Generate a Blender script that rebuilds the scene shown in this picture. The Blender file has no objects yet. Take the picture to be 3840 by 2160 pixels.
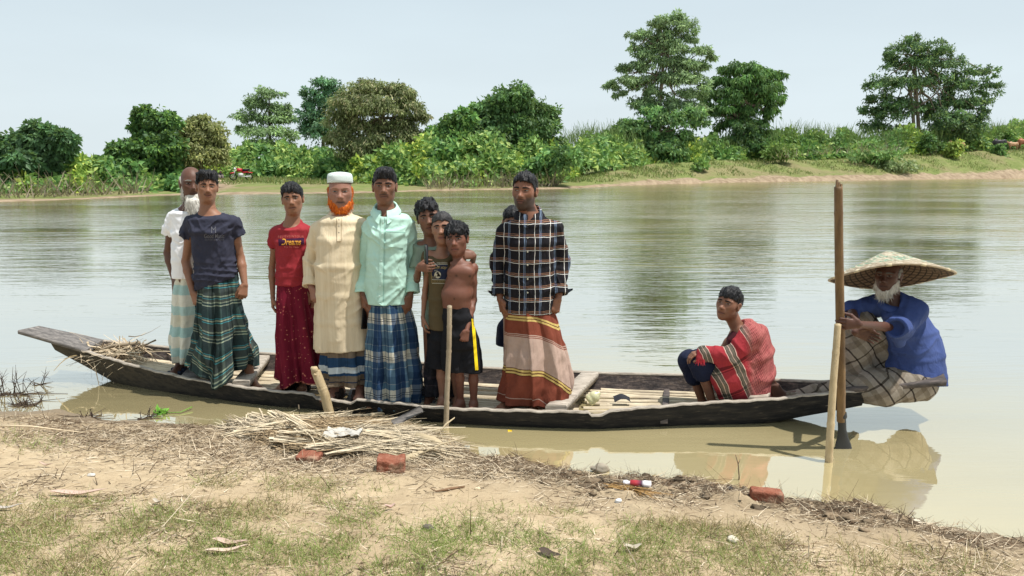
import bpy, math, random
import numpy as np
from mathutils import Vector
from mathutils.bvhtree import BVHTree
rng = np.random.default_rng(7)
random.seed(7)
C = bpy.context.scene.collection
# ------------------------------------------------------------------ camera model
F = 2800.0; CAMH = 1.78; HZ = 620.0
PIT = math.atan((1080 - HZ) / F)
CP, SP = math.cos(PIT), math.sin(PIT)
CAM = np.array([0, 0, CAMH])
def ray(px, py):
    dx = (px - 1920) / F; u = (1080 - py) / F
    return np.array([dx, CP + u * SP, -SP + u * CP])
def P(px, py, Y):
    r = ray(px, py); return CAM + r * (Y / r[1])
def G(px, py, z=0.0):
    r = ray(px, py); return CAM + r * ((z - CAMH) / r[2])
def V(*a): return np.array(a, float)
def nrm(v): return v / (np.linalg.norm(v) + 1e-12)
# ------------------------------------------------------------------ objects
def mk(name, verts, faces, mats, parent=None, base=None, smooth=True, col=None, uv=None, midx=None, loc=None):
    """one mesh object from arrays; faces = (n,4)/(n,3) array, or a list of such"""
    verts = np.asarray(verts, np.float32)
    if base is not None: verts = verts - np.asarray(base, np.float32)
    fl = faces if isinstance(faces, list) else [faces]
    fl = [np.asarray(f, np.int32) for f in fl if len(f)]
    me = bpy.data.meshes.new(name)
    me.vertices.add(len(verts)); me.vertices.foreach_set('co', verts.ravel())
    ls = np.concatenate([f.ravel() for f in fl])
    tot = np.concatenate([np.full(len(f), f.shape[1], np.int32) for f in fl])
    st = np.concatenate([[0], np.cumsum(tot)[:-1]]).astype(np.int32)
    me.loops.add(len(ls)); me.loops.foreach_set('vertex_index', ls)
    me.polygons.add(len(tot)); me.polygons.foreach_set('loop_start', st); me.polygons.foreach_set('loop_total', tot)
    me.polygons.foreach_set('use_smooth', np.full(len(tot), smooth, bool))
    if midx is not None: me.polygons.foreach_set('material_index', np.asarray(midx, np.int32))
    if col is not None:
        a = me.color_attributes.new('Col', 'FLOAT_COLOR', 'POINT')
        c4 = np.ones((len(verts), 4), np.float32); c4[:, :3] = col
        a.data.foreach_set('color', c4.ravel())
    if uv is not None:
        l = me.uv_layers.new(name='UVMap'); l.data.foreach_set('uv', np.asarray(uv, np.float32)[ls].ravel())
    me.update(); me.validate()
    for m in (mats if isinstance(mats, (list, tuple)) else [mats]): me.materials.append(m)
    o = bpy.data.objects.new(name, me); C.objects.link(o)
    if parent is not None: o.parent = parent
    if base is not None and parent is None: o.location = [float(q) for q in base]
    if loc is not None: o.location = loc
    return o
def tag(o, label=None, cat=None, group=None, kind=None):
    if label: o['label'] = label
    if cat: o['category'] = cat
    if group: o['group'] = group
    if kind: o['kind'] = kind
    return o
def empty(name, loc, label, cat, group=None):
    o = bpy.data.objects.new(name, None); C.objects.link(o); o.location = [float(q) for q in loc]
    o.empty_display_size = 0.1
    return tag(o, label, cat, group)
class MB:
    """collects geometry for one mesh"""
    def __init__(s): s.v = []; s.q = []; s.t = []; s.c = []; s.n = 0; s.uv = []
    def add(s, v, q=None, t=None, c=None, uv=None):
        v = np.asarray(v, float); s.v.append(v)
        if q is not None and len(q): s.q.append(np.asarray(q, int) + s.n)
        if t is not None and len(t): s.t.append(np.asarray(t, int) + s.n)
        s.c.append(np.broadcast_to(np.asarray(c if c is not None else (1, 1, 1), float), (len(v), 3)))
        s.uv.append(np.asarray(uv, float) if uv is not None else np.zeros((len(v), 2)))
        s.n += len(v)
    def build(s, name, mat, parent=None, base=None, smooth=True):
        v = np.concatenate(s.v); f = []
        if s.q: f.append(np.concatenate(s.q))
        if s.t: f.append(np.concatenate(s.t))
        return mk(name, v, f, mat, parent, base, smooth, np.concatenate(s.c), np.concatenate(s.uv))
    def box(s, c, size, R=None, col=None, bev=0.0, jit=0.0):
        sx, sy, sz = [q / 2 for q in size]
        b = bev
        pts = []
        # chamfered box: 24 verts
        for ax in range(3):
            for sg in (-1, 1):
                for (a, d) in ((-1, -1), (1, -1), (1, 1), (-1, 1)):
                    p = [0, 0, 0]; p[ax] = sg * (sx, sy, sz)[ax]
                    o1, o2 = [(1, 2), (2, 0), (0, 1)][ax]
                    p[o1] = a * ((sx, sy, sz)[o1] - b); p[o2] = d * ((sx, sy, sz)[o2] - b)
                    pts.append(p)
        pts = np.array(pts, float)
        if b <= 0:
            q = [[i * 4 + k for k in (range(4) if i % 2 else (3, 2, 1, 0))] for i in range(6)]
            t = None
        else:
            q = [[i * 4 + k for k in (range(4) if i % 2 else (3, 2, 1, 0))] for i in range(6)]
            # edge chamfers / corners by nearest matching
            key = {}
            for i, p in enumerate(pts): key.setdefault(tuple(np.sign(p)), []).append(i)
            t = [tuple(v3) for v3 in key.values()]
            for ax in range(3):
                o1, o2 = [(1, 2), (2, 0), (0, 1)][ax]
                for a in (-1, 1):
                    for d in (-1, 1):
                        def find(face, sg, end):
                            for i in range((face * 2 + (0 if sg < 0 else 1)) * 4, (face * 2 + (0 if sg < 0 else 1)) * 4 + 4):
                                p = pts[i]
                                if np.sign(p[ax]) == end and np.sign(p[o1]) == a and np.sign(p[o2]) == d: return i
                        q.append([find(o1, a, -1), find(o1, a, 1), find(o2, d, 1), find(o2, d, -1)])
        if jit: pts = pts + rng.normal(0, jit, pts.shape)
        if R is not None: pts = pts @ np.asarray(R).T
        s.add(pts + np.asarray(c), q, t, col)
    def tube(s, pts, rad, n=8, col=None, cap=True, uvl=False):
        pts = np.asarray(pts, float); m = len(pts)
        rad = np.broadcast_to(np.asarray(rad, float), (m,))
        tg = np.gradient(pts, axis=0); tg /= np.linalg.norm(tg, axis=1)[:, None] + 1e-9
        up = V(0, 0, 1) if abs(tg[0][2]) < .9 else V(1, 0, 0)
        vs = []; a = np.linspace(0, 2 * np.pi, n, endpoint=False)
        uvs = []
        for i in range(m):
            x = nrm(np.cross(tg[i], up)); y = np.cross(x, tg[i]); up = y
            vs.append(pts[i] + rad[i] * (np.cos(a)[:, None] * x + np.sin(a)[:, None] * y))
        v = np.concatenate(vs)
        q = []
        for i in range(m - 1):
            for j in range(n):
                k = (j + 1) % n
                q.append([i * n + j, i * n + k, (i + 1) * n + k, (i + 1) * n + j])
        t = None
        if cap:
            v = np.concatenate([v, pts[:1], pts[-1:]]); a0, a1 = m * n, m * n + 1
            t = [[a0, (j + 1) % n, j] for j in range(n)] + [[a1, (m - 1) * n + j, (m - 1) * n + (j + 1) % n] for j in range(n)]
        s.add(v, q, t, col)
    def grid(s, A, col=None, closed=False, uv=None):
        """A: (n,m,3)"""
        n, m = A.shape[:2]; idx = np.arange(n * m).reshape(n, m)
        if closed: idx = np.concatenate([idx, idx[:, :1]], 1)
        q = np.stack([idx[:-1, :-1], idx[:-1, 1:], idx[1:, 1:], idx[1:, :-1]], -1).reshape(-1, 4)
        s.add(A.reshape(-1, 3), q, None, col if col is None or np.ndim(col) == 1 else np.asarray(col).reshape(-1, 3),
              None if uv is None else np.asarray(uv).reshape(-1, 2))
def ribbons(mb, p0, dirs, L, W, bend, cols, seg=3, up=V(0, 0, 1), taper=.3):
    """many curved tapering strips at once. p0 (n,3), dirs (n,3) unit, bend (n,3) sideways sag at the tip"""
    n = len(p0)
    side = np.cross(dirs, up + rng.normal(0, .5, (n, 3))); side /= np.linalg.norm(side, axis=1)[:, None] + 1e-9
    vs = []
    for i in range(seg + 1):
        t = i / seg
        c = p0 + dirs * (L * t)[:, None] + bend * (t * t)
        w = (W * (1 - (1 - taper) * t) / 2)[:, None]
        vs += [c - side * w, c + side * w]
    v = np.stack(vs, 1)  # n, 2(seg+1), 3
    k = 2 * (seg + 1); b = np.arange(n)[:, None] * k
    q = np.concatenate([b + np.array([[2 * i, 2 * i + 1, 2 * i + 3, 2 * i + 2]]) for i in range(seg)])
    mb.add(v.reshape(-1, 3), q, None, np.repeat(cols, k, 0))
# ------------------------------------------------------------------ noise on arrays
def snoise(p, f, seed=0):
    """cheap smooth pseudo noise, about -1..1"""
    r = np.random.default_rng(seed); out = 0
    x, y, z = p[..., 0] * f, p[..., 1] * f, p[..., 2] * f
    for i in range(4):
        a = r.normal(0, 1, 3); a *= (1 + .35 * i) / np.linalg.norm(a); b = r.normal(0, 1, 3); ph = r.uniform(0, 6.28, 2)
        w = np.sin(b[0] * x + b[1] * y + b[2] * z + ph[0])
        out = out + np.sin(a[0] * x + a[1] * y + a[2] * z + 1.4 * w + ph[1])
    return out / 2.6
def fbm(p, f, seed=0, oc=3):
    o = 0; a = 1
    for i in range(oc): o = o + a * snoise(p, f * 2.05 ** i, seed + 13 * i); a *= .5
    return o / 1.6
def sstep(a, b, x):
    t = np.clip((x - a) / (b - a), 0, 1); return t * t * (3 - 2 * t)
# ------------------------------------------------------------------ materials
def srgb(r, g, b):
    f = lambda c: ((c / 255 + .055) / 1.055) ** 2.4 if c > 10 else c / 255 / 12.92
    return (f(r), f(g), f(b), 1)
def lin(*c): return (c[0], c[1], c[2], 1)
class Mat:
    def __init__(s, name, rough=.8, spec=.3):
        s.m = bpy.data.materials.new(name); s.m.use_nodes = True
        s.nt = s.m.node_tree; s.b = s.nt.nodes['Principled BSDF']
        s.b.inputs['Roughness'].default_value = rough; s.b.inputs['Specular IOR Level'].default_value = spec
    def n(s, t, props=None, out=0, **kw):
        nd = s.nt.nodes.new('ShaderNode' + t)
        for k, v in (props or {}).items(): setattr(nd, k, v)
        for k, v in kw.items():
            key = int(k[1:]) if k[0] == '_' and k[1:].isdigit() else k.replace('__', ' ')
            s.set(nd.inputs[key], v)
        return nd.outputs[out]
    def set(s, inp, v):
        if isinstance(v, bpy.types.NodeSocket): s.nt.links.new(v, inp)
        elif v is not None: inp.default_value = v
    def base(s, v): s.set(s.b.inputs['Base Color'], v)
    def coord(s, which='Object'): return s.n('TexCoord', out=which)
    def mapping(s, v, scale=(1, 1, 1), rot=(0, 0, 0), loc=(0, 0, 0)): return s.n('Mapping', Vector=v, Scale=scale, Rotation=rot, Location=loc)
    def noise(s, v, scale, detail=4, rough=.55, dist=0.0): return s.n('TexNoise', out='Fac', Vector=v, Scale=scale, Detail=detail, Roughness=rough, Distortion=dist)
    def ramp(s, fac, stops, interp='LINEAR'):
        nd = s.nt.nodes.new('ShaderNodeValToRGB'); cr = nd.color_ramp; cr.interpolation = interp
        while len(cr.elements) < len(stops): cr.elements.new(.5)
        for e, (p, c) in zip(cr.elements, stops): e.position = p; e.color = c if len(c) == 4 else (*c, 1)
        s.set(nd.inputs[0], fac); return nd.outputs[0]
    def mix(s, fac, a, b, mode='MIX'):
        nd = s.nt.nodes.new('ShaderNodeMix'); nd.data_type = 'RGBA'; nd.blend_type = mode
        s.set(nd.inputs[0], fac); s.set(nd.inputs[6], a); s.set(nd.inputs[7], b); return nd.outputs[2]
    def math(s, op, a, b=None, c=None):
        nd = s.nt.nodes.new('ShaderNodeMath'); nd.operation = op
        for i, v in enumerate((a, b, c)):
            if v is not None: s.set(nd.inputs[i], v)
        return nd.outputs[0]
    def mr(s, v, a, b, c, d): return s.n('MapRange', Value=v, _1=a, _2=b, _3=c, _4=d)
    def bump(s, h, strength=.3, dist=.01):
        o = s.n('Bump', Height=h, Strength=strength, Distance=dist); s.set(s.b.inputs['Normal'], o); return o
    def attr(s, name='Col'): return s.n('Attribute', {'attribute_name': name}, out='Color')
def cloth(name, color, rough=.9, var=.18, weave=True, wr=.5):
    m = Mat(name, rough, .15); v = m.coord()
    f = m.noise(v, 9, 5, .6); c = m.mix(m.mr(f, .3, .7, 0, 1), color, tuple(min(1, q * (1 - var)) for q in color[:3]) + (1,))
    m.base(c)
    h = m.noise(m.mapping(v, (9, 9, 5), (0, .5, 0)), 1.0, 2, .5, .8)
    m.bump(h, wr, .035)
    return m
def stripes(m, x, period, stops):
    """constant-interp stripes of coordinate x; stops in fractions of the period"""
    fr = m.math('FRACT', m.math('DIVIDE', x, period))
    return m.ramp(fr, stops, 'CONSTANT')
def finish(m): return m.m
# ------------------------------------------------------------------ implicit bodies -> surface nets
class Field:
    def __init__(s, lo, hi, h):
        s.lo = np.array(lo, float); s.h = h
        s.dim = np.ceil((np.array(hi) - s.lo) / h).astype(int) + 1
        s.d = np.full(s.dim, .2, np.float32)
    def box(s, lo, hi):
        a = np.clip(np.floor((np.array(lo) - s.lo) / s.h).astype(int), 0, s.dim)
        b = np.clip(np.ceil((np.array(hi) - s.lo) / s.h).astype(int) + 1, 0, s.dim)
        if (b <= a).any(): return None, None
        g = [(s.lo[i] + s.h * np.arange(a[i], b[i])).astype(np.float32) for i in range(3)]
        return tuple(slice(a[i], b[i]) for i in range(3)), (g[0][:, None, None], g[1][None, :, None], g[2][None, None, :])
    def op(s, lo, hi, fn, k=.02, mode='u'):
        m = k + 3 * s.h
        sl, g = s.box(np.array(lo) - m, np.array(hi) + m)
        if sl is None: return
        n = fn(*g).astype(np.float32); d = s.d[sl]
        if mode == 'u':
            if k > 0:
                h = np.clip(.5 + .5 * (d - n) / k, 0, 1); s.d[sl] = d + (n - d) * h - k * h * (1 - h)
            else: s.d[sl] = np.minimum(d, n)
        elif mode == 's':
            n = -n
            if k > 0:
                h = np.clip(.5 - .5 * (d - n) / k, 0, 1); s.d[sl] = d + (n - d) * h + k * h * (1 - h)
            else: s.d[sl] = np.maximum(d, n)
    def cone(s, a, b, ra, rb, k=.02, mode='u'):
        a = np.asarray(a, float); b = np.asarray(b, float); ba = b - a; L2 = ba @ ba + 1e-12; r = max(ra, rb)
        def fn(x, y, z):
            px, py, pz = x - a[0], y - a[1], z - a[2]
            t = np.clip((px * ba[0] + py * ba[1] + pz * ba[2]) / L2, 0, 1)
            return np.sqrt((px - t * ba[0]) ** 2 + (py - t * ba[1]) ** 2 + (pz - t * ba[2]) ** 2) - (ra + (rb - ra) * t)
        s.op(np.minimum(a, b) - r, np.maximum(a, b) + r, fn, k, mode)
    def ball(s, c, r, k=.02, mode='u'): s.ell(c, (r, r, r), None, k, mode)
    def ell(s, c, rad, R=None, k=.02, mode='u'):
        c = np.asarray(c, float); R = np.eye(3) if R is None else np.asarray(R, float); m = max(rad)
        ext = np.sqrt(((R * np.array(rad)) ** 2).sum(1))
        def fn(x, y, z):
            px, py, pz = x - c[0], y - c[1], z - c[2]
            q = [(R[0, i] * px + R[1, i] * py + R[2, i] * pz) / rad[i] for i in range(3)]
            k0 = np.sqrt(q[0] ** 2 + q[1] ** 2 + q[2] ** 2)
            k1 = np.sqrt((q[0] / rad[0]) ** 2 + (q[1] / rad[1]) ** 2 + (q[2] / rad[2]) ** 2) + 1e-6
            return k0 * (k0 - 1) / k1
        s.op(c - ext, c + ext, fn, k, mode)
    def econe(s, A, B, right, a0, b0, a1, b1, k=.03, mode='u', e=2.4, capf=.5):
        """elliptic cone segment: half width a along right, half depth b along fwd"""
        A = np.asarray(A, float); B = np.asarray(B, float); r = nrm(np.asarray(right, float)); dr = (B - A) @ r; ax = nrm((B - A) - r * dr); L = (B - A) @ ax + 1e-9
        f = np.cross(ax, r); m = max(a0, a1, b0, b1)      # sections stay level along right; the axis may lean
        def fn(x, y, z):
            px, py, pz = x - A[0], y - A[1], z - A[2]
            w = px * ax[0] + py * ax[1] + pz * ax[2]; t = np.clip(w / L, 0, 1)
            u = px * r[0] + py * r[1] + pz * r[2] - t * dr; v = px * f[0] + py * f[1] + pz * f[2]
            a = a0 + (a1 - a0) * t; b = b0 + (b1 - b0) * t; ww = (w - t * L) / (np.minimum(a, b) * capf)
            q = (np.abs(u / a) ** e + np.abs(v / b) ** e + np.abs(ww) ** e) ** (1 / e)
            return (q - 1) * np.minimum(a, b)
        s.op(np.minimum(A, B) - m, np.maximum(A, B) + m, fn, k, mode)
    def plane(s, p, n, k=.004, lo=None, hi=None):
        """cut away everything on the +n side"""
        p = np.asarray(p, float); n = nrm(np.asarray(n, float))
        fn = lambda x, y, z: -((x - p[0]) * n[0] + (y - p[1]) * n[1] + (z - p[2]) * n[2])
        a = s.lo if lo is None else lo; b = s.lo + s.dim * s.h if hi is None else hi
        s.op(a, b, lambda x, y, z: fn(x, y, z) + 0 * x + 0 * y + 0 * z, k, 's')
    def disp(s, fn):
        """fn(points (n,3)) added to the distance near the surface"""
        m = np.abs(s.d) < 4 * s.h + .012; i = np.argwhere(m)
        s.d[m] += fn(s.lo + i * s.h).astype(np.float32)
    def mesh(s):
        d = s.d; ins = d < 0; n = np.array(d.shape) - 1
        sl = lambda c: tuple(slice(c[i], c[i] + n[i]) for i in range(3))
        cor = [(i, j, k) for i in (0, 1) for j in (0, 1) for k in (0, 1)]
        cnt = np.zeros(n, np.int8)
        for c in cor: cnt += ins[sl(c)]
        act = (cnt > 0) & (cnt < 8); idx = np.argwhere(act)
        acc = np.zeros((len(idx), 3)); num = np.zeros(len(idx))
        val = {c: d[idx[:, 0] + c[0], idx[:, 1] + c[1], idx[:, 2] + c[2]] for c in cor}
        for a in cor:
            for ax in range(3):
                if a[ax] == 0:
                    b = list(a); b[ax] = 1; b = tuple(b)
                    va, vb = val[a], val[b]; cr = (va < 0) != (vb < 0)
                    t = np.where(cr, va / np.where(cr, va - vb, 1), 0)
                    p = np.array(a, float)[None] + np.zeros((len(idx), 3)); p[:, ax] += t
                    acc += p * cr[:, None]; num += cr
        v = s.lo + (idx + acc / num[:, None]) * s.h
        vid = np.full(n, -1, np.int64); vid[act] = np.arange(len(idx))
        fs = []
        for ax in range(3):
            o1, o2 = (ax + 1) % 3, (ax + 2) % 3
            s0 = [slice(None)] * 3; s0[ax] = slice(0, n[ax]); s1 = list(s0); s1[ax] = slice(1, n[ax] + 1)
            A, B = ins[tuple(s0)], ins[tuple(s1)]
            e = np.argwhere(A != B)
            e = e[(e[:, o1] > 0) & (e[:, o2] > 0) & (e[:, o1] < n[o1]) & (e[:, o2] < n[o2])]
            fl = A[e[:, 0], e[:, 1], e[:, 2]]
            q = []
            for (u, w) in ((-1, -1), (0, -1), (0, 0), (-1, 0)):
                c = e.copy(); c[:, o1] += u; c[:, o2] += w; q.append(vid[c[:, 0], c[:, 1], c[:, 2]])
            q = np.stack(q, 1); q[~fl] = q[~fl][:, ::-1]; fs.append(q)
        f = np.concatenate(fs); f = f[(f >= 0).all(1)]
        return v, f
def relax(v, f, it=1, w=.5):
    for _ in range(it):
        a = np.zeros_like(v); c = np.zeros(len(v))
        for i in range(4):
            for j in (1, 3):
                np.add.at(a, f[:, i], v[f[:, (i + j) % 4]]); np.add.at(c, f[:, i], 1)
        v = v * (1 - w) + w * a / np.maximum(c, 1)[:, None]
    return v
# ------------------------------------------------------------------ camera, light, sky
sc = bpy.context.scene
cam = bpy.data.objects.new('camera', bpy.data.cameras.new('camera')); C.objects.link(cam)
cam.location = (0, 0, CAMH); cam.rotation_euler = (math.pi / 2 - PIT, 0, 0)
cam.data.sensor_width = 36; cam.data.lens = F / 3840 * 36; cam.data.clip_end = 3000; cam.data.clip_start = .05
sc.camera = cam
SUN_EL, SUN_AZ = math.radians(68), math.radians(100)       # azimuth from +Y towards +X
sd = V(math.sin(SUN_AZ) * math.cos(SUN_EL), math.cos(SUN_AZ) * math.cos(SUN_EL), math.sin(SUN_EL))
sun = bpy.data.objects.new('sun', bpy.data.lights.new('sun', 'SUN')); C.objects.link(sun)
sun.data.energy = 5.0; sun.data.angle = math.radians(.6); sun.data.color = (1, .96, .9)
sun.rotation_euler = Vector(sd).to_track_quat('Z', 'Y').to_euler()
w = bpy.data.worlds.new('World'); sc.world = w; w.use_nodes = True
nt = w.node_tree; bg = nt.nodes['Background']
sky = nt.nodes.new('ShaderNodeTexSky'); sky.sky_type = 'NISHITA'; sky.sun_disc = False
sky.sun_elevation = SUN_EL; sky.sun_rotation = SUN_AZ
sky.air_density = 1.0; sky.dust_density = 4.0; sky.ozone_density = 1.0; sky.altitude = 10
hs = nt.nodes.new('ShaderNodeHueSaturation'); hs.inputs['Saturation'].default_value = .55; hs.inputs['Value'].default_value = 1
nt.links.new(sky.outputs[0], hs.inputs['Color'])
# thin high veil of cloud: brightens and whitens the blue in soft bands
tc = nt.nodes.new('ShaderNodeTexCoord'); mp = nt.nodes.new('ShaderNodeMapping'); mp.inputs['Scale'].default_value = (1.2, 1.2, 5)
nz = nt.nodes.new('ShaderNodeTexNoise'); nz.inputs['Scale'].default_value = 1.6; nz.inputs['Detail'].default_value = 5
nt.links.new(tc.outputs['Generated'], mp.inputs['Vector']); nt.links.new(mp.outputs[0], nz.inputs['Vector'])
mr = nt.nodes.new('ShaderNodeMapRange'); mr.inputs[1].default_value = .42; mr.inputs[2].default_value = .75; mr.inputs[3].default_value = .86; mr.inputs[4].default_value = .97
nt.links.new(nz.outputs['Fac'], mr.inputs[0])
mx = nt.nodes.new('ShaderNodeMix'); mx.data_type = 'RGBA'; mx.inputs[7].default_value = (SKYC := (6.0, 7.15, 7.85, 1))
sx_ = nt.nodes.new('ShaderNodeSeparateXYZ'); nt.links.new(tc.outputs['Generated'], sx_.inputs[0])
hzr = nt.nodes.new('ShaderNodeMapRange'); hzr.inputs[1].default_value = 0; hzr.inputs[2].default_value = .26; hzr.inputs[3].default_value = 1; hzr.inputs[4].default_value = 0; nt.links.new(sx_.outputs[2], hzr.inputs[0])
hzm = nt.nodes.new('ShaderNodeMix'); hzm.data_type = 'RGBA'; hzm.inputs[6].default_value = SKYC; hzm.inputs[7].default_value = (7.6, 8.55, 8.9, 1); nt.links.new(hzr.outputs[0], hzm.inputs[0]); nt.links.new(hzm.outputs[2], mx.inputs[7])
nt.links.new(mr.outputs[0], mx.inputs[0]); nt.links.new(hs.outputs[0], mx.inputs[6]); nt.links.new(mx.outputs[2], bg.inputs['Color'])
bg.inputs['Strength'].default_value = .095
vs = sc.view_settings; vs.view_transform = 'Standard'; vs.look = 'None'; vs.exposure = .24; vs.gamma = 1
sc.cycles.use_denoising = True
sc.cycles.max_bounces = 8; sc.cycles.transparent_max_bounces = 8
sc.cycles.sample_clamp_indirect = 4
# ------------------------------------------------------------------ shorelines
near_px = [(-900, 1525), (-300, 1535), (0, 1541), (233, 1543), (369, 1570), (660, 1588), (1000, 1602), (1350, 1632), (1700, 1668), (1804, 1704), (1941, 1722), (2128, 1766),
           (2231, 1776), (2459, 1793), (2625, 1809), (2807, 1832), (2937, 1870), (3081, 1890), (3322, 1908), (3490, 1968), (3659, 1985), (3840, 2020), (4300, 2110), (4900, 2260)]
near_xy = np.array([G(a, b)[:2] for a, b in near_px])
def shoreY(x): return np.interp(x, near_xy[:, 0], near_xy[:, 1]) + .022 * np.sin(x * 7.3 + 1) + .015 * np.sin(x * 17 + 2) + .008 * np.sin(x * 41)
def bankz(x, y):
    """near bank height (0 at the waterline)"""
    d = shoreY(x) - y                         # >0 on land
    z = np.where(d > 0, .09 * d + .035 * sstep(0, .35, d) + .02 * sstep(.5, 1.2, d), .22 * d)
    z = np.where(y < 1.5, np.minimum(z, .31), z)
    p = np.stack([x, y, 0 * x], -1)
    wet = sstep(-.15, .1, d) * (1 - sstep(.35, .9, d))
    z = z + .020 * fbm(p, 2.2, 3) * sstep(0, .3, d) + .009 * fbm(p, 9, 5) * sstep(-.05, .2, d)
    cl = np.maximum(fbm(p, 14, 8, 2) - .15, 0) * .045 * wet * (.4 + .6 * sstep(.0, 1.2, x + .6))
    return z + cl
# ------------------------------------------------------------------ near bank
xs = np.concatenate([np.linspace(-60, -4.6, 40)[:-1], np.linspace(-4.6, 4.6, 620), np.linspace(4.6, 60, 40)[1:]])
ys = np.concatenate([np.linspace(-60, 2.3, 30)[:-1], np.linspace(2.3, 5.9, 250), np.linspace(5.9, 9, 12)[1:]])
X, Y = np.meshgrid(xs, ys, indexing='ij')
Z = np.maximum(bankz(X, Y), -.8)
m = Mat('bank_earth', .95, .2); v = m.coord(); geo = m.n('NewGeometry', out='Position'); sp = m.n('SeparateXYZ', out=2, Vector=geo)
n1 = m.noise(v, 1.6, 6, .6); n2 = m.noise(v, 11, 6, .65); n3 = m.noise(v, 60, 4, .7)
base = m.ramp(n1, [(.3, lin(.345, .26, .162)), (.5, lin(.43, .335, .215)), (.7, lin(.485, .385, .255))])
base = m.mix(m.mr(n2, .42, .72, 0, .6), base, lin(.27, .20, .125))
base = m.mix(m.mr(n3, .55, .75, 0, .55), base, lin(.24, .16, .09))
# bits of dry litter: stretched flecks
mv = m.mapping(v, (9, 34, 9)); vo = m.n('TexVoronoi', {'feature': 'F1'}, out='Distance', Vector=mv, Scale=3.0, Randomness=1.0)
base = m.mix(m.math('MULTIPLY', m.mr(vo, .05, .16, .75, 0), m.mr(n2, .45, .6, 0, 1)), base, lin(.56, .47, .35))
wet = m.math('ADD', sp, m.math('MULTIPLY', m.math('SUBTRACT', n2, .5), .05))
base = m.mix(m.mr(wet, .02, .125, 1, 0), base, lin(.21, .16, .105))
m.base(base); m.set(m.b.inputs['Roughness'], m.mr(wet, .0, .05, .45, .95))
m.bump(m.math('ADD', n2, m.math('MULTIPLY', n3, .6)), .7, .02)
bm_ = MB(); bm_.grid(np.stack([X, Y, Z], -1)[::-1])
tag(bm_.build('river_bank', m.m), kind='structure')
# ------------------------------------------------------------------ water
m = Mat('river_water', .06, .5); pos = m.n('NewGeometry', out='Position'); sx = m.nt.nodes.new('ShaderNodeSeparateXYZ'); m.set(sx.inputs[0], pos)
yy = sx.outputs[1]
lo = m.noise(m.mapping(pos, (.5, 1.2, 1)), 1.0, 4, .5)
mud = m.mix(m.mr(lo, .3, .7, 0, 1), lin(.385, .32, .165), lin(.445, .375, .205))
far = m.mr(yy, 6, 22, 0, 1)
r1 = m.noise(m.mapping(pos, (.55, 2.6, 1)), 1.0, 3, .55, .4)
r2 = m.noise(m.mapping(pos, (2.2, 9.5, 1)), 1.0, 3, .6, .6)
r3 = m.noise(m.mapping(pos, (.08, .22, 1)), 1.0, 3, .5)
gust = m.mr(r3, .36, .62, .25, 1.15)
hgt = m.math('ADD', m.math('MULTIPLY', r1, m.mr(yy, 5, 24, .003, .062)), m.math('MULTIPLY', r2, m.mr(yy, 5, 20, .0008, .016)))
hgt = m.math('MULTIPLY', hgt, gust)
bp = m.n('Bump', Height=hgt, Strength=1.0, Distance=1.0)
df = m.n('BsdfDiffuse', Color=mud, Roughness=0.0); gl = m.n('BsdfGlossy', Color=lin(1, .972, .915), Roughness=m.mr(yy, 5, 30, .015, .10)); 
for nd in (df.node, gl.node): m.set(nd.inputs['Normal'], bp)
fr = m.n('Fresnel', IOR=1.62, Normal=bp)
fr = m.n('MapRange', Value=fr, _1=0.02, _2=.34, _3=.05, _4=.93)
ms = m.n('MixShader', _0=fr, _1=df, _2=gl)
m.nt.links.new(ms, m.nt.nodes['Material Output'].inputs['Surface'])
wx = np.array([-900, -200, -60, -12, 0, 12, 60, 200, 900.]); wy = np.array([-50, 2, 4, 8, 20, 60, 150, 400.])
X, Y = np.meshgrid(wx, wy, indexing='ij'); bm_ = MB(); bm_.grid(np.stack([X, Y, 0 * X], -1)[::-1])
tag(bm_.build('water', m.m, smooth=False), kind='structure')
# ------------------------------------------------------------------ far bank: rows run along the river, columns through the picture's width
fpx = np.array([-1500, -600, 0, 300, 596, 835, 1000, 1342, 1610, 1850, 2117, 2300, 2534, 2800, 3130, 3500, 3840, 4400, 5200.])
wl = np.array([800, 775, 757, 748, 733, 730, 728, 724, 716, 712, 708, 698, 689, 683, 678, 672, 668, 660, 655.])
crest = np.array([780, 755, 737, 730, 722, 675, 668, 690, 700, 698, 680, 640, 612, 604, 600, 578, 562, 552, 548.])
dY = np.array([4, 4, 3, 3, 6, 26, 28, 14, 4, 4, 10, 12, 12, 13, 14, 14, 14, 14, 14.])
gx = np.linspace(-1500, 5200, 420)
def smooth_i(a): 
    b = np.interp(gx, fpx, a); k = np.ones(9) / 9; return np.convolve(np.pad(b, 4, 'edge'), k, 'valid')
WL, CR, DY = smooth_i(wl), smooth_i(crest), smooth_i(dY)
Yw = np.array([G(a, b)[1] for a, b in zip(gx, WL)]); Yc = Yw + DY
Zc = np.array([P(a, b, c)[2] for a, b, c in zip(gx, CR, Yc)])
Zc = np.maximum(Zc, .12)
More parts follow.
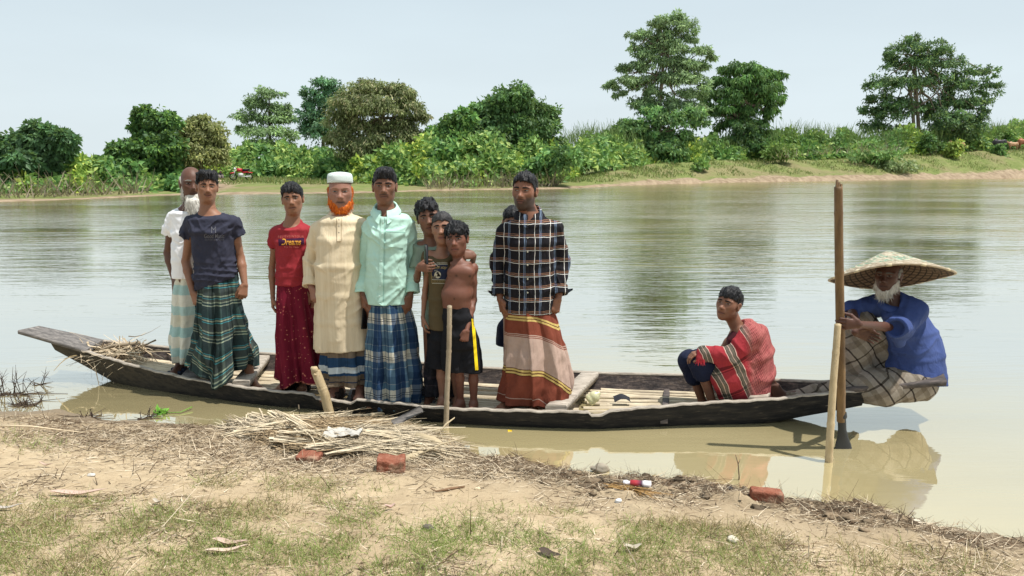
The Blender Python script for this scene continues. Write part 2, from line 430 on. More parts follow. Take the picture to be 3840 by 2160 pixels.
# depth rows as (fraction towards the crest, fraction of the crest height)
prof = [(-.6, -1.6), (-.15, -.3), (0, 0.0), (.06, .10), (.12, .17), (.22, .26), (.32, .38), (.42, .50), (.52, .62), (.64, .75), (.76, .86), (.88, .95), (1, 1), (1.3, 1.10), (1.8, 1.20)]
rows = []
for a, b in prof:
    yv = Yw + a * DY; x = (gx - 1920) / F * yv / 1.012
    z = b * Zc if a >= 0 else np.full_like(Zc, b * .5)
    p = np.stack([x, yv, 0 * x], -1); j = fbm(p, .55, 21) * .16 * np.clip(Zc, .2, 2) * (1 if 0.02 < a < 1.2 else 0)
    rows.append(np.stack([x, yv, z + j * (np.abs(b) > .05)], -1))
for yv in (170, 300, 700, 2500):
    x = (gx - 1920) / F * yv / 1.012; rows.append(np.stack([x, np.maximum(yv, Yc + 30) + 0 * x, Zc * 1.2 + 0 * x], -1))
A = np.stack(rows, 1)
# refine rows by interpolation for a rougher slope
def crest_at(px): return np.interp(px, gx, Yc), np.interp(px, gx, Zc)
def shore_at(px): return np.interp(px, gx, Yw)
def farz(px, Yd):
    """far-bank ground height at pixel column px and depth Yd"""
    a = (Yd - shore_at(px)) / np.interp(px, gx, DY)
    return np.interp(a, [q[0] for q in prof], [q[1] for q in prof]) * np.interp(px, gx, Zc)
m = Mat('far_bank_earth', .95, .1); pos = m.n('NewGeometry', out='Position'); sz = m.n('SeparateXYZ', out=2, Vector=pos)
n1 = m.noise(pos, .22, 5, .6); n2 = m.noise(pos, 1.4, 5, .65)
grass = m.mix(m.mr(n2, .35, .65, 0, 1), lin(.12, .155, .045), lin(.19, .21, .075))
grass = m.mix(m.mr(n1, .44, .60, 0, .75), grass, lin(.22, .185, .10))
mud = m.mix(m.mr(n2, .35, .65, 0, 1), lin(.20, .145, .095), lin(.34, .265, .18))
mk_ = m.n('SeparateColor', out=0, Color=m.attr()); mk_ = m.math('ADD', mk_, m.math('MULTIPLY', m.math('SUBTRACT', n2, .5), 1.1))
m.base(m.mix(m.mr(mk_, .35, .65, 0, 1), grass, mud)); m.bump(n2, .8, .25)
fr_a = np.array([q[0] for q in prof] + [2] * 4)[None, :]; lim_ = np.interp(gx, [0, 800, 1000, 1340, 1700, 2100, 2500, 3400, 3840], [.45, .10, .07, .10, .35, .14, .15, .20, .24])[:, None]
mudm = np.clip(.5 + (lim_ - fr_a) / .14, 0, 1); sand = np.exp(-((gx[:, None] - 800) / 90) ** 2) * np.clip(1.3 - np.abs(fr_a - .62) * 1.6, 0, 1); mudm = np.maximum(mudm, sand * .9)
bm_ = MB(); bm_.grid(A[::-1], np.repeat(mudm[::-1, :, None], 3, 2))
tag(bm_.build('far_bank', m.m), kind='structure')
# ------------------------------------------------------------------ foliage
def leafmat(name, trans=.35):
    m = Mat(name, .55, .35); c = m.attr(); m.base(c)
    tr = m.n('BsdfTranslucent', Color=m.mix(.4, c, lin(.24, .33, .06)))
    ms = m.n('MixShader', _0=trans, _1=m.b.outputs[0], _2=tr)
    m.nt.links.new(ms, m.nt.nodes['Material Output'].inputs['Surface']); return m.m
LEAF = leafmat('leaf')
bk = Mat('bark', .9, .1); v = bk.coord(); f = bk.noise(bk.mapping(v, (3, 3, .7)), 3, 5); bk.base(bk.mix(f, lin(.10, .075, .05), lin(.26, .21, .16))); bk.bump(f, .8, .05); BARK = bk.m
def rdir(n):
    d = rng.normal(0, 1, (n, 3)); return d / np.linalg.norm(d, axis=1)[:, None]
def leaves(mb, pts, nor, L, W, cols, droop=.3, fold=.15):
    """rhombic folded leaves: 2 quads... built as 6-vertex blades"""
    n = len(pts)
    ax = rdir(n) * .9 + nor * .55; ax[:, 2] -= droop; ax /= np.linalg.norm(ax, axis=1)[:, None]
    sd_ = np.cross(ax, nor + rdir(n) * .5); sd_ /= np.linalg.norm(sd_, axis=1)[:, None] + 1e-9
    up = np.cross(sd_, ax); up *= np.sign(up[:, 2:3] + 1e-6)
    L = (L * rng.uniform(.65, 1.3, n))[:, None]; W = (W * rng.uniform(.7, 1.25, n))[:, None]
    a = pts; c = pts + ax * L * .45 - up * L * fold * .4; e = pts + ax * L - V(0, 0, 1) * L * droop * .5
    v = np.stack([a, c + sd_ * W * .5 + up * W * fold, e, c - sd_ * W * .5 + up * W * fold], 1).reshape(-1, 3)
    b = np.arange(n)[:, None] * 4
    mb.add(v, None, np.concatenate([b + np.array([[0, 1, 2]]), b + np.array([[0, 2, 3]])]), np.repeat(cols, 4, 0))
def leafcols(n, c0, c1, bright=None, pb=.0):
    t = rng.beta(1.6, 1.6, n)[:, None]; c = np.array(c0) * (1 - t) + np.array(c1) * t
    if bright is not None:
        k = rng.random(n) < pb; c[k] = np.array(bright) * rng.uniform(.8, 1.15, (k.sum(), 1))
    return c
def crown_points(blobs, n, sub=.26, seed=0, shell=.45, fill=.22):
    """clustered points in ellipsoids: sub-clumps on each ellipsoid's outer part. blobs: (c, r3)"""
    vol = np.array([r[0] * r[2] + .3 * r[0] * r[1] for c, r in blobs]); vol = vol / vol.sum()
    ps, ns, bs = [], [], []
    for (c, r), w_ in zip(blobs, vol):
        k = max(30, int(n * w_)); nc = max(6, int(k / 60))
        d = rdir(nc); d[:, 2] = np.where(d[:, 2] < -.35, -d[:, 2] * .6, d[:, 2]); rr = rng.uniform(shell, 1.0, nc)[:, None]
        cc = np.array(c) + d * rr * np.array(r)
        cr = sub * np.mean(r) * rng.uniform(.6, 1.25, nc)
        which = rng.integers(0, nc, k); q = rdir(k); q[:, 2] = np.abs(q[:, 2]) * rng.choice([1, 1, -.7], k)
        p = cc[which] + q * (cr[which] * rng.uniform(.3, 1.0, k) ** .5)[:, None] * V(1.25, 1.25, .72)
        ps.append(p); ns.append(q * .6 + d[which] * .4); bs.append((rng.uniform(.62, 1.5, nc) * rng.choice([1, 1, 1, 1.35], nc))[which])
        k2 = int(k * fill * .5); d2 = rdir(k2); ps.append(np.array(c) + d2 * (rng.uniform(0, 1.12, k2) ** .4)[:, None] * np.array(r)); ns.append(d2); bs.append(rng.uniform(.7, 1.3, k2))
    return np.concatenate(ps), np.concatenate(ns), np.concatenate(bs)
def limb(mb, a, b, r0, r1, wob=.08, n=7, col=None):
    a = np.asarray(a, float); b = np.asarray(b, float); t = np.linspace(0, 1, n)[:, None]; L = np.linalg.norm(b - a)
    p = a + (b - a) * t; p[1:-1] += rng.normal(0, wob * L / 3, (n - 2, 3)); p[:, 2] += .10 * L * np.sin(np.pi * t[:, 0]) * .3
    mb.tube(p, np.linspace(r0, r1, n), 7)
def tree(name, label, Yd, blobs_px, trunk_px, c0, c1, bright, pb, n, L, W, group=None, sub=.26, rt=.22, droop=.3, cat='tree', limbs=True, dz=1.0, shell=.45, fill=.2):
    """blobs_px: (cx, cy, rx, ry) in picture pixels at depth Yd (a crown as deep as it is wide)"""
    if Yd < 0: Yd = float(shore_at(trunk_px[0][0])) - Yd
    s = Yd / F / 1.01
    base = P(trunk_px[0][0], trunk_px[0][1], Yd)
    blobs = []
    for (cx, cy, rx, ry) in blobs_px:
        y = Yd + rng.uniform(-.5, .5) * rx * s * dz
        blobs.append((P(cx, cy, y), (rx * s * 1.10, rx * s * .9 * dz, ry * s * 1.12)))
    root = empty(name, base, label, cat, group)
    tb = MB(); pts = [P(a, b, Yd) for a, b in trunk_px]
    pts[0] = pts[0] - V(0, 0, .8)
    tb.tube(np.array(pts), np.linspace(rt, rt * .45, len(pts)), 9)
    if limbs:
        for c, r in blobs:
            k = rng.integers(max(1, len(pts) // 2), len(pts)); limb(tb, pts[k], c, rt * .4, rt * .1)
            for _ in range(3):
                d = rdir(1)[0]; d[2] = abs(d[2]); limb(tb, c, np.array(c) + d * np.array(r) * .8, rt * .13, rt * .04)
    tb.build('trunk', BARK, root, base)
    cb = MB(); p, nn, br = crown_points(blobs, int(n * 1.25), sub, shell=shell, fill=fill)
    leaves(cb, p, nn, L, W, leafcols(len(p), c0, c1, bright, pb) * (br * 1.55)[:, None] * V(1.04, .95, 1.18), droop)
    cb.build('crown', LEAF, root, base, smooth=False)
    return root
DK = ((.028, .072, .026), (.065, .135, .045)); MD = ((.040, .100, .022), (.085, .180, .040)); LT = ((.085, .15, .055), (.165, .25, .10)); OL = ((.075, .108, .034), (.165, .195, .070))
GR = 'trees on the far bank'
tree('tree', 'round dark spreading tree, leftmost on the far bank', -9, [(60, 560, 62, 60), (130, 535, 80, 58), (200, 520, 55, 40), (240, 515, 38, 26), (255, 545, 28, 22), (180, 590, 70, 50), (90, 610, 70, 45), (30, 600, 40, 45), (150, 640, 70, 30)],
     [(130, 700), (135, 640), (140, 580), (150, 540)], *DK, (.07, .15, .04), .1, 9000, .42, .24, GR)
tree('tree', 'tall vine-hung dark green tree between the leftmost tree and the yellowish round one', -9, [(540, 440, 40, 40), (600, 445, 55, 40), (560, 500, 62, 60), (640, 480, 40, 50), (520, 470, 28, 50), (600, 560, 80, 70), (530, 590, 70, 70), (450, 590, 45, 60), (640, 620, 60, 60), (560, 660, 90, 50), (440, 650, 40, 50)],
     [(590, 725), (595, 640), (590, 560), (585, 480)], (.025, .07, .02), (.07, .15, .03), (.13, .24, .04), .14, 14000, .34, .20, GR)
tree('tree', 'small rounded yellowish green tree behind the two youths at the boat\'s end', -10, [(760, 500, 75, 55), (700, 520, 60, 60), (800, 550, 55, 70), (740, 590, 90, 70), (820, 600, 38, 60), (690, 610, 50, 60), (755, 455, 45, 20)],
     [(755, 705), (752, 650), (755, 590), (750, 530)], (.085, .115, .03), (.17, .19, .065), (.22, .24, .07), .12, 14000, .24, .12, GR)
tree('tree', 'slender airy tree in layered pale tiers above the red-shirted boy', -44, [(1010, 360, 48, 36), (970, 400, 60, 34), (1045, 420, 48, 36), (930, 445, 52, 28), (1010, 455, 75, 30), (1090, 450, 34, 30), (915, 490, 40, 22), (1000, 500, 90, 28), (1080, 510, 45, 24), (1010, 545, 85, 22), (950, 570, 60, 22), (1060, 570, 60, 18)],
     [(1012, 640), (1014, 560), (1010, 470), (1010, 390)], *LT, (.19, .32, .08), .14, 11000, .40, .14, GR, sub=.34, dz=.9, shell=.3, fill=.05)
tree('tree', 'blue green feathery tree rising behind the large olive tree', -36, [(1215, 320, 42, 34), (1250, 345, 40, 36), (1160, 350, 34, 18), (1190, 385, 50, 34), (1250, 400, 60, 50), (1150, 415, 30, 26), (1180, 450, 50, 40), (1210, 510, 60, 60), (1160, 490, 34, 40)],
     [(1205, 640), (1210, 560), (1215, 470), (1215, 360)], (.035, .10, .04), (.085, .18, .075), (.13, .25, .10), .1, 9000, .38, .14, GR, sub=.34)
tree('tree', 'largest broad olive brown tree with dense drooping crown', -22, [(1380, 345, 80, 46), (1470, 350, 75, 44), (1310, 400, 80, 60), (1420, 410, 110, 60), (1530, 410, 62, 60), (1270, 460, 65, 50), (1580, 450, 36, 40), (1350, 490, 100, 60), (1480, 490, 95, 60), (1285, 540, 65, 50), (1390, 560, 110, 60), (1530, 550, 70, 70), (1330, 600, 70, 50), (1450, 620, 90, 60)],
     [(1420, 715), (1425, 640), (1430, 560), (1430, 440)], *OL, (.25, .25, .11), .12, 24000, .34, .15, GR, rt=.35, droop=.6)
tree('tree', 'dense dark dome of a tree half covered by creepers behind the plaid-shirted man', -14, [(1920, 370, 75, 44), (1850, 420, 85, 50), (1960, 420, 90, 60), (2040, 440, 50, 60), (1900, 480, 110, 50), (2010, 500, 85, 50), (1790, 480, 70, 45), (1840, 530, 100, 45), (2050, 540, 50, 40), (1960, 550, 90, 40)],
     [(1930, 640), (1930, 560), (1930, 480), (1930, 420)], (.028, .075, .02), (.07, .145, .035), (.12, .21, .05), .12, 18000, .42, .2, GR, rt=.3)
tree('tree', 'low bushy creeper-covered tree left of the dark dome', -12, [(1690, 470, 45, 42), (1740, 450, 40, 36), (1650, 510, 50, 40), (1720, 520, 60, 45), (1620, 545, 40, 35), (1780, 545, 55, 40), (1690, 570, 80, 40)],
     [(1700, 650), (1700, 580), (1700, 520), (1705, 480)], (.03, .085, .02), (.08, .17, .035), (.14, .25, .05), .15, 9000, .42, .24, GR)
tree('tree', 'tallest airy light green tree with open tiered crown', -19, [(2480, 100, 50, 38), (2560, 110, 50, 46), (2530, 75, 45, 22), (2400, 140, 42, 34), (2490, 160, 60, 40), (2580, 150, 32, 30), (2370, 185, 26, 18), (2420, 210, 44, 36), (2530, 190, 55, 26), (2620, 200, 44, 32), (2660, 215, 24, 20), (2400, 255, 46, 34), (2500, 235, 55, 26), (2590, 250, 50, 34), (2640, 255, 30, 22), (2340, 310, 52, 22), (2290, 330, 38, 18), (2400, 320, 52, 34), (2540, 305, 75, 34), (2610, 300, 42, 24), (2460, 350, 45, 24), (2330, 355, 30, 18), (2580, 355, 55, 26), (2440, 385, 44, 30), (2520, 400, 60, 34), (2600, 410, 60, 30), (2470, 300, 46, 40), (2450, 190, 50, 40), (2540, 250, 50, 40), (2350, 260, 36, 26), (2400, 400, 50, 30), (2640, 330, 34, 24)],
     [(2470, 640), (2472, 480), (2474, 380), (2484, 290), (2490, 200), (2500, 120)], *LT, (.20, .30, .10), .12, 22000, .46, .15, GR, sub=.30, rt=.30, shell=.3, fill=.04)
tree('tree', 'leafy lower growth wrapped around the foot of the tallest tree', -17, [(2450, 430, 50, 36), (2500, 460, 70, 40), (2380, 480, 65, 40), (2580, 440, 60, 30), (2620, 470, 40, 24), (2440, 520, 80, 45), (2330, 500, 45, 40), (2540, 520, 60, 40), (2360, 545, 70, 40), (2480, 570, 80, 40), (2290, 545, 50, 40)],
     [(2465, 640), (2466, 560), (2468, 500), (2470, 450)], (.04, .105, .03), (.10, .20, .055), (.16, .27, .07), .14, 12000, .46, .22, 'trees on the far bank', rt=.2)
tree('tree', 'medium dark tree with flat drooping crown and thick leafy trunk right of the tallest tree', -20, [(2760, 265, 60, 30), (2830, 270, 60, 30), (2900, 285, 40, 22), (2940, 280, 16, 10), (2720, 310, 50, 32), (2800, 315, 70, 34), (2890, 330, 50, 38), (2660, 360, 46, 32), (2740, 370, 60, 36), (2840, 380, 60, 34), (2910, 385, 34, 34), (2650, 415, 40, 30), (2720, 415, 45, 28), (2780, 430, 60, 46), (2880, 425, 40, 30), (2820, 480, 60, 40), (2740, 470, 50, 36), (2780, 360, 70, 50), (2860, 350, 60, 44)],
     [(2790, 640), (2790, 540), (2785, 460), (2785, 380)], (.026, .075, .018), (.075, .16, .035), (.12, .22, .05), .1, 16000, .5, .2, GR, rt=.7, droop=.8)
tree('tree', 'dark vines and bushes around the trunk of the flat-crowned tree', -18, [(2790, 500, 50, 50), (2760, 555, 55, 45), (2820, 560, 60, 40), (2690, 570, 45, 30)],
     [(2785, 640), (2785, 580), (2785, 540), (2785, 520)], (.02, .055, .015), (.05, .11, .03), (.09, .17, .04), .08, 6000, .42, .2, GR, rt=.2)
tree('tree', 'wide dark green tree with two bare trunks, rightmost on the far bank', -22, [(3420, 150, 40, 22), (3390, 190, 60, 36), (3480, 190, 60, 40), (3540, 200, 40, 36), (3340, 205, 26, 14), (3350, 250, 50, 40), (3450, 250, 80, 44), (3560, 250, 55, 44), (3640, 280, 60, 30), (3710, 275, 40, 24), (3310, 320, 60, 36), (3260, 320, 26, 16), (3400, 320, 75, 36), (3520, 320, 80, 44), (3620, 340, 65, 44), (3710, 340, 40, 50), (3300, 385, 60, 40), (3260, 430, 40, 44), (3560, 400, 90, 44), (3660, 400, 55, 44), (3340, 440, 70, 46), (3400, 400, 60, 40), (3470, 420, 60, 40), (3290, 490, 60, 44), (3360, 510, 60, 36), (3560, 490, 80, 50), (3640, 480, 60, 44), (3500, 510, 40, 40), (3600, 530, 80, 40), (3530, 450, 70, 46), (3610, 450, 60, 40), (3680, 440, 30, 40)],
     [(3455, 590), (3445, 490), (3440, 400), (3435, 300), (3430, 210)], (.030, .075, .024), (.075, .14, .045), (.13, .20, .05), .1, 26000, .5, .2, GR, rt=.34)
# second bare trunk of the same tree
t2 = [o for o in C.objects if o.get('label', '').startswith('wide dark green tree')][0]
y2 = float(shore_at(3455)) + 21.5; mb = MB(); mb.tube(np.array([P(3432, 590, y2) - V(0, 0, .8), P(3426, 480, y2), P(3424, 400, y2 + .3), P(3400, 300, y2 + .5)]), np.array([.30, .26, .2, .12]), 9)
mb.build('trunk', BARK, t2, list(t2.location))
# ------------------------------------------------------------------ the big-leaved thicket along the far bank (nobody could count it)
topx = np.array([-400, 0, 130, 280, 420, 560, 700, 820, 900, 1050, 1250, 1400, 1500, 1600, 1700, 1850, 2000, 2100, 2200, 2320, 2450, 2600, 2700, 2800, 2900, 3000, 3100, 3250, 3400, 3550, 3700, 3840, 4300.])
topy = np.array([620, 612, 636, 612, 590, 630, 620, 580, 558, 548, 580, 580, 545, 510, 530, 535, 535, 530, 500, 500, 540, 545, 545, 540, 500, 488, 496, 508, 500, 505, 478, 474, 472.])
# foot of the front face of the thicket
botx = np.array([-400, 0, 300, 420, 560, 700, 800, 870, 960, 1100, 1300, 1450, 1610, 1850, 2080, 2140, 2200, 2350, 2500, 2650, 2850, 2960, 3100, 3250, 3400, 3600, 3840, 4300.])
boty = np.array([760, 748, 742, 732, 722, 712, 660, 655, 672, 680, 695, 706, 712, 704, 700, 660, 612, 608, 606, 600, 596, 590, 575, 565, 560, 545, 535, 530.])
def thick_pts(n):
    px = rng.uniform(-350, 4200, n)
    lump = 26 * snoise(np.stack([px, px * 0, px * 0], -1), .022, 4) + 14 * snoise(np.stack([px, px * 0, px * 0], -1), .06, 9)
    ty = np.interp(px, topx, topy) + lump - 6; by = np.interp(px, botx, boty)
    return px, ty, by
n = 105000
px, ty, by = thick_pts(n)
by = by + np.where(px > 2120, 16, 4)
t = rng.beta(1.1, 1.1, n)                                    # 0 = foot, 1 = top; the face leans back and is lumpy
py = by + (ty - by) * t
Yfoot = np.array([np.interp(a, gx, Yw) for a in px]) + np.interp(px, [835, 1000, 1342, 1610, 2080, 2200, 2500, 3800], [30, 30, 16, 3.5, 5, 11, 13, 16]) * np.where(px < 700, .15, 1)
Yp = Yfoot + t * 6 + rng.uniform(-.6, 5.0, n)
lp = np.stack([px, py, 0 * px], -1)
Yp += 1.4 * snoise(lp, .03, 31) + .8 * snoise(lp, .07, 37)
keep = snoise(lp, .045, 55) + rng.uniform(-.7, .7, n) > -.75
r_ = np.stack([(px - 1920) / F, CP + (1080 - py) / F * SP, -SP + (1080 - py) / F * CP], -1)
pp = CAM + r_ * (Yp / r_[:, 1])[:, None]
keep &= pp[:, 2] > .08
pp = pp[keep]; k = len(pp)
kind = snoise(np.stack([px, py * .4, 0 * px], -1)[keep], .017, 77)
c = leafcols(k, (.050, .13, .034), (.27, .45, .115), (.46, .58, .16), .22)
c = np.where((kind > .35)[:, None], c * V(.62, .78, .8), c); c = np.where((kind < -.55)[:, None], c * V(1.35, 1.2, .8), c)
mb = MB(); nn = rdir(k); nn[:, 1] = -np.abs(nn[:, 1]); nn[:, 2] = np.abs(nn[:, 2])
size = np.interp(pp[:, 1], [35, 60, 110], [.40, .56, .78])
leaves(mb, pp, nn, size, size * .5, c, .25, .2)
# bare woody stems showing at the foot of the thicket
ns = 900; sx_ = np.concatenate([rng.uniform(-100, 560, 300), rng.uniform(1600, 2110, 450), rng.uniform(2900, 3400, 150)])
q0 = np.stack([P(a, np.interp(a, botx, boty) + rng.uniform(-6, 6), shore_at(a) + rng.uniform(1.2, 4)) for a in sx_]); q0[:, 2] = np.maximum(q0[:, 2], .1)
dd = rdir(ns); dd[:, 2] = np.abs(dd[:, 2]) + .6; dd /= np.linalg.norm(dd, axis=1)[:, None]
ribbons(mb, q0, dd, rng.uniform(.5, 1.6, ns), np.full(ns, .06), rdir(ns) * .4, np.array([(.20, .16, .11)]) * rng.uniform(.5, 1.4, (ns, 1)))
th = mb.build('thicket', LEAF, smooth=False); tag(th, 'tangled broad-leaved green thicket along the far river bank', 'thicket', kind='stuff')
# tall grass heads above the thicket and short grass on the slopes
mb = MB(); n = 5000
a = rng.uniform(2100, 4000, n); ty = np.interp(a, topx, topy) + rng.uniform(-5, 45, n); Yd = shore_at(a) + rng.uniform(16, 22, n)
q0 = np.stack([P(x_, y_, d_) for x_, y_, d_ in zip(a, ty, Yd)])
dd = rdir(n) * .35; dd[:, 2] = 1; dd /= np.linalg.norm(dd, axis=1)[:, None]
ribbons(mb, q0, dd, rng.uniform(.5, 1.5, n), np.full(n, .07), rdir(n) * .35, leafcols(n, (.08, .15, .04), (.18, .24, .08)))
n = 26000
a = np.concatenate([rng.uniform(1950, 4000, n - 9000), rng.uniform(780, 1650, 9000)]); fr_ = rng.uniform(.25, 1.3, n)
Yd = shore_at(a) + fr_ * np.interp(a, gx, DY)
q0 = np.stack([(a - 1920) / F * Yd / 1.012, Yd, farz(a, Yd)], -1)
q0[:, 2] = [np.interp(f_, [q[0] for q in prof], [q[1] for q in prof]) * z_ for f_, z_ in zip(fr_, np.interp(a, gx, Zc))]
k = (fbm(q0, .35, 91) > -.25) & (q0[:, 2] > .25) ; q0 = q0[k]; n = len(q0)
dd = rdir(n) * .6; dd[:, 2] = 1; dd /= np.linalg.norm(dd, axis=1)[:, None]
ribbons(mb, q0 - V(0, 0, .03), dd, rng.uniform(.12, .34, n), np.full(n, .09), rdir(n) * .1, leafcols(n, (.11, .16, .045), (.22, .27, .085), (.30, .25, .12), .2), 2)
tag(mb.build('grass', LEAF, smooth=False), 'grass growing on the far bank slope', 'grass', kind='stuff')
# single bushes one can tell apart on the right-hand slope
def bush(label, px_, py_, w_, h_, dy, c0, c1, bright, n, L, seedlab='bush'):
    Yd = shore_at(px_) + dy; b = P(px_, py_, Yd); s = Yd / F
    root = empty('bush', b, label, 'bush', 'bushes on the far slope')
    st = MB()
    for _ in range(7):
        d = rdir(1)[0]; d[2] = abs(d[2]) + 1; limb(st, b - V(0, 0, .2), b + nrm(d) * h_ * s * .7, .035, .012)
    st.build('stem', BARK, root, b)
    bl = [(b + V(rng.uniform(-.5, .5) * w_ * s, rng.uniform(-.4, .4) * w_ * s, h_ * s * rng.uniform(.25, .8)), (w_ * s * .36, w_ * s * .36, h_ * s * .27)) for _ in range(7)]
    p, nn, br = crown_points(bl, n, .5, shell=.3); mb = MB(); leaves(mb, p, nn, L, L * .55, leafcols(len(p), c0, c1, bright, .15) * (br * 1.25)[:, None], .2, .2)
    mb.build('foliage', LEAF, root, b, smooth=False)
bush('broad pale-leaved bush above the dark hollow in the right-hand bank', 3250, 630, 130, 120, 9, (.07, .15, .04), (.15, .25, .08), (.24, .32, .12), 1500, .55)
bush('small dark rounded bush beside the bare trunks of the rightmost tree', 3495, 588, 70, 85, 13, (.03, .085, .025), (.07, .15, .04), (.14, .23, .06), 1100, .45)
bush('yellow green leafy bush in front of the lone tan cow', 3570, 600, 66, 66, 10, (.12, .19, .03), (.22, .29, .06), (.32, .34, .06), 900, .5)
bush('narrow dark bush in front of the black cow', 3735, 605, 44, 66, 11, (.03, .085, .025), (.08, .17, .04), (.14, .23, .06), 900, .4)
bush('low bright bush at the left end of the open grassy slope', 2935, 612, 90, 70, 10, (.09, .17, .04), (.18, .27, .07), (.26, .33, .10), 1000, .5)
bush('grey leaved bush hanging over the water on the right-hand bank', 3370, 655, 120, 60, 4.5, (.10, .15, .06), (.19, .24, .11), (.26, .30, .15), 1000, .45)
bush('small tuft of tall leaves in the middle of the grassy slope', 2620, 655, 40, 60, 6, (.07, .15, .04), (.16, .25, .07), (.22, .31, .08), 500, .42)
bush('overhanging bush with exposed roots beside the plaid-shirted man', 2080, 706, 130, 150, 3.5, (.035, .095, .028), (.09, .18, .05), (.15, .25, .07), 2200, .5)
# ------------------------------------------------------------------ the boat
FLOOR = .075
ng = [(189, 1281, .33), (326, 1320, .265), (481, 1367, .205), (660, 1410, .165), (776, 1433, .15), (1000, 1464, .14), (1179, 1479, .135), (1334, 1500, .125), (1493, 1513, .125),
      (1664, 1533, .125), (1950, 1541, .135), (2210, 1546, .14), (2314, 1538, .15), (2645, 1511, .18), (2900, 1498, .20), (3115, 1473, .235), (3250, 1464, .26)]
fg = [(235, 1262, .345), (481, 1283, .265), (640, 1301, .225), (955, 1320, .195), (1571, 1356, .165), (1765, 1374, .16), (2136, 1389, .165), (2264, 1397, .165), (2583, 1403, .19), (2873, 1420, .215), (3124, 1430, .245), (3260, 1432, .265)]
NGp = np.array([G(a, b, c) for a, b, c in ng]); FGp = np.array([G(a, b, c) for a, b, c in fg])
def crv(arr, x, k):
    return np.interp(x, arr[:, 0], arr[:, k])
bx = np.linspace(NGp[0, 0], NGp[-1, 0], 260)
def smooth(a, n=13):
    k = np.ones(n) / n; return np.convolve(np.pad(a, n // 2, 'reflect', reflect_type='odd'), k, 'valid')
yn, zn = smooth(crv(NGp, bx, 1)), smooth(crv(NGp, bx, 2)); yf, zf = smooth(crv(FGp, bx, 1)), smooth(crv(FGp, bx, 2))
yf = np.maximum(yf, yn + .28)
px_of = lambda x, y, z: 1920 + F * x / (y * CP - (z - CAMH) * SP)
pxs = px_of(bx, yn, zn)
zb = np.interp(pxs, [189, 260, 342, 404, 560, 2700, 2865, 3000, 3116, 3250], [.245, .16, .065, -.005, -.10, -.10, -.012, .035, .075, .135])
flare = np.interp(pxs, [189, 400, 800, 2600, 2900, 3250], [.05, .09, .115, .115, .08, .05])
notch = .028 * sstep(1178, 1186, pxs) * (1 - sstep(1318, 1336, pxs)) + .03 * sstep(2208, 2214, pxs) * (1 - sstep(2255, 2300, pxs))
rimz = zn - notch + .003 * np.sin(bx * 23) + .002 * np.sin(bx * 61)
T = .026
def sect(inner):
    o = T if inner else 0.; L = []
    for k in range(7):            # near side, top to chine
        t = k / 6; L.append(np.stack([bx, yn + o + flare * t ** 1.25, rimz + (zb + o - rimz) * t], -1))
    for k in range(1, 5):
        t = k / 5; L.append(np.stack([bx, yn + o + flare + (yf - yn - 2 * flare - 2 * o) * t, zb + o - .02 * math.sin(math.pi * t)], -1))
    for k in range(7):
        t = 1 - k / 6; L.append(np.stack([bx, yf - o - flare * t ** 1.25, zf + (zb + o - zf) * t], -1))
    return np.stack(L, 1)
Ao, Ai = sect(False), sect(True)
boat_base = V(bx[130], (yn[130] + yf[130]) / 2, 0)
tar = Mat('tarred_wood', .75, .2); v = tar.coord(); gv = tar.mapping(v, (1.2, 8, 8)); f1 = tar.noise(gv, 3.2, 6, .65); f2 = tar.noise(tar.mapping(v, (5, 30, 30)), 2, 4, .6)
pz = tar.n('SeparateXYZ', out=2, Vector=tar.n('NewGeometry', out='Position'))
c = tar.mix(tar.mr(f1, .42, .68, 0, 1), lin(.007, .007, .008), lin(.026, .023, .020)); c = tar.mix(tar.mr(f2, .58, .72, 0, .8), c, lin(.060, .050, .038))
px_ = tar.n('SeparateXYZ', out=0, Vector=v)
c = tar.mix(tar.math('MULTIPLY', tar.mr(px_, -3.6, -1.4, 1, 0), tar.mr(f1, .35, .55, .35, .85)), c, lin(.075, .060, .036))      # silt-brown end
tar.base(c); tar.bump(tar.math('ADD', f1, f2), .5, .012)
inn = Mat('worn_wood', .85, .15); v = inn.coord(); f1 = inn.noise(inn.mapping(v, (2.2, 9, 14)), 3, 7, .7); f2 = inn.noise(v, 26, 5, .7)
c = inn.ramp(f1, [(.32, lin(.03, .027, .03)), (.5, lin(.085, .07, .065)), (.68, lin(.22, .17, .14))]); c = inn.mix(inn.mr(f2, .45, .7, 0, .7), c, lin(.02, .019, .022))
inn.base(c); inn.bump(inn.math('ADD', f1, f2), .6, .012)
rim = Mat('bare_wood', .85, .15); v = rim.coord(); f1 = rim.noise(rim.mapping(v, (2.5, 12, 12)), 4, 6, .7)
rim.base(rim.ramp(f1, [(.3, lin(.13, .11, .09)), (.5, lin(.34, .295, .245)), (.7, lin(.50, .45, .38))])); rim.bump(f1, .5, .008)
boat = empty('boat', boat_base, 'long dark tarred wooden country boat moored beside the bank, crowded with people', 'boat')
mb = MB(); mb.grid(Ao[:, ::-1]); hullo = mb.build('hull', tar.m, boat, boat_base)
mb = MB(); mb.grid(Ai); mb.build('inner_planking', inn.m, boat, boat_base)
mb = MB()
for (a, b, dz) in ((Ao[:, 0], Ai[:, 0], .004), (Ai[:, -1], Ao[:, -1], .004)):
    e = V(0, .004, 0); u = V(0, 0, dz)
    mb.grid(np.stack([a - e - V(0, 0, .008), a - e + u, b + e + u, b + e - V(0, 0, .008)], 1))
mb.build('gunwale', rim.m, boat, boat_base)
mb = MB()
for i in (0, -1):
    mb = MB(); A = np.stack([Ao[i], Ai[i]], 0); mb.grid(A if i else A[::-1]); mb.build('end_frame', tar.m, boat, boat_base)
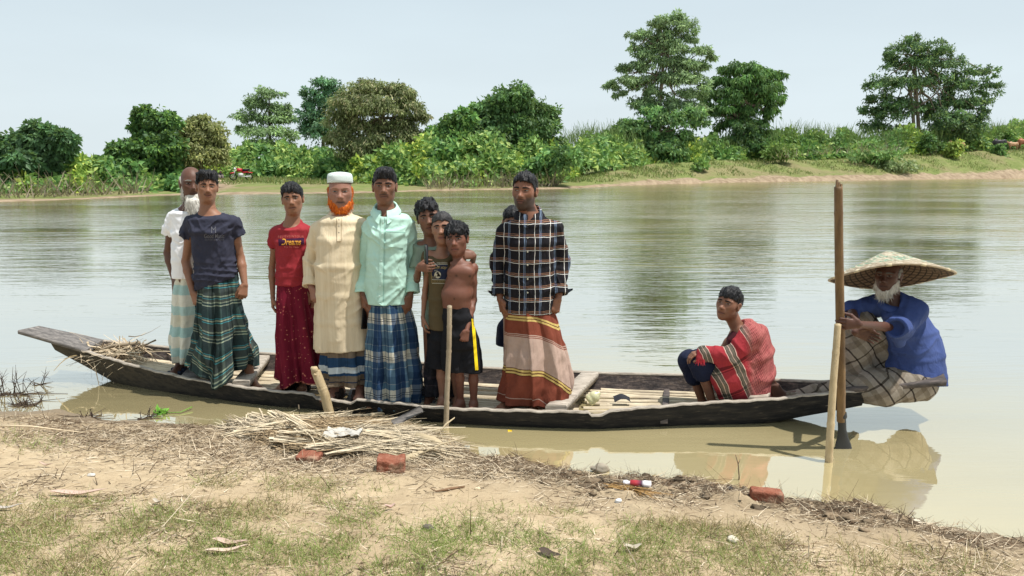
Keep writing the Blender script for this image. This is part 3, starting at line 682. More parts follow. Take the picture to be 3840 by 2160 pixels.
def bpos(x, t, z):
    """point in the boat: x along, t 0 near .. 1 far"""
    i = np.interp(x, bx, np.arange(len(bx))); a = np.interp(x, bx, yn); b = np.interp(x, bx, yf); return V(x, a + (b - a) * t, z)
def bX(px, z=.1, t=.5):
    """boat x whose point (x,t,z) shows at picture column px"""
    xs_ = np.linspace(bx[0], bx[-1], 400); ps = np.array([bpos(q, t, z) for q in xs_]); return np.interp(px, px_of(ps[:, 0], ps[:, 1], ps[:, 2]), xs_)
# end platforms: upswept planks
wood = Mat('grey_wood', .8, .2); v = wood.coord(); f1 = wood.noise(wood.mapping(v, (3, 14, 14)), 3, 6, .7)
wood.base(wood.ramp(f1, [(.3, lin(.07, .066, .064)), (.55, lin(.17, .155, .145)), (.75, lin(.32, .29, .26))])); wood.bump(f1, .4, .01)
dwood = Mat('dark_wood', .7, .25); v = dwood.coord(); f1 = dwood.noise(dwood.mapping(v, (3, 14, 14)), 3, 6, .7)
dwood.base(dwood.ramp(f1, [(.3, lin(.03, .027, .027)), (.55, lin(.09, .075, .07)), (.75, lin(.22, .17, .14))])); dwood.bump(f1, .5, .01)
def plank(mb, c4, th, n=14, jag=.0):
    """slab over four corner points (near-left, near-right, far-right, far-left)"""
    a, b, c, d = [np.asarray(q, float) for q in c4]; t = np.linspace(0, 1, n)[:, None]
    N, Fr = a + (b - a) * t, d + (c - d) * t; u = V(0, 0, th); bv = min(.006, th * .25)
    e = (Fr - N); e = e / np.linalg.norm(e, axis=1)[:, None] * bv
    ring = np.stack([N + u * 0, N + e * 0 + u - V(0, 0, bv), N + e + u, Fr - e + u, Fr + u - V(0, 0, bv), Fr], 1)
    mb.grid(ring, closed=True)
    for i, rv in ((0, 1), (-1, 0)):
        s = ring[i]; q = [[0, 1, 4, 5], [1, 2, 3, 4]]; mb.add(s, q if rv else [k[::-1] for k in q])
L0 = G(67, 1252, .42); L1 = G(150, 1234, .43)
mb = MB(); plank(mb, (L0, V(bx[14], yn[14] + .01, zn[14] - .02), V(bx[14], yf[14] - .01, zf[14] - .02), L1), .03)
mb.build('bow_platform', wood.m, boat, boat_base)
R0 = G(3549, 1447, .33); R1 = G(3530, 1404, .33)
mb = MB(); plank(mb, (V(bx[-9], yn[-9] + .015, zn[-9] - .012), R0, R1, V(bx[-9], yf[-9] - .015, zf[-30] - .015)), .035)
mb.build('stern_platform', dwood.m, boat, boat_base)
# thwarts
def thwart(pa, pb, wdt, th, z, mat, name='thwart'):
    """pa: (px,t) far end, pb: near end"""
    a = bpos(bX(pa[0], z, pa[1]), pa[1], z); b = bpos(bX(pb[0], z, pb[1]), pb[1], z); w_ = V(wdt / 2, 0, 0)
    mb = MB(); plank(mb, (b - w_, a - w_, a + w_, b + w_), th); return mb.build(name, mat, boat, boat_base)
thwart((2212, .965), (2085, .04), .145, .045, .125, rim.m)
thwart((985, .96), (905, .04), .13, .045, .135, rim.m)
thwart((760, .9), (700, .10), .13, .05, .085, wood.m)
thwart((2880, .96), (2840, .06), .13, .04, .165, rim.m)
thwart((1350, .95), (1310, .05), .06, .05, .03, dwood.m, 'rib')
thwart((2500, .95), (2490, .05), .05, .05, .03, dwood.m, 'rib')
# split-bamboo floor
bam = Mat('split_bamboo', .6, .3); v = bam.coord(); f1 = bam.noise(bam.mapping(v, (2, 25, 25)), 3, 5, .65); f2 = bam.noise(v, 5, 4)
bam.base(bam.mix(bam.mr(f2, .35, .7, 0, .6), bam.ramp(f1, [(.3, lin(.36, .29, .19)), (.6, lin(.62, .53, .38))]), lin(.22, .17, .12))); bam.bump(f1, .3, .008)
mb = MB(); ns = 13
for r, (x0, x1) in enumerate(((bX(470), bX(1480)), (bX(1420), bX(2120)), (bX(2230), bX(3060)))):
    for k in range(ns):
        a, b = x0 + rng.uniform(-.1, .1), x1 + rng.uniform(-.12, .12); n = 16
        xx = np.linspace(a, b, n); t = .12 + .76 * (k + .5) / ns + rng.uniform(-.008, .008)
        w_ = (np.interp((a + b) / 2, bx, yf - yn) * .76 / ns) * .40 + rng.uniform(-.004, .003); rise = np.interp(xx, [bX(430), bX(800), bX(2700), bX(3060)], [.10, 0, 0, .07])
        cen = np.stack([bpos(q, t, 0) for q in xx]); cen[:, 2] = FLOOR + rise + rng.uniform(-.010, .006) + .004 * np.sin(xx * 6 + k)
        ang = np.linspace(0, math.pi, 5)
        ring = np.stack([cen + np.stack([0 * xx, np.full(n, -math.cos(q) * w_), np.full(n, math.sin(q) * .013 - .013)], -1) for q in ang], 1)
        mb.grid(ring)
mb.build('bamboo_floor', bam.m, boat, boat_base)
mb = MB()       # old tin patch and iron strap on the far side
p = np.array([bpos(bX(330, .3, .97), 1.0, 0)])[0]; i = np.argmin(abs(bx - p[0]))
mb.box((bx[i], yf[i] - T - .003, zf[i] - .05), (.035, .008, .12), None, None, .002)
mt = Mat('iron', .5, .5); mt.base(lin(.45, .44, .42)); mt.b.inputs['Metallic'].default_value = .6
mb.build('strap', mt.m, boat, boat_base)
# ------------------------------------------------------------------ straw material used around the boat
straw = Mat('straw', .8, .2); c = straw.attr(); straw.base(c)
STC = ((.30, .22, .13), (.62, .51, .36))
def strawcols(n, a=STC[0], b=STC[1], dark=.15):
    t = rng.beta(1.5, 1.2, n)[:, None]; c = np.array(a) * (1 - t) + np.array(b) * t; k = rng.random(n) < dark; c[k] *= .35; return c
c0 = P(430, 1325, bpos(bX(430, .3), .55, 0)[1]); c0[2] = .235
mb = MB(); n = 240
q0 = c0 + rng.normal(0, 1, (n, 3)) * V(.13, .10, .02); dd = rng.normal(0, 1, (n, 3)) * V(1, .6, .28); dd /= np.linalg.norm(dd, axis=1)[:, None]
ribbons(mb, q0 - dd * .12, dd, rng.uniform(.12, .42, n), rng.uniform(.006, .016, n), rng.normal(0, .07, (n, 3)) - V(0, 0, .07), strawcols(n), 4)
mb.tube(np.array([c0 + V(-.2, -.05, -.02), c0 + V(0, -.03, .05), c0 + V(.2, .05, .06)]), [.012, .016, .014], 7, (.24, .19, .13))
o = mb.build('straw_bundle', straw.m, None, c0); tag(o, 'loose bundle of dry straw lying in the raised end of the boat', 'straw')
# clear water jug lying by the big thwart, dark rag beside it
jm = Mat('cloudy_plastic', .3, .5); jm.base(lin(.74, .72, .45)); jm.b.inputs['Transmission Weight'].default_value = .35
jb = P(2232, 1528, bpos(bX(2232), .42, 0)[1]); mb = MB()
prof_ = [(0, .0), (.075, .0), (.088, .02), (.088, .06), (.080, .075), (.088, .09), (.086, .13), (.06, .17), (.03, .19), (.026, .215), (0, .215)]
a = np.linspace(0, 2 * np.pi, 18, endpoint=False); A = np.stack([np.stack([r * np.cos(a) * (1 + .02 * np.sin(4 * a)), r * np.sin(a) * .8, np.full(18, z)], -1) for r, z in prof_])
Rj = np.array([[.62, 0, .78], [0, 1, 0], [-.78, 0, .62]]); A = A @ Rj.T * .5 + V(jb[0] - .05, jb[1], FLOOR + .015); mb.grid(A, closed=True)
o = mb.build('plastic_jug', jm.m, None, V(jb[0], jb[1], FLOOR)); tag(o, 'cloudy yellowish plastic jug lying behind the broken gunwale', 'jug')
rg = Mat('dark_rag', .9, .1); rg.base(lin(.03, .03, .035)); jb = P(2332, 1530, bpos(bX(2332), .4, 0)[1])
A = np.stack(np.meshgrid(np.linspace(-.06, .06, 22), np.linspace(-.045, .045, 16), indexing='ij') + [np.zeros((22, 16))], -1)
A[..., 2] = FLOOR + .03 + .03 * snoise(A * V(1, 1, 0), 30, 3) + .03 * np.exp(-(A[..., 0] ** 2 + A[..., 1] ** 2) / .003); A[..., 0] += jb[0]; A[..., 1] += jb[1]
mb = MB(); mb.grid(A); o = mb.build('rag', rg.m, None, V(jb[0], jb[1], FLOOR)); tag(o, 'crumpled dark rag on the boat floor beside the plastic jug', 'rag')
# ------------------------------------------------------------------ posts, pole, oar
def bamboo(name, label, pts, r0, r1, nodes, mat, open_top=True, cat='post', extra=None, make=True):
    pts = [np.asarray(p, float) for p in pts]; n = 60
    t = np.linspace(0, 1, n); L = [0]
    for i in range(1, len(pts)): L.append(L[-1] + np.linalg.norm(pts[i] - pts[i - 1]))
    L = np.array(L) / L[-1]; pp = np.stack([np.interp(t, L, [p[k] for p in pts]) for k in range(3)], -1)
    r = r0 + (r1 - r0) * t
    for q in nodes: r = r * (1 + .13 * np.exp(-((t - q) / .009) ** 2) - .07 * np.exp(-((t - q - .018) / .009) ** 2))
    mb = MB(); mb.tube(pp, r, 14, cap=True)
    if open_top:    # a hollow, splintered top
        mb.tube(np.array([pp[-1] - .002 * (pp[-1] - pp[-2]), pp[-1] + .004 * nrm(pp[-1] - pp[-2])]), [r[-1] * .7, r[-1] * .66], 12)
    o = mb.build(name, mat, None, pts[0]); tag(o, label, cat); return o, pp, r
def bamat(name, c0, c1, spots):
    m = Mat(name, .55, .35); v = m.coord(); f = m.noise(m.mapping(v, (9, 9, 2.2)), 3, 5, .65); g = m.noise(m.mapping(v, (60, 60, 22)), 2.2, 4, .6)
    m.base(m.mix(m.mr(g, .60, .72, 0, .6), m.mix(m.mr(f, .3, .7, 0, 1), c0, c1), spots)); m.bump(g, .3, .006); return m.m
BPALE = bamat('pale_bamboo', lin(.36, .265, .14), lin(.49, .385, .235), lin(.11, .065, .03)); BGREY = bamat('grey_bamboo', lin(.26, .20, .13), lin(.42, .34, .24), lin(.07, .045, .03)); BBRN = bamat('brown_bamboo', lin(.10, .054, .022), lin(.20, .118, .048), lin(.03, .015, .008))
Yp = G(1674, 1600, 0)[1]
bamboo('bamboo_post', 'upright grey bamboo post with cut top in front of the shirtless boy', [P(1672, 1640, Yp), P(1676, 1480, Yp), P(1684, 1300, Yp), P(1686, 1147, Yp)], .0185, .0165, [.12, .27, .46, .66, .85], BGREY, cat='post')
Ys_ = G(1237, 1570, 0)[1]
sa, sb_ = P(1240, 1570, Ys_), P(1184, 1392, Ys_ + .02)
o, pp, r = bamboo('mooring_stump', 'short leaning bamboo stump with a chopped top in front of the bearded man in cream', [sa, P(1218, 1480, Ys_), sb_], .034, .0325, [.62], BPALE, False, 'stump')
mb = MB(); mb.tube(np.array([sb_ - V(0, 0, .01), P(1178, 1383, Ys_), P(1166, 1378, Ys_)]), [.031, .026, .008], 9); mb.tube(np.array([P(1190, 1408, Ys_), P(1176, 1404, Ys_ - .02)]), [.012, .009], 7)
mb.build('chopped_top', BPALE, o, sa)
Yq = G(3108, 1731, 0)[1]
bamboo('bamboo_pole', 'pale bamboo pole standing in the water in front of the boatman\'s oar', [P(3105, 1790, Yq), P(3112, 1650, Yq), P(3125, 1430, Yq + .06), P(3136, 1300, Yq + .10), P(3142, 1215, Yq + .13)], .0235, .0200, [.14, .36, .60, .82], BPALE, cat='pole')
Yo = G(3165, 1682, 0)[1]
oar = empty('oar', P(3163, 1720, Yo), 'tall oar of dark bamboo with a flat black blade held upright by the boatman', 'oar'); ob = P(3163, 1720, Yo)
Yt = Yq + .17
pts = [P(3154, 1580, Yo), P(3154, 1400, Yo - .02), P(3150, 1170, Yt), P(3146, 930, Yt), P(3144, 700, Yt)]
n = 70; t = np.linspace(0, 1, n); pp = np.stack([np.interp(t, [0, .2, .46, .73, 1], [p[k] for p in pts]) for k in range(3)], -1); r = np.interp(t, [0, .3, 1], [.026, .027, .0245])
for q in (.12, .36, .62, .88): r = r * (1 + .12 * np.exp(-((t - q) / .006) ** 2))
cols = np.where((t < .42)[:, None], V(.25, .25, .28), V(1, 1, 1)); mb = MB(); mb.tube(pp, r, 14, np.repeat(cols, 14, 0) if False else None)
mb.build('shaft', BBRN, oar, ob)
top = pp[-1]; mb = MB()
for k, (dx, h_) in enumerate(((-.012, .035), (.0, .022), (.014, .012))): mb.box(top + V(dx, -.004, h_ / 2), (.013, .012, h_ + .01), None, None, .002)
mb.build('splintered_end', BBRN, oar, ob)
blk = Mat('black_oar_wood', .5, .4); f = blk.noise(blk.coord(), 9, 5); blk.base(blk.mix(f, lin(.008, .009, .010), lin(.03, .032, .034)))
mb = MB(); prof_ = [(1545, .029, .027), (1562, .032, .029), (1570, .025, .024), (1610, .026, .020), (1640, .036, .014), (1665, .05, .011), (1690, .058, .010), (1740, .062, .009)]
a = np.linspace(0, 2 * np.pi, 16, endpoint=False)
mb.grid(np.stack([P(3156 + (y - 1545) * .035 + (r0 - .026) * 60, y, Yo) + np.stack([r0 * np.cos(a), r1 * np.sin(a), 0 * a], -1) for y, r0, r1 in prof_]), closed=True)
mb.build('blade', blk.m, oar, ob)
# ------------------------------------------------------------------ people
def skinmat():
    m = Mat('skin', .54, .36); c = m.attr(); v = m.coord(); f = m.noise(v, 55, 4, .6); g = m.noise(v, 9, 3)
    c = m.mix(m.mr(f, .35, .7, 0, .22), c, m.mix(1.0, c, lin(.62, .5, .45), 'MULTIPLY')); c = m.mix(m.mr(g, .4, .7, 0, .2), c, m.mix(1.0, c, lin(1.25, 1.1, 1.0), 'MULTIPLY'))
    m.base(c); m.bump(f, .12, .004); m.b.inputs['Subsurface Weight'].default_value = .08; m.b.inputs['Subsurface Radius'].default_value = (.012, .005, .003); m.b.inputs['Subsurface Scale'].default_value = 1.0
    return m.m
SKIN = skinmat()
def hairmat(name, c0, c1, rough=.42):
    m = Mat(name, rough, .28); v = m.coord(); f = m.noise(m.mapping(v, (60, 60, 22)), 1.6, 4, .6, .8)
    m.base(m.mix(m.mr(f, .35, .68, 0, 1), c0, c1)); m.bump(f, .7, .006); return m.m
HAIR = hairmat('black_hair', lin(.004, .004, .005), lin(.013, .012, .014), .52); HAIRG = hairmat('cropped_hair', lin(.012, .011, .012), lin(.05, .046, .046), .6)
WHITEB = hairmat('white_hair', lin(.42, .40, .35), lin(.72, .70, .64), .6); ORANGE = hairmat('hennaed_hair', lin(.34, .052, .004), lin(.72, .19, .010), .55); GREYH = hairmat('grey_hair', lin(.08, .08, .08), lin(.30, .29, .27), .6)
EYE = (lambda m: (m.base(m.attr()), m.m)[1])(Mat('eye', .25, .5))
BROW = (lambda m: (m.base(m.attr()), m.m)[1])(Mat('eyebrow', .7, .2))
def frame(yaw=0, pitch=0, roll=0):
    y, p, r = [math.radians(a) for a in (yaw, pitch, roll)]
    f = V(-math.sin(y) * math.cos(p), -math.cos(y) * math.cos(p), -math.sin(p)); rt = V(math.cos(y), -math.sin(y), 0)
    u = np.cross(f, rt); u = -u if u[2] < 0 else u
    rt2 = rt * math.cos(r) + u * math.sin(r); u2 = u * math.cos(r) - rt * math.sin(r)
    return rt2, f, u2
def hand(fd, wrist, d, s, n, L=.185, curl=(25, 30, 20), spread=1.0, thumb=35, k=1.0):
    """d: wrist->fingers, s: towards the thumb side, n: the way the palm faces"""
    d = nrm(d); n = nrm(n - d * (n @ d)); s0 = np.cross(d, n); s = s0 if s0 @ s > 0 else -s0
    pc = wrist + d * L * .25
    fd.econe(wrist + d * L * .04, wrist + d * L * .44, s, .026 * k, .017 * k, .039 * k, .0135 * k, .012, e=2.6, capf=.6)
    for i, (o, ln, r) in enumerate(((.028, .40, .0088), (.0095, .45, .0092), (-.0095, .42, .0088), (-.0275, .33, .0078))):
        p = wrist + d * L * (.47 if i in (1, 2) else .44) + s * o * k * 1.02; a = 0; dd = d + s * (.10 * (1.2 - i)) * spread * .6
        for j, (fr_, cu) in enumerate(((.46, curl[0]), (.30, curl[1]), (.24, curl[2]))):
            a += math.radians(cu + (4 * i if j == 0 else 0)); e = p + (nrm(dd) * math.cos(a) + n * math.sin(a)) * ln * L * fr_
            fd.cone(p, e, r * k * (1 - .12 * j), r * k * (.90 - .14 * j), .004); p = e
    t0 = wrist + d * L * .10 + s * .024 * k; th = math.radians(thumb)
    t1 = t0 + (d * .72 + s * math.sin(th) * .8 + n * .35) * L * .23; t2 = t1 + (d * .85 + s * .15 + n * .45) * L * .19; t3 = t2 + (d * .9 - s * .1 + n * .35) * L * .14
    fd.cone(t0, t1, .0145 * k, .0115 * k, .010); fd.cone(t1, t2, .0112 * k, .0096 * k, .004); fd.cone(t2, t3, .0098 * k, .0075 * k, .003)
def head_sdf(fd, c, R, s, child=0.0, fat=0.0, open_mouth=False):
    r, f, u = R; M = np.stack(R, 1)
    w = lambda x, y, z: c + s * (x * r + y * f + z * u)
    E = lambda p, rad, k=.02, mode='u': fd.ell(w(*p), [q * s for q in rad], M, k * s / .22, mode)
    K = lambda a, b, ra, rb, k=.012, mode='u': fd.cone(w(*a), w(*b), ra * s, rb * s, k * s / .22, mode)
    E((0, -.06, .15), (.300 + .012 * child, .395, .345), .01)
    E((0, .10, -.10), (.245 + fat * .6 + .01 * child, .275, .36), .05)
    E((0, .13, -.27), (.178 + fat, .215, .205), .04)
    K((-.165 - fat, .0, -.235), (-.045, .24, -.41), .075, .066, .03); K((.165 + fat, .0, -.235), (.045, .24, -.41), .075, .066, .03)
    E((0, .275, -.425), (.085, .07, .07), .02)
    for sg in (-1, 1):
        E((sg * .185, .215, -.070), (.085 + fat * .3, .09, .09), .03)                 # cheekbone
        E((sg * .135, .405, .012), (.086, .125, .060), .014, 's')                     # socket
        K((sg * .045, .345, .075), (sg * .225, .275, .075), .034, .030, .014)         # brow ridge
        E((sg * .14, .292, .008), (.072, .052, .045), .010)                           # lids
        E((sg * .335, -.035, -.035), (.028, .085, .120), .008); E((sg * .352, -.055, .01), (.03, .075, .085), .008); E((sg * .335, -.01, -.13), (.026, .035, .045), .008)
        E((sg * .375, -.005, -.01), (.030, .045, .060), .008, 's')
        E((sg * .055, .405, -.165), (.038, .046, .032), .010)
    K((0, .325, .045), (0, .440, -.125), .030, .044, .012); E((0, .470, -.150), (.052, .048, .046), .012)
    E((0, .340, -.255), (.105, .06, .05), .02)
    K((-.085, .355, -.273), (.085, .355, -.273), .018, .018, .010); E((0, .372, -.273), (.055, .025, .020), .008)
    E((0, .362, -.322), (.075, .032, .024), .010)
    K((-.105, .405, -.298), (.105, .405, -.298), .014, .014, .006, 's')
    return w
def head_colors(q, base, lips, brow_z=.105, smile=0.0, stubble=None, mous=None, grey_scalp=False):
    """q: head-local points; returns per-vertex colours"""
    col = np.broadcast_to(np.asarray(base, float), (len(q), 3)).copy(); x, y, z = q[:, 0], q[:, 1], q[:, 2]
    hd = (z > -.56) & (np.abs(x) < .5)
    fr_ = sstep(.12, .26, y)
    def put(w_, c): 
        w_ = np.clip(w_ * hd, 0, 1)[:, None]; col[:] = col * (1 - w_) + np.asarray(c) * w_
    if stubble: put(.85 * sstep(.02, -.12, z + .12 - .5 * np.maximum(.12 - y, 0)) * sstep(-.06, .06, y) * (1 - .8 * sstep(.17, .11, np.abs(x)) * sstep(-.30, -.22, z) * sstep(-.16, -.2, z)), stubble)
    if mous: put(.9 * np.exp(-((z + .232 + .16 * np.abs(x)) / .022) ** 2) * sstep(.15, .11, np.abs(x)) * fr_, mous)
    put(.85 * np.exp(-(((z + .275) / .024) ** 2)) * sstep(.125, .08, np.abs(x)) * fr_, lips)
    put(.85 * np.exp(-(((z + .322) / .024) ** 2)) * sstep(.09, .05, np.abs(x)) * fr_, np.array(lips) * 1.12)
    put(.95 * np.exp(-(((z + .298 + (.8 - 3.2 * smile) * x * x) / .013) ** 2)) * sstep(.135, .11, np.abs(x)) * fr_, np.array(lips) * .18)
    put(.8 * np.exp(-((np.abs(x) - .034) ** 2 + (z + .192) ** 2) / .00028) * fr_, np.array(base) * .2)
    return col
def facefit(v, f, c, R, s):
    """ray cast on the head: local (x,z) -> local y of the face surface"""
    M = np.stack(R, 1); q = (v - c) @ M / s; k = (np.abs(q[f[:, 0]]) < .62).all(1); ff = f[k]
    used = np.unique(ff); mp_ = np.full(len(v), -1); mp_[used] = np.arange(len(used))
    bvh = BVHTree.FromPolygons(q[used].tolist(), mp_[ff].tolist())
    def hit(x, z, y0=1.0):
        h = bvh.ray_cast(Vector((x, y0, z)), Vector((0, -1, 0)))
        return h[0].y if h[0] is not None else .28
    return hit
def add_face(o, base, c, R, s, hit, look=0.0, squint=.6, brow=(.012, .010, .010), brow_ang=6, brow_w=.020, skin=(.2, .1, .06), white=.36):
    M = np.stack(R, 1); W = lambda q: c + s * (np.asarray(q) @ M.T)
    for sg in (-1, 1):
        ex, ez = sg * .138, .008; y0 = hit(ex, ez)
        n1, n2 = 14, 22; a = np.linspace(-1, 1, n2); b = np.linspace(-1, 1, n1)
        B, A = np.meshgrid(b, a, indexing='ij')
        hw, hh = .070, .030 * max(.62, squint + .12)
        X_ = ex + A * hw; Zl = ez + np.where(B > 0, B * hh * (1 - A ** 2) ** .6, B * hh * .8 * (1 - A ** 2) ** .6) - .010 * A * -sg * .5
        yv = np.array([[hit(ex + aa * hw, ez) for aa in a]] * n1)
        Y_ = np.minimum(yv, y0 + .02) + .010 * (1 - A ** 2) * (1 - B ** 2) ** .5 + .002
        cc = np.full(X_.shape + (3,), white) * V(1, .93, .86)
        d = np.sqrt(((A - look) * hw) ** 2 + ((Zl - ez - .003)) ** 2)
        cc[d < .030] = (.020, .011, .007); cc[d < .013] = (.003, .003, .003)
        cc[B > .42] = (.010, .007, .006); cc[B < -.86] = np.array(skin) * .4  # lash line widened into a dark band: socket shade painted onto the eye
        mb = MB(); mb.grid(np.stack([X_, Y_, Zl], -1)[:, ::-1], cc[:, ::-1].reshape(-1, 3)); vv = W(mb.v[0]); mb.v[0] = vv
        mb.build('eye', EYE, o, base)
        # brow: a tapered hairy strip following the ridge
        n = 16; t = np.linspace(0, 1, n); bx_ = sg * (.050 + .185 * t); bz = .082 + math.tan(math.radians(brow_ang)) * .185 * t - .055 * np.maximum(t - .6, 0); wd = brow_w * (1 - .75 * t ** 2) * (.75 + .25 * np.sin(np.pi * t))
        up = np.stack([bx_, [hit(p, z) + .006 for p, z in zip(bx_, bz + wd)], bz + wd], -1); mi = np.stack([bx_, [hit(p, z) + .013 for p, z in zip(bx_, bz)], bz], -1); lo = np.stack([bx_, [hit(p, z) + .004 for p, z in zip(bx_, bz - wd)], bz - wd], -1)
        up[1::2, 2] += .006
        mb = MB(); g = np.stack([up, mi, lo], 0); mb.grid(g if sg < 0 else g[::-1], brow); mb.v[0] = W(mb.v[0]); mb.build('eyebrow', BROW, o, base)
def hair_mesh(o, base, c, R, s, mat, hl=.25, thick=.05, top=.06, seed=1, ragged=.03, tuft=.02, side=-.03, back=-.25, sweep=0.0, ext=None, strands=420, sl=.08, name='hair', wid=.0032):
    r, f, u = R; M = np.stack(R, 1); h = .0042
    fd = Field(c - .75 * s, c + .75 * s + .02, h); W = lambda x, y, z: c + s * (x * r + y * f + z * u)
    fd.ell(W(0, -.06, .15), [(.300 + thick * .85) * s, (.395 + thick * .9) * s, (.345 + thick) * s], M, 0)
    fd.ell(W(sweep * .06, .04, .22 + top), [.27 * s, .33 * s, (.24) * s], M, .03)
    for e in (ext or []): fd.ell(W(*e[0]), [q * s for q in e[1]], M, .02)
    def cut(p):
        q = (p - c) @ M / s; x, y, z = q[:, 0], q[:, 1], q[:, 2]
        nz = ragged * snoise(q * V(1, .3, .2), 17, seed) + ragged * .6 * snoise(q * V(1, .3, .2), 41, seed + 3)
        front = hl - .10 * (x / .3) ** 2 + .06 * sweep * x / .3 + nz
        zc = side + (front - side) * sstep(.07, .20, y + .05 * (1 - np.abs(x) / .3))
        zc = back + (zc - back) * sstep(-.22, -.04, y)
        zc = np.where((y > -.13) & (y < .05) & (np.abs(x) > .25), np.maximum(zc, side), zc)
        return (zc - z) * s
    m = fd.d < .1; i = np.argwhere(m); p = fd.lo + i * h
    q = (p - c) @ M / s
    str_ = tuft * s * (snoise(q * V(1.6, .55, .5), 15, seed + 5) + .6 * snoise(q * V(1.8, .7, .5), 34, seed + 8))
    fd.d[m] = np.maximum(fd.d[m] + str_, cut(p) * .9)
    v, fc = fd.mesh()
    mb = MB(); mb.add(v, fc)
    if strands:
        q = (v - c) @ M / s; nn = q - V(0, -.06, .12); nn /= np.linalg.norm(nn, axis=1)[:, None]
        ok = np.where(q[:, 2] > -.12)[0]; rg = np.random.default_rng(seed); k = rg.choice(ok, min(strands, len(ok)))
        fl = np.stack([nn[k, 0] * .5 + sweep * .4, .55 + 0 * k, -.45 * np.abs(nn[k, 1]) - .25], -1) + rg.normal(0, .45, (len(k), 3))
        d = fl - nn[k] * (fl * nn[k]).sum(1)[:, None]; d = d / np.linalg.norm(d, axis=1)[:, None] + nn[k] * .22
        d /= np.linalg.norm(d, axis=1)[:, None]; dw = d @ M.T
        n_ = len(k); ribbons(mb, v[k], dw, sl * s * rg.uniform(.5, 1.2, n_), np.full(n_, wid * 1.6), -(nn[k] @ M.T) * (.04 * s), np.ones((n_, 3)), 3, taper=.15)
    return mb.build(name, mat, o, base)
def beard_mesh(o, base, c, R, s, mat, blobs, hit, seed=1, strands=500, L=.2, holes=((0, .40, -.265, .13, .12, .040),), name='beard', wid=.004):
    r, f, u = R; M = np.stack(R, 1); fd = Field(c - s * 1.3, c + s * .9, .0045); W = lambda x, y, z: c + s * (x * r + y * f + z * u)
    for (p, rad) in blobs: fd.ell(W(*p), [q * s for q in rad], M, .02)
    for (x, y, z, a, b, d) in holes: fd.ell(W(x, y, z), [a * s, b * s, d * s], M, .008, 's')
    m = np.abs(fd.d) < .03; i = np.argwhere(m); q = (fd.lo + i * fd.h - c) @ M / s
    fd.d[m] += s * (.022 * snoise(q * V(1, 1, .25), 19, seed) + .014 * snoise(q * V(1, 1, .25), 43, seed + 2))
    v, fc = fd.mesh(); mb = MB(); mb.add(v, fc); rg = np.random.default_rng(seed); k = rg.choice(len(v), strands)
    d = np.stack([.25 * ((v[k] - c) @ M / s)[:, 0], rg.uniform(-.05, .25, strands), -np.ones(strands)], -1) + rg.normal(0, .16, (strands, 3)); d /= np.linalg.norm(d, axis=1)[:, None]
    ribbons(mb, v[k], d @ M.T, L * s * rg.uniform(.4, 1.1, strands), np.full(strands, wid), rg.normal(0, .01, (strands, 3)), np.ones((strands, 3)), 3, taper=.1)
    return mb.build(name, mat, o, base)
# ------------------------------------------------------------------ clothes
def folds(seed, amp=.004, f=13, stretch=(1, 1, .45), waist=None, xc=None):
    """drag folds that run from the shoulders down and inwards, broken by softer dents"""
    def fn(p):
        x0 = p[:, 0].mean() if xc is None else xc; dx = np.abs(p[:, 0] - x0)
        wq = p + .03 * np.stack([snoise(p, 7, seed + 1), snoise(p, 7, seed + 2), snoise(p, 7, seed + 4)], -1)
        dx = np.abs(wq[:, 0] - x0)
        q = np.stack([(wq[:, 2] * .80 - dx * .60), (wq[:, 2] * .60 + dx * .80) * .28, wq[:, 1] * .4], -1)
        rid = 1 - np.abs(snoise(q, f * 2.0, seed)); rid2 = 1 - np.abs(snoise(wq * np.array(stretch), f * 1.7, seed + 11))
        msk = .35 + .65 * sstep(-.4, .6, snoise(p, 6, seed + 21))
        d = -amp * 1.5 * (rid ** 3 - .3) * msk - amp * 1.0 * (rid2 ** 3 - .3) * (1 - .5 * msk) + amp * .5 * fbm(p, f * .6, seed + 5, 2)
        if waist is not None:
            t = np.exp(-((p[:, 2] - waist[0]) / waist[1]) ** 2); d = d - waist[2] * t * (1 - np.abs(np.sin(.5 * (p[:, 2] * waist[3] + 3.0 * snoise(p, 5, seed + 3) + 8 * dx)))) ** 1.5 * 1.6
        return d
    return fn
class Body:
    """collects joints of one figure in picture pixels + depth"""
    def __init__(s, Z, Y0): s.Z = Z; s.Y = Y0
    def p(s, x, y, dy=0.0): a, b = s.Z(x, y); return P(a, b, s.Y + dy)
    def px(s, n): return n * s.Y / F / 1.005        # full-res pixels -> metres at this depth
def rows3(B, rows):
    """[(y, xl, xr, b[, dy])] zoom rows -> [(centre, a, b)]"""
    out = []
    for r in rows:
        if isinstance(r[0], np.ndarray): out.append(r[:3]); continue
        dy = r[4] if len(r) > 4 else 0; L, R_ = B.p(r[1], r[0], dy), B.p(r[2], r[0], dy); out.append(((L + R_) / 2, np.linalg.norm(R_ - L) / 2, r[3]))
    return out
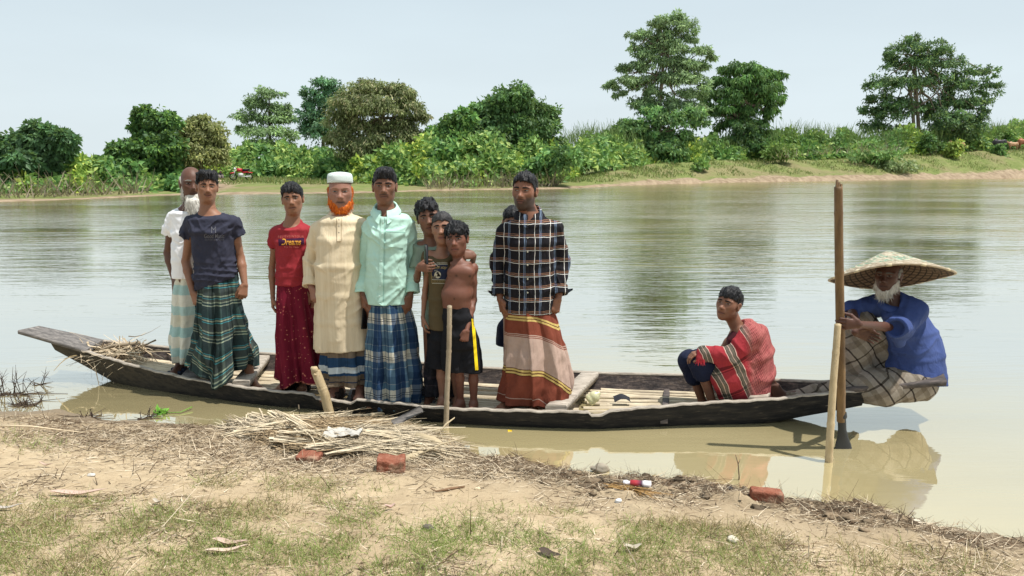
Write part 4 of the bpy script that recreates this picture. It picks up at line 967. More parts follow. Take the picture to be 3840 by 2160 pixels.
def wrap(o, base, prims, mat, name, h=.007, seed=1, amp=.005, f=9, cuts=(), stretch=(1, 1, .5), it=2, k=.05, subs=()):
    """a garment or a draped cloth grown round the limbs: prims = ('c',a,b,ra,rb[,k]) or ('e',a,b,right,a0,b0,a1,b1[,k])"""
    al = [q for p_ in prims for q in (p_[1], p_[2])]; fd = Field(np.min(al, 0) - .27, np.max(al, 0) + .27, h)
    for p_ in prims:
        if p_[0] == 'c': fd.cone(p_[1], p_[2], p_[3], p_[4], p_[5] if len(p_) > 5 else k)
        else: fd.econe(*p_[1:8], p_[8] if len(p_) > 8 else k, capf=.4)
    fd.disp(folds(seed, amp, f, stretch))
    for q in subs: fd.cone(q[0], q[1], q[2], q[3], .006, 's')
    for (p0, n0) in cuts: fd.plane(p0, n0, .004)
    v, fc = fd.mesh(); v = relax(v, fc, it); mb = MB(); mb.add(v, fc); so = mb.build(name, mat, o, base); so_bvh[so.name] = (v, fc); return so
def lungi(o, base, B, rows, mat, seed=1, flutes=((9, .012, .3), (17, .006, 1.2)), steps=(), hem=None, n=(80, 220), name='lungi', front=0.0, uvskew=None, sag=None, tuck=.02):
    rw = rows3(B, rows); nt_, nth = n; t = np.linspace(0, 1, nt_); L = [0]
    for i in range(1, len(rw)): L.append(L[-1] + np.linalg.norm(rw[i][0] - rw[i - 1][0]))
    L = np.array(L); tl = L / L[-1]
    def sm(vals):
        y = np.interp(t, tl, vals); k = np.ones(9) / 9; return np.convolve(np.pad(y, 4, 'reflect', reflect_type='odd'), k, 'valid')
    c = np.stack([sm([q[0][k] for q in rw]) for k in range(3)], -1); a = sm([q[1] for q in rw]); b = sm([q[2] for q in rw])
    th = np.linspace(-math.pi, math.pi, nth, endpoint=False); T_, TH = np.meshgrid(t, th, indexing='ij'); r = np.ones_like(T_); rg = np.random.default_rng(seed)
    mr_ = (a.mean() + b.mean()) / 2; grow = .25 + .75 * T_ ** .8
    wob = TH + .25 * np.sin(3 * T_ + seed) * T_ + .12 * np.sin(2 * TH + seed)
    for (k, am, tw) in flutes:
        ph = rg.uniform(0, 6.28); w_ = np.sin(k * wob + ph + tw * T_ + .8 * np.sin(2 * TH + ph)); w_ = np.where(w_ > 0, w_ ** .8, -np.abs(w_) ** 1.8 * 1.2)
        r = r + 1.55 * am / mr_ * grow * w_
    for (th0, am, wd, drift) in steps:          # a fold edge: the cloth steps out and eases back
        d = TH - (th0 + drift * T_); e = sstep(-.02, .02, d) * np.exp(-np.maximum(d, 0) / wd); r = r + am / mr_ * e * (.35 + .65 * T_)
    pt_ = np.stack([TH * 2, T_ * 6, 0 * T_], -1); r = r + .012 / mr_ * snoise(pt_, 1.3, seed) * grow + .007 / mr_ * snoise(pt_ * V(1, .7, 1), 3.7, seed + 4) * grow
    if sag:  # horizontal sagging creases near the waist
        r = r + sag / mr_ * np.exp(-((T_ - .12) / .10) ** 2) * np.sin(T_ * 75 + 3 * np.sin(TH * 2))
    X_ = c[:, 0:1] + a[:, None] * r * np.sin(TH); Y_ = c[:, 1:2] - b[:, None] * r * np.cos(TH); Zz = c[:, 2:3] + 0 * TH
    if hem is not None: Zz = Zz + hem(TH) * T_ ** 3
    A = np.stack([X_, Y_, Zz], -1); per = 2 * math.pi * mr_
    U = TH / (2 * math.pi) * per * 1.25; Vv = T_ * L[-1]
    if uvskew is not None: Vv = Vv + uvskew(TH, T_)
    # roll the hem under a little so the cloth has an edge
    inn_ = A[-1:].copy(); inn_[0] += (c[-1] - A[-1]) * .05; inn_[0, :, 2] += .012
    A2 = np.concatenate([A, inn_], 0); U2 = np.concatenate([U, U[-1:]], 0); V2 = np.concatenate([Vv, Vv[-1:]], 0)
    mb = MB(); uv = np.stack([U2, V2], -1)
    A3 = np.concatenate([A2, A2[:, :1]], 1); uv3 = np.concatenate([uv, uv[:, :1] + V(per * 1.25, 0)], 1)
    mb.grid(A3, uv=uv3); return mb.build(name, mat, o, base)
def shirt(o, base, B, rows, mat, sleeves, neck, name='shirt', hem=None, seed=1, amp=.004, h=.006, extra=None, f=13, stretch=(1, 1, .45), waist=None, round_=.022, e=2.3, right=(1, 0, 0), cav=True, it=2, D=None, cover=.014, nk=None, drape=None):
    """rows: zoom rows of the clothed torso; sleeves: [(pts, radii, kind)]; neck: [(point, point, r0, r1)] opening; hem: (point, normal)"""
    rw = rows3(B, rows); al = [q[0] for q in rw] + [p for s in sleeves for p in s[0]]
    fd = Field(np.min(al, 0) - .2, np.max(al, 0) + .2, h)
    for (c0, a0, b0), (c1, a1, b1) in zip(rw[:-1], rw[1:]): fd.econe(c0, c1, V(*right), a0, b0, a1, b1, .02, e=e, capf=.35)
    if D:
        k_ = D['k']
        for q in ('armL', 'armR'):
            if q in D['J']: a_ = D['J'][q][0]; fd.cone(D['nb'] + (a_ - D['nb']) * .28 + V(0, .010, -.046), a_, .040 * k_ + cover, .048 * k_ + cover, .05)
        hb_ = D['c'] + D['s'] * (-.10 * D['R'][1] - .20 * D['R'][2]); fd.cone(D['nb'] - V(0, 0, .05), D['nb'] + (hb_ - D['nb']) * .6, D['nr'] * k_ + cover, .054 * k_ + cover, .03)
    if extra: extra(fd)
    fn0 = folds(seed, amp, f, stretch, waist); cx_ = rw[-1][0]
    def fn(p):
        d = fn0(p)
        if drape:
            t_ = np.clip((drape[0] - p[:, 2]) / (drape[0] - drape[1]), 0, 1); th_ = np.arctan2(p[:, 0] - cx_[0], cx_[1] - p[:, 1]); d = d - drape[2] * t_ * np.sin(drape[3] * th_ + 1.5 * snoise(p, 3, seed + 2))
        return d
    for pts, rad, kind in sleeves:
        f2 = Field(fd.lo, fd.lo + (fd.dim - 1) * h, h); f2.dim = fd.dim; f2.d = np.full(fd.dim, .2, np.float32)
        for i in range(len(pts) - 1): f2.cone(pts[i], pts[i + 1], rad[i], rad[i + 1], .02)
        d = nrm(pts[-1] - pts[-2]); E_ = pts[-1]; R_ = rad[-1]; pa = d - np.sign(d @ V(1, 0, 0)) * 0
        if kind != 'none':
            f2.disp(fn); f2.plane(E_, d, .003)
            f2.cone(E_ + d * .0, E_ + d * .03, R_ - .014, R_ - .012, .002, 's')
        A_, B_ = fd.d, f2.d; hh = np.clip(.5 + .5 * (A_ - B_) / round_, 0, 1); fd.d = A_ + (B_ - A_) * hh - round_ * hh * (1 - hh)
        if kind == 'cuff':
            g = Field(E_ - .12, E_ + .12, h * .8); g.econe(E_ - d * .052, E_ + d * .010, V(1, .1, 0), R_ + .006, R_ + .004, R_ + .013, R_ + .009, 0, e=2.2, capf=.12)
            g.disp(folds(seed + 9, .002, 26)); g.cone(E_ - d * .025, E_ + d * .06, R_ - .004, R_ - .002, .002, 's')
            v, fc = g.mesh(); mk('cuff', v, fc, mat, o, base)
    fd.disp(fn)
    if D:
        dz_, sl_ = nk if nk else ((.012, .30) if name in ('shirt', 'tunic') else (-.012, .55)); p_ = D['nb'] + V(0, 0, dz_ * k_); ax_ = nrm(V(0, -sl_, 1))
        fd.econe(p_, p_ + ax_ * .22, V(1, 0, 0), .20 * k_, .16 * k_, .20 * k_, .16 * k_, .006, 's', e=6, capf=.03)
        if name == 't_shirt': p2_ = D['nb'] + V(0, 0, .006); fd.econe(p2_, p2_ + V(0, 0, .2), V(1, 0, 0), .2, .16, .2, .16, .006, 's', e=6, capf=.03)
    for (p, q, r0, r1) in (neck if (D is None or name == 'shirt') else []): fd.cone(p, q, r0, r1, .005, 's')
    if hem is not None: fd.plane(hem[0], hem[1], .004)
    v, fc = fd.mesh()
    if it: v = relax(v, fc, it)
    mb = MB(); mb.add(v, fc); so = mb.build(name, mat, o, base)
    so_bvh[so.name] = (v, fc); return so
so_bvh = {}; _bv = {}
def on(so, px, py, lift=.002):
    """where the camera ray through a picture point meets a garment (slightly in front of the cloth)"""
    if so.name not in _bv: v, f = so_bvh[so.name]; _bv[so.name] = BVHTree.FromPolygons(v.tolist(), f.tolist())
    r = nrm(ray(px, py)); h = _bv[so.name].ray_cast(Vector(CAM), Vector(r))
    return None if h[0] is None else np.array(h[0]) - r * lift
def patch(so, base, name, poly, mat, n=(10, 10), lift=.003, col=None, shape=None, mask=None):
    """a rectangle of picture points (4 corners) laid on the cloth; uv 0..1"""
    a, b, c, d = [np.array(q, float) for q in poly]; s = np.linspace(0, 1, n[0]); t = np.linspace(0, 1, n[1])
    pts = np.zeros((n[0], n[1], 3)); uv = np.zeros((n[0], n[1], 2)); last = None
    for i, u_ in enumerate(s):
        for j, w_ in enumerate(t):
            q = (a * (1 - u_) + b * u_) * (1 - w_) + (d * (1 - u_) + c * u_) * w_
            p = on(so, q[0], q[1], lift); p = last if p is None else p; last = p if p is not None else last
            pts[i, j] = p if p is not None else 0; uv[i, j] = (u_, w_)
    mb = MB(); mb.grid(pts[::-1], col, uv=uv[::-1]); return mb.build(name, mat, so, base)
def text_on(so, base, name, body, box, mat, lift=.004, shear=0.0, arc=0.0, bold=0.0, spacing=1.0):
    """lettering laid on the cloth inside the picture box (x0,y0,x1,y1)"""
    cu = bpy.data.curves.new('tmp', 'FONT'); cu.body = body; cu.shear = shear; cu.offset = bold; cu.space_character = spacing; cu.resolution_u = 3; cu.align_x = 'LEFT'
    ob = bpy.data.objects.new('tmp', cu); C.objects.link(ob); dg = bpy.context.evaluated_depsgraph_get(); me = bpy.data.meshes.new_from_object(ob.evaluated_get(dg))
    v = np.array([q.co[:] for q in me.vertices]); fs = [list(p.vertices) for p in me.polygons]; bpy.data.objects.remove(ob); bpy.data.curves.remove(cu); bpy.data.meshes.remove(me)
    mn, mx_ = v.min(0), v.max(0); x = (v[:, 0] - mn[0]) / (mx_[0] - mn[0]); y = (v[:, 1] - mn[1]) / (mx_[1] - mn[1] + 1e-9); x0, y0, x1, y1 = box
    out = []; last = None
    for a, b in zip(x, y):
        p = on(so, x0 + (x1 - x0) * a, y1 + (y0 - y1) * b - arc * 4 * a * (1 - a), lift); p = last if p is None else p; last = p; out.append(p)
    tri = []
    for p in fs:
        for k in range(1, len(p) - 1): tri.append([p[0], p[k], p[k + 1]])
    return mk(name, np.array(out), np.array(tri), mat, so, base, False)
def flat(name, c, rough=.9, spec=.15):
    m = Mat(name, rough, spec); m.base(c); return m.m
def collar(o, base, cN, rx, ry, zt, drop, mat, gap=.35, name='collar', flare=.028, yaw=0, point=.045, tilt=0.03):
    """a turned-down shirt collar round the neck: band and fall in one folded sheet"""
    n = 46; a = np.linspace(gap, 2 * math.pi - gap, n) + math.radians(yaw); d = np.abs(np.linspace(-1, 1, n)); fr_ = np.exp(-((1 - d) / .16) ** 2)
    L = []
    for (e, z) in ((0.000, -.028), (.002, 0), (.007, .006), (flare * .6, -drop * .45), (flare, -drop)):
        tip = fr_ * (point if z == -drop else point * .4 if z < -.01 and e > .003 else 0)
        x = cN[0] + (rx + e) * np.sin(a); y = cN[1] - (ry + e + tip * .5) * np.cos(a); zz = cN[2] + zt + z - tip * 1.0 - tilt * np.cos(a); L.append(np.stack([x, y, zz], -1))
    A = np.stack(L, 0); ob = MB(); ob.grid(A); inner = A.copy(); c2 = V(cN[0], cN[1], 0); inner[..., :2] = c2[:2] + (A[..., :2] - c2[:2]) * .965; inner[..., 2] -= .002; ob.grid(inner[::-1]); return ob.build(name, mat, o, base)
def person(label, B, sp):
    """builds the bare figure from its joints; returns (object, data)"""
    k = sp.get('k', 1.0); h = sp.get('h', .0048)
    top, chin = B.p(*sp['top']), B.p(*sp['chin']); c = (top + chin) / 2; fc_ = sp.get('face', (0, 0, 0))   # turn relative to the direction of the viewer
    R = frame(fc_[0] + math.degrees(math.atan2(c[0], c[1])), fc_[1] - math.degrees(math.atan2(CAMH - c[2], math.hypot(c[0], c[1]))), fc_[2]); s = np.linalg.norm(top - chin) / max(.5, abs(R[2][2]) ** .5)
    rw = rows3(B, sp['torso']); J = {q: [B.p(*p) for p in sp[q]] for q in ('armL', 'armR', 'legL', 'legR') if q in sp}
    allp = [c + V(0, 0, s * .6), c - V(.1, .15, 0), c + V(.1, .15, 0)] + [q[0] for q in rw] + [p for a in J.values() for p in a]
    lo, hi = np.min(allp, 0) - V(.23, .2, .09), np.max(allp, 0) + V(.23, .2, .06)
    base = sp.get('base'); base = V((lo[0] + hi[0]) / 2, B.Y, FLOOR) if base is None else base
    fd = Field(lo, hi, h); sh = sp.get('shrink', .014)
    for (c0, a0, b0), (c1, a1, b1) in zip(rw[:-1], rw[1:]): fd.econe(c0, c1, V(*sp.get('right', (1, 0, 0))), a0 - sh, b0 - sh, a1 - sh, b1 - sh, .03, e=2.2, capf=.5)
    nb = B.p(*sp['neck']); hb = c + s * (-.10 * R[1] - .20 * R[2])
    fd.cone(nb - V(0, 0, .04), hb, sp.get('nr', .056) * k, .054 * k, .022)
    for q in ('armL', 'armR'):
        if q in J:
            a, e, w_ = J[q][:3]; ak = .90 * k * sp.get('ak', 1.0)
            fd.cone(nb + (a - nb) * .28 + V(0, .012, -.048), a, .038 * k, .046 * k, .028); m = a + (e - a) * .45
            fd.cone(a, m, .046 * ak, .043 * ak, .02); fd.cone(m, e, .043 * ak, .034 * ak, .015); m = e + (w_ - e) * .3
            fd.cone(e, m, .036 * ak, .038 * ak, .012); fd.cone(m, w_, .038 * ak, .024 * ak, .012)
            hd = sp['hand' + q[3]]
            hand(fd, w_, *hd[:3], L=hd[3] if len(hd) > 3 else .18 * k, curl=hd[4] if len(hd) > 4 else (28, 32, 22), thumb=hd[5] if len(hd) > 5 else 30, k=.97 * k)
    feet = []
    for q in ('legL', 'legR'):
        if q in J:
            hp, kn, an = J[q][:3]; lk = k * sp.get('lk', 1.0)
            fd.cone(hp, kn, .078 * lk, .054 * lk, .03); m = kn + (an - kn) * .3
            fd.cone(kn, m, .050 * lk, .052 * lk, .015); fd.cone(m, an, .052 * lk, .034 * lk, .015)
            ang = math.radians(sp.get('toe' + q[3], 0)); dz = sp.get('foot' + q[3], 0.0); td = V(-math.sin(ang), -math.cos(ang), 0) if 'fdir' + q[3] not in sp else nrm(V(*sp['fdir' + q[3]]))
            sd_ = nrm(np.cross(td, V(0, 0, 1))) if abs(td[2]) < .8 else V(1, 0, 0); dn = np.cross(td, sd_); dn = -dn if dn[2] > 0 and abs(td[2]) < .8 else dn
            if 'fdir' + q[3] in sp: dn = nrm(V(*sp['sole' + q[3]]))
            an0 = an + dn * .055 * k
            heel = an0 - td * .035 * k; ball = an0 + td * .125 * k
            fd.cone(heel, an, .030 * k, .034 * k, .02); fd.econe(heel + td * .01 - dn * .004, ball, sd_, .031 * k, .030 * k, .042 * k, .018 * k, .02, e=2.2)
            fd.cone(an + td * .01, ball - dn * .012, .034 * k, .020 * k, .025)
            for i, (o_, ln, r_) in enumerate(((.030, .052, .0125), (.0125, .052, .0095), (-.002, .046, .009), (-.016, .038, .0085), (-.029, .030, .008))):
                sg = 1 if q == 'legR' else -1; o_ = -o_ * sg
                p0 = ball + sd_ * o_ * k + td * .022 * k * (1 - abs(o_) * 6) + dn * .006 * k; fd.cone(p0 - td * .01, p0 + td * ln * .75 * k + dn * .006 * k, r_ * k * 1.05, r_ * k, .005)
            feet.append((heel, ball, td, sd_, dn, k))
    w_ = head_sdf(fd, c, R, s, sp.get('child', 0), sp.get('fat', 0))
    if 'sculpt' in sp: sp['sculpt'](fd)
    v, fc = fd.mesh(); M = np.stack(R, 1); q = (v - c) @ M / s
    skin = np.array(sp['skin']); col = head_colors(q, skin, sp.get('lips', tuple(skin * V(.72, .55, .55))), smile=sp.get('smile', 0), stubble=sp.get('stubble'), mous=sp.get('mous'))
    if 'paint' in sp: col = sp['paint'](v, q, col)
    o = mk('person', v, fc, SKIN, None, base, True, col)
    tag(o, label, 'person', sp.get('group'))
    hit = facefit(v, fc, c, R, s)
    add_face(o, base, c, R, s, hit, sp.get('look', 0), sp.get('squint', .6), sp.get('brow', (.012, .010, .010)), sp.get('browang', 6), sp.get('browh', .026), skin, sp.get('eyewhite', .26))
    return o, dict(base=base, c=c, R=R, s=s, J=J, feet=feet, hit=hit, nb=nb, k=k, nr=sp.get('nr', .056))
def sandal(o, base, ft, mat, strap=True, name='sandal'):
    heel, ball, td, sd_, dn, k = ft; fd = Field(np.minimum(heel, ball) - .14, np.maximum(heel, ball) + .14, .005)
    so_ = dn * .030 * k; 
    fd.econe(heel - td * .012 + so_, ball + td * .055 + so_, sd_, .040 * k, .011, .050 * k, .011, .01, e=3, capf=1.0)
    if strap:
        for o_ in (.0, .05): fd.econe(ball - td * (.045 + o_) - sd_ * .052 * k - dn * .002, ball - td * (.03 + o_) + sd_ * .052 * k - dn * .002, td, .020, .024 + .016 * (o_ > 0), .020, .024 + .016 * (o_ > 0), .006, e=3, capf=.4)
    v, fc = fd.mesh(); return mk(name, v, fc, mat, o, base)
ZA = lambda x, y: (560 + x / 1.609, 600 + y / 1.609)
ZB = lambda x, y: (960 + x / 1.508, 600 + y / 1.508)
ZC = lambda x, y: (1300 + x / 1.448, 600 + y / 1.448)
ZD = lambda x, y: (1780 + x / 1.45, 600 + y / 1.45)
ZE = lambda x, y: (2500 + x / 2.787, 1040 + y / 2.787)
ZG = lambda x, y: (3100 + x / 2.416, 900 + y / 2.416)
def gy(Z, x, y, z=FLOOR + .012): a, b = Z(x, y); return G(a, b, z)[1]
DKSK = (.150, .068, .040); MDSK = (.235, .112, .064); LTSK = (.31, .158, .092); VDSK = (.105, .047, .029)
GRP = 'people standing in the boat'
# cloth materials ---------------------------------------------------
def plaid_uv(name, base, ustops, vstops, up, vp, mixm='MULTIPLY', wr=.35, fade=.25):
    """checked cloth on the sheet's own uv (metres)"""
    m = Mat(name, .9, .12); uv = m.nt.nodes.new('ShaderNodeUVMap'); sx = m.nt.nodes.new('ShaderNodeSeparateXYZ'); m.set(sx.inputs[0], uv.outputs[0])
    U, Vv = sx.outputs[0], sx.outputs[1]; ob = m.coord(); nz = m.noise(ob, 40, 4, .6)
    a = stripes(m, U, up, ustops) if ustops else None; b = stripes(m, Vv, vp, vstops) if vstops else None
    c = b if a is None else a if b is None else m.mix(.5 if mixm == 'HALF' else 1.0, a, b, 'MIX' if mixm == 'HALF' else mixm)
    if base is not None: c = m.mix(1.0, c, base, 'MULTIPLY')
    w_ = m.math('MULTIPLY', m.math('SINE', m.math('MULTIPLY', U, 1900)), m.math('SINE', m.math('MULTIPLY', Vv, 1900)))
    c = m.mix(m.mr(nz, .35, .7, 0, fade), c, m.mix(1.0, c, lin(.55, .55, .55), 'MULTIPLY')); m.base(c)
    m.bump(m.noise(m.mapping(ob, (16, 16, 5)), 1, 5, .6, 1.2), wr, .02); return m.m
W1 = lin(1, 1, 1)
# ---------------------------------------------------------------- old man with white beard, at the back
B = Body(ZA, gy(ZA, 190, 1285, FLOOR + .03) + .02)
o, D = person('bald old man with long white beard half hidden behind the youth in dark blue', B, dict(
    top=(262, 42), chin=(250, 236), face=(-6, 2, 0), torso=[(262, 195, 330, .07), (318, 142, 366, .10), (440, 145, 375, .125), (600, 150, 355, .135), (720, 150, 350, .13)],
    neck=(250, 255), armL=[(150, 358, .02), (114, 560, .05), (150, 715, -.02)], armR=[(360, 358, .02), (395, 560, .05), (390, 720, 0)],
    handL=(V(.25, -.1, -1), V(.5, -1, 0), V(1, .3, 0), .185, (32, 36, 24)), handR=(V(-.1, -.1, -1), V(-.5, -1, 0), V(-1, .3, 0)),
    legL=[(200, 760, 0), (195, 1000, 0), (193, 1235, .02)], legR=[(295, 760, 0), (295, 1000, .02), (300, 1245, .06)], toeL=12, toeR=-10, skin=VDSK, fat=.02, ak=1.08, squint=.45, brow=(.25, .24, .22), lips=(.10, .05, .04)))
base = D['base']
wt = cloth('white_jersey', lin(.80, .80, .82), .9, .06)
S = shirt(o, base, B, [(282, 195, 310, .08), (318, 138, 370, .112), (440, 146, 380, .14), (600, 148, 362, .15), (712, 148, 356, .145)], wt.m,
          [([B.p(150, 360, .02), B.p(114, 455, .035)], [.064, .062], 'open'), ([B.p(360, 360, .02), B.p(392, 455, .03)], [.064, .062], 'open')],
          [(B.p(250, 268, -.03), B.p(248, 210, -.02), .072, .085)], 't_shirt', D=D, hem=(B.p(200, 706), V(.03, 0, -1)), seed=11, amp=.007)
teal = plaid_uv('pale_teal_check', None, None, [(0, lin(.62, .60, .50)), (.24, lin(.36, .52, .50)), (.47, lin(.66, .64, .55)), (.74, lin(.40, .55, .53)), (.95, lin(.62, .60, .50))], .3, .34, wr=.3)
lungi(o, base, B, [(680, 168, 340, .12), (850, 148, 350, .14), (1050, 138, 345, .15), (1205, 152, 332, .145)], teal, 3, ((7, .010, .2), (13, .005, 1)))
hm = hair_mesh(o, base, D['c'], D['R'], D['s'], WHITEB, hl=.9, thick=.022, top=-.06, side=-.12, back=-.3, ragged=.02, strands=0, tuft=.01)
bpy.data.objects.remove(hm)
v3 = D['R']; bm_ = MB()
fd = Field(D['c'] - .8 * D['s'], D['c'] + .8 * D['s'], .0045); Mx = np.stack(v3, 1)
for sg in (-1, 1): fd.ell(D['c'] + Mx @ (V(sg * .30, -.10, .06) * D['s']), np.array([.05, .20, .15]) * D['s'], Mx, .02)
fd.ell(D['c'] + Mx @ (V(0, -.40, .05) * D['s']), np.array([.26, .09, .2]) * D['s'], Mx, .03)
vv, ff = fd.mesh(); mk('hair', vv, ff, WHITEB, o, base)
beard_mesh(o, base, D['c'], D['R'], D['s'], WHITEB, [((0, .24, -.40), (.24, .19, .16)), ((0, .34, -.62), (.25, .17, .22)), ((.02, .40, -.84), (.21, .13, .2)), ((-.26, .05, -.28), (.06, .11, .22)), ((.26, .05, -.28), (.06, .11, .22))], None, 3, 700, .34)
navy = cloth('navy_rubber', lin(.02, .028, .05), .6)
for ft in D['feet']: sandal(o, base, ft, navy.m)
# ---------------------------------------------------------------- youth in dark blue tee
B = Body(ZA, gy(ZA, 610, 1372) + .10)
o, D = person('smiling youth in faded dark blue t-shirt and dark green checked lungi', B, dict(
    top=(343, 72), chin=(352, 250), face=(-4, 0, -3), smile=1.0, torso=[(292, 300, 405, .06), (358, 262, 490, .09), (430, 250, 514, .11), (600, 286, 506, .10), (720, 280, 522, .105), (800, 290, 525, .11)],
    neck=(352, 290), armL=[(262, 388, .03), (220, 612, .05), (262, 800, -.06)], armR=[(498, 386, .03), (550, 590, .05), (576, 752, -.04)],
    handL=(V(.42, -.3, -1), V(.6, -.4, .3), V(.5, .8, 0), .185, (38, 45, 30), 20), handR=(V(-.15, -.35, -1), V(-.8, -.4, .1), V(-.5, .8, 0), .185, (50, 55, 35), 20),
    legL=[(350, 800, 0), (365, 1050, .04), (392, 1322, .15)], legR=[(470, 800, 0), (560, 1060, .0), (612, 1318, -.02)], toeL=8, toeR=-42, skin=MDSK, squint=.45, browang=2, lips=(.20, .075, .055), mous=(.09, .045, .03), lk=.92))
base = D['base']
dk = cloth('faded_navy_jersey', lin(.040, .042, .066), .9, .35, wr=.7)
S = shirt(o, base, B, [(322, 300, 404, .07), (355, 252, 500, .105), (430, 248, 516, .125), (600, 278, 514, .115), (700, 272, 530, .122), (790, 282, 530, .125)], dk.m,
          [([B.p(264, 390, .03), B.p(222, 462, .045)], [.058, .056], 'open'), ([B.p(496, 388, .03), B.p(550, 462, .045)], [.058, .060], 'open')],
          [(B.p(352, 312, -.045), B.p(350, 235, -.02), .064, .088)], 't_shirt', D=D, hem=(B.p(420, 742), V(.34, 0, -1)), seed=21, amp=.010, waist=(B.p(400, 690)[2], .10, .006, 130))
prn = flat('faded_print', lin(.13, .13, .15))
za = lambda x0, y0, x1, y1: (*ZA(x0, y0), *ZA(x1, y1))
text_on(S, base, 'chest_print', 'Good Music', za(331, 445, 452, 472), prn, .004, bold=.004)
text_on(S, base, 'chest_print', 'M', za(374, 402, 402, 440), prn, .004, bold=-.004)
text_on(S, base, 'chest_print', 'ENTERTAINMENT', za(336, 478, 450, 486), prn, .004, spacing=1.3)
gch = plaid_uv('dark_green_check', None, [(0, lin(.30, .36, .36)), (.10, lin(.95, 1, 1)), (.42, lin(1.5, 1.6, 1.5)), (.52, lin(.8, .85, .9)), (.80, lin(1.2, 1.25, 1.2)), (.86, lin(.7, .75, .8))],
               [(0, lin(.028, .045, .045)), (.20, lin(.05, .20, .22)), (.225, lin(.03, .04, .04)), (.25, lin(.24, .25, .18)), (.29, lin(.03, .05, .05)), (.32, lin(.06, .22, .24)), (.345, lin(.045, .055, .05)), (.56, lin(.20, .22, .16)), (.60, lin(.03, .05, .05)), (.64, lin(.06, .20, .22)), (.66, lin(.055, .065, .055)), (.74, lin(.22, .24, .18)), (.775, lin(.03, .05, .05)), (.83, lin(.25, .27, .2)), (.86, lin(.03, .045, .045))], .16, .26, wr=.5)
hem2 = lambda th: -.10 * np.exp(-((th - .05) / .35) ** 2) + .05 * np.exp(-((th + 1.0) / .6) ** 2) + .06 * np.exp(-((th - 1.15) / .4) ** 2)
lungi(o, base, B, [(690, 290, 528, .108), (800, 286, 545, .128), (900, 285, 565, .15), (1050, 276, 596, .175), (1180, 258, 622, .19), (1262, 254, 628, .195)], gch, 5,
      ((6, .016, .5), (11, .011, 1.0), (19, .005, 2)), steps=((-.45, .03, .5, .25), (.35, .035, .4, -.1), (.95, .03, .5, .2)), hem=hem2, uvskew=lambda TH, T: .16 * np.abs(np.sin(TH * .5)) * T - .05 * np.sin(TH) * T, sag=.004)
hair_mesh(o, base, D['c'], D['R'], D['s'], HAIR, hl=.235, thick=.05, top=.085, seed=21, ragged=.03, tuft=.030, side=-.02, sweep=.5, ext=[((-.12, .20, .42), (.22, .2, .13)), ((.10, .12, .44), (.2, .22, .12))], strands=700, sl=.10)
# ---------------------------------------------------------------- boy in red
B = Body(ZB, gy(ZB, 275, 1298, FLOOR + .03) + .06)
o, D = person('serious boy in a red t-shirt with yellow lettering and spotted maroon lungi', B, dict(
    k=.92, top=(213, 134), chin=(200, 303), face=(7, 0, 5), child=.3, torso=[(332, 160, 248, .055), (392, 124, 278, .085), (460, 116, 290, .10), (600, 122, 282, .095), (710, 122, 285, .10)],
    neck=(203, 335), armL=[(118, 420, .02), (90, 610, .05), (95, 775, 0)], armR=[(285, 412, .03), (318, 600, .06), (330, 760, .02)],
    handL=(V(.0, -.12, -1), V(.35, -1, 0), V(1, .35, 0), .172, (26, 30, 20)), handR=(V(0, -.1, -1), V(-.4, -1, 0), V(-1, .3, 0)),
    legL=[(170, 760, 0), (175, 1000, 0), (212, 1245, .02)], legR=[(255, 760, 0), (260, 1000, 0), (268, 1235, .04)], toeL=52, toeR=-8, skin=MDSK, squint=.62, browang=-5, lips=(.17, .065, .05), ak=.82, lk=.85))
base = D['base']
rd = cloth('red_jersey', lin(.30, .030, .038), .88, .25, wr=.6)
S = shirt(o, base, B, [(355, 165, 240, .065), (390, 118, 285, .095), (460, 115, 292, .115), (600, 120, 286, .108), (712, 118, 288, .115)], rd.m,
          [([B.p(118, 424, .02), B.p(88, 498, .035)], [.054, .052], 'open'), ([B.p(285, 414, .03), B.p(310, 490, .04)], [.054, .054], 'open')],
          [(B.p(203, 352, -.04), B.p(206, 290, -.02), .058, .080)], 't_shirt', D=D, hem=(B.p(200, 704), V(-.03, 0, -1)), seed=31, amp=.008, waist=(B.p(200, 660)[2], .08, .003, 110))
zb = lambda x0, y0, x1, y1: (*ZB(x0, y0), *ZB(x1, y1))
rp = flat('red_print', lin(.55, .16, .13)); yl = flat('yellow_print', lin(.70, .34, .06)); nv = flat('navy_print', lin(.045, .012, .04)); ok_ = flat('brown_print', lin(.20, .06, .01))
patch(S, base, 'chest_print', [ZB(126, 448), ZB(272, 440), ZB(272, 478), ZB(128, 486)], nv, (26, 8), .0035)
text_on(S, base, 'chest_print', 'BELIEVEINYOUR', zb(124, 428, 270, 440), rp, .004, arc=2, spacing=1.25)
text_on(S, base, 'chest_print', 'Dreams', zb(143, 443, 256, 483), ok_, .0045, shear=.25, bold=.045)
text_on(S, base, 'chest_print', 'Dreams', zb(144, 445, 255, 481), yl, .006, shear=.25, bold=.008)
text_on(S, base, 'chest_print', 'Try To Make', zb(158, 487, 245, 500), rp, .004, shear=.3)
m = Mat('spotted_maroon', .9, .12); v = m.coord(); n1 = m.noise(v, 7, 3); vo = m.n('TexVoronoi', {'feature': 'F1'}, out='Distance', Vector=m.mapping(v, (1, .25, 1)), Scale=42.0, Randomness=1.0)
vo2 = m.n('TexVoronoi', {'feature': 'F1'}, out='Distance', Vector=m.mapping(v, (1, .25, 1), (0, .3, 0), (.3, 0, .2)), Scale=24.0, Randomness=1.0)
sp_ = m.math('MULTIPLY', m.mr(vo, .14, .20, 1, 0), m.mr(n1, .46, .60, 0, 1)); sp2 = m.math('MULTIPLY', m.mr(vo2, .13, .17, 1, 0), m.mr(n1, .40, .55, 0, 1))
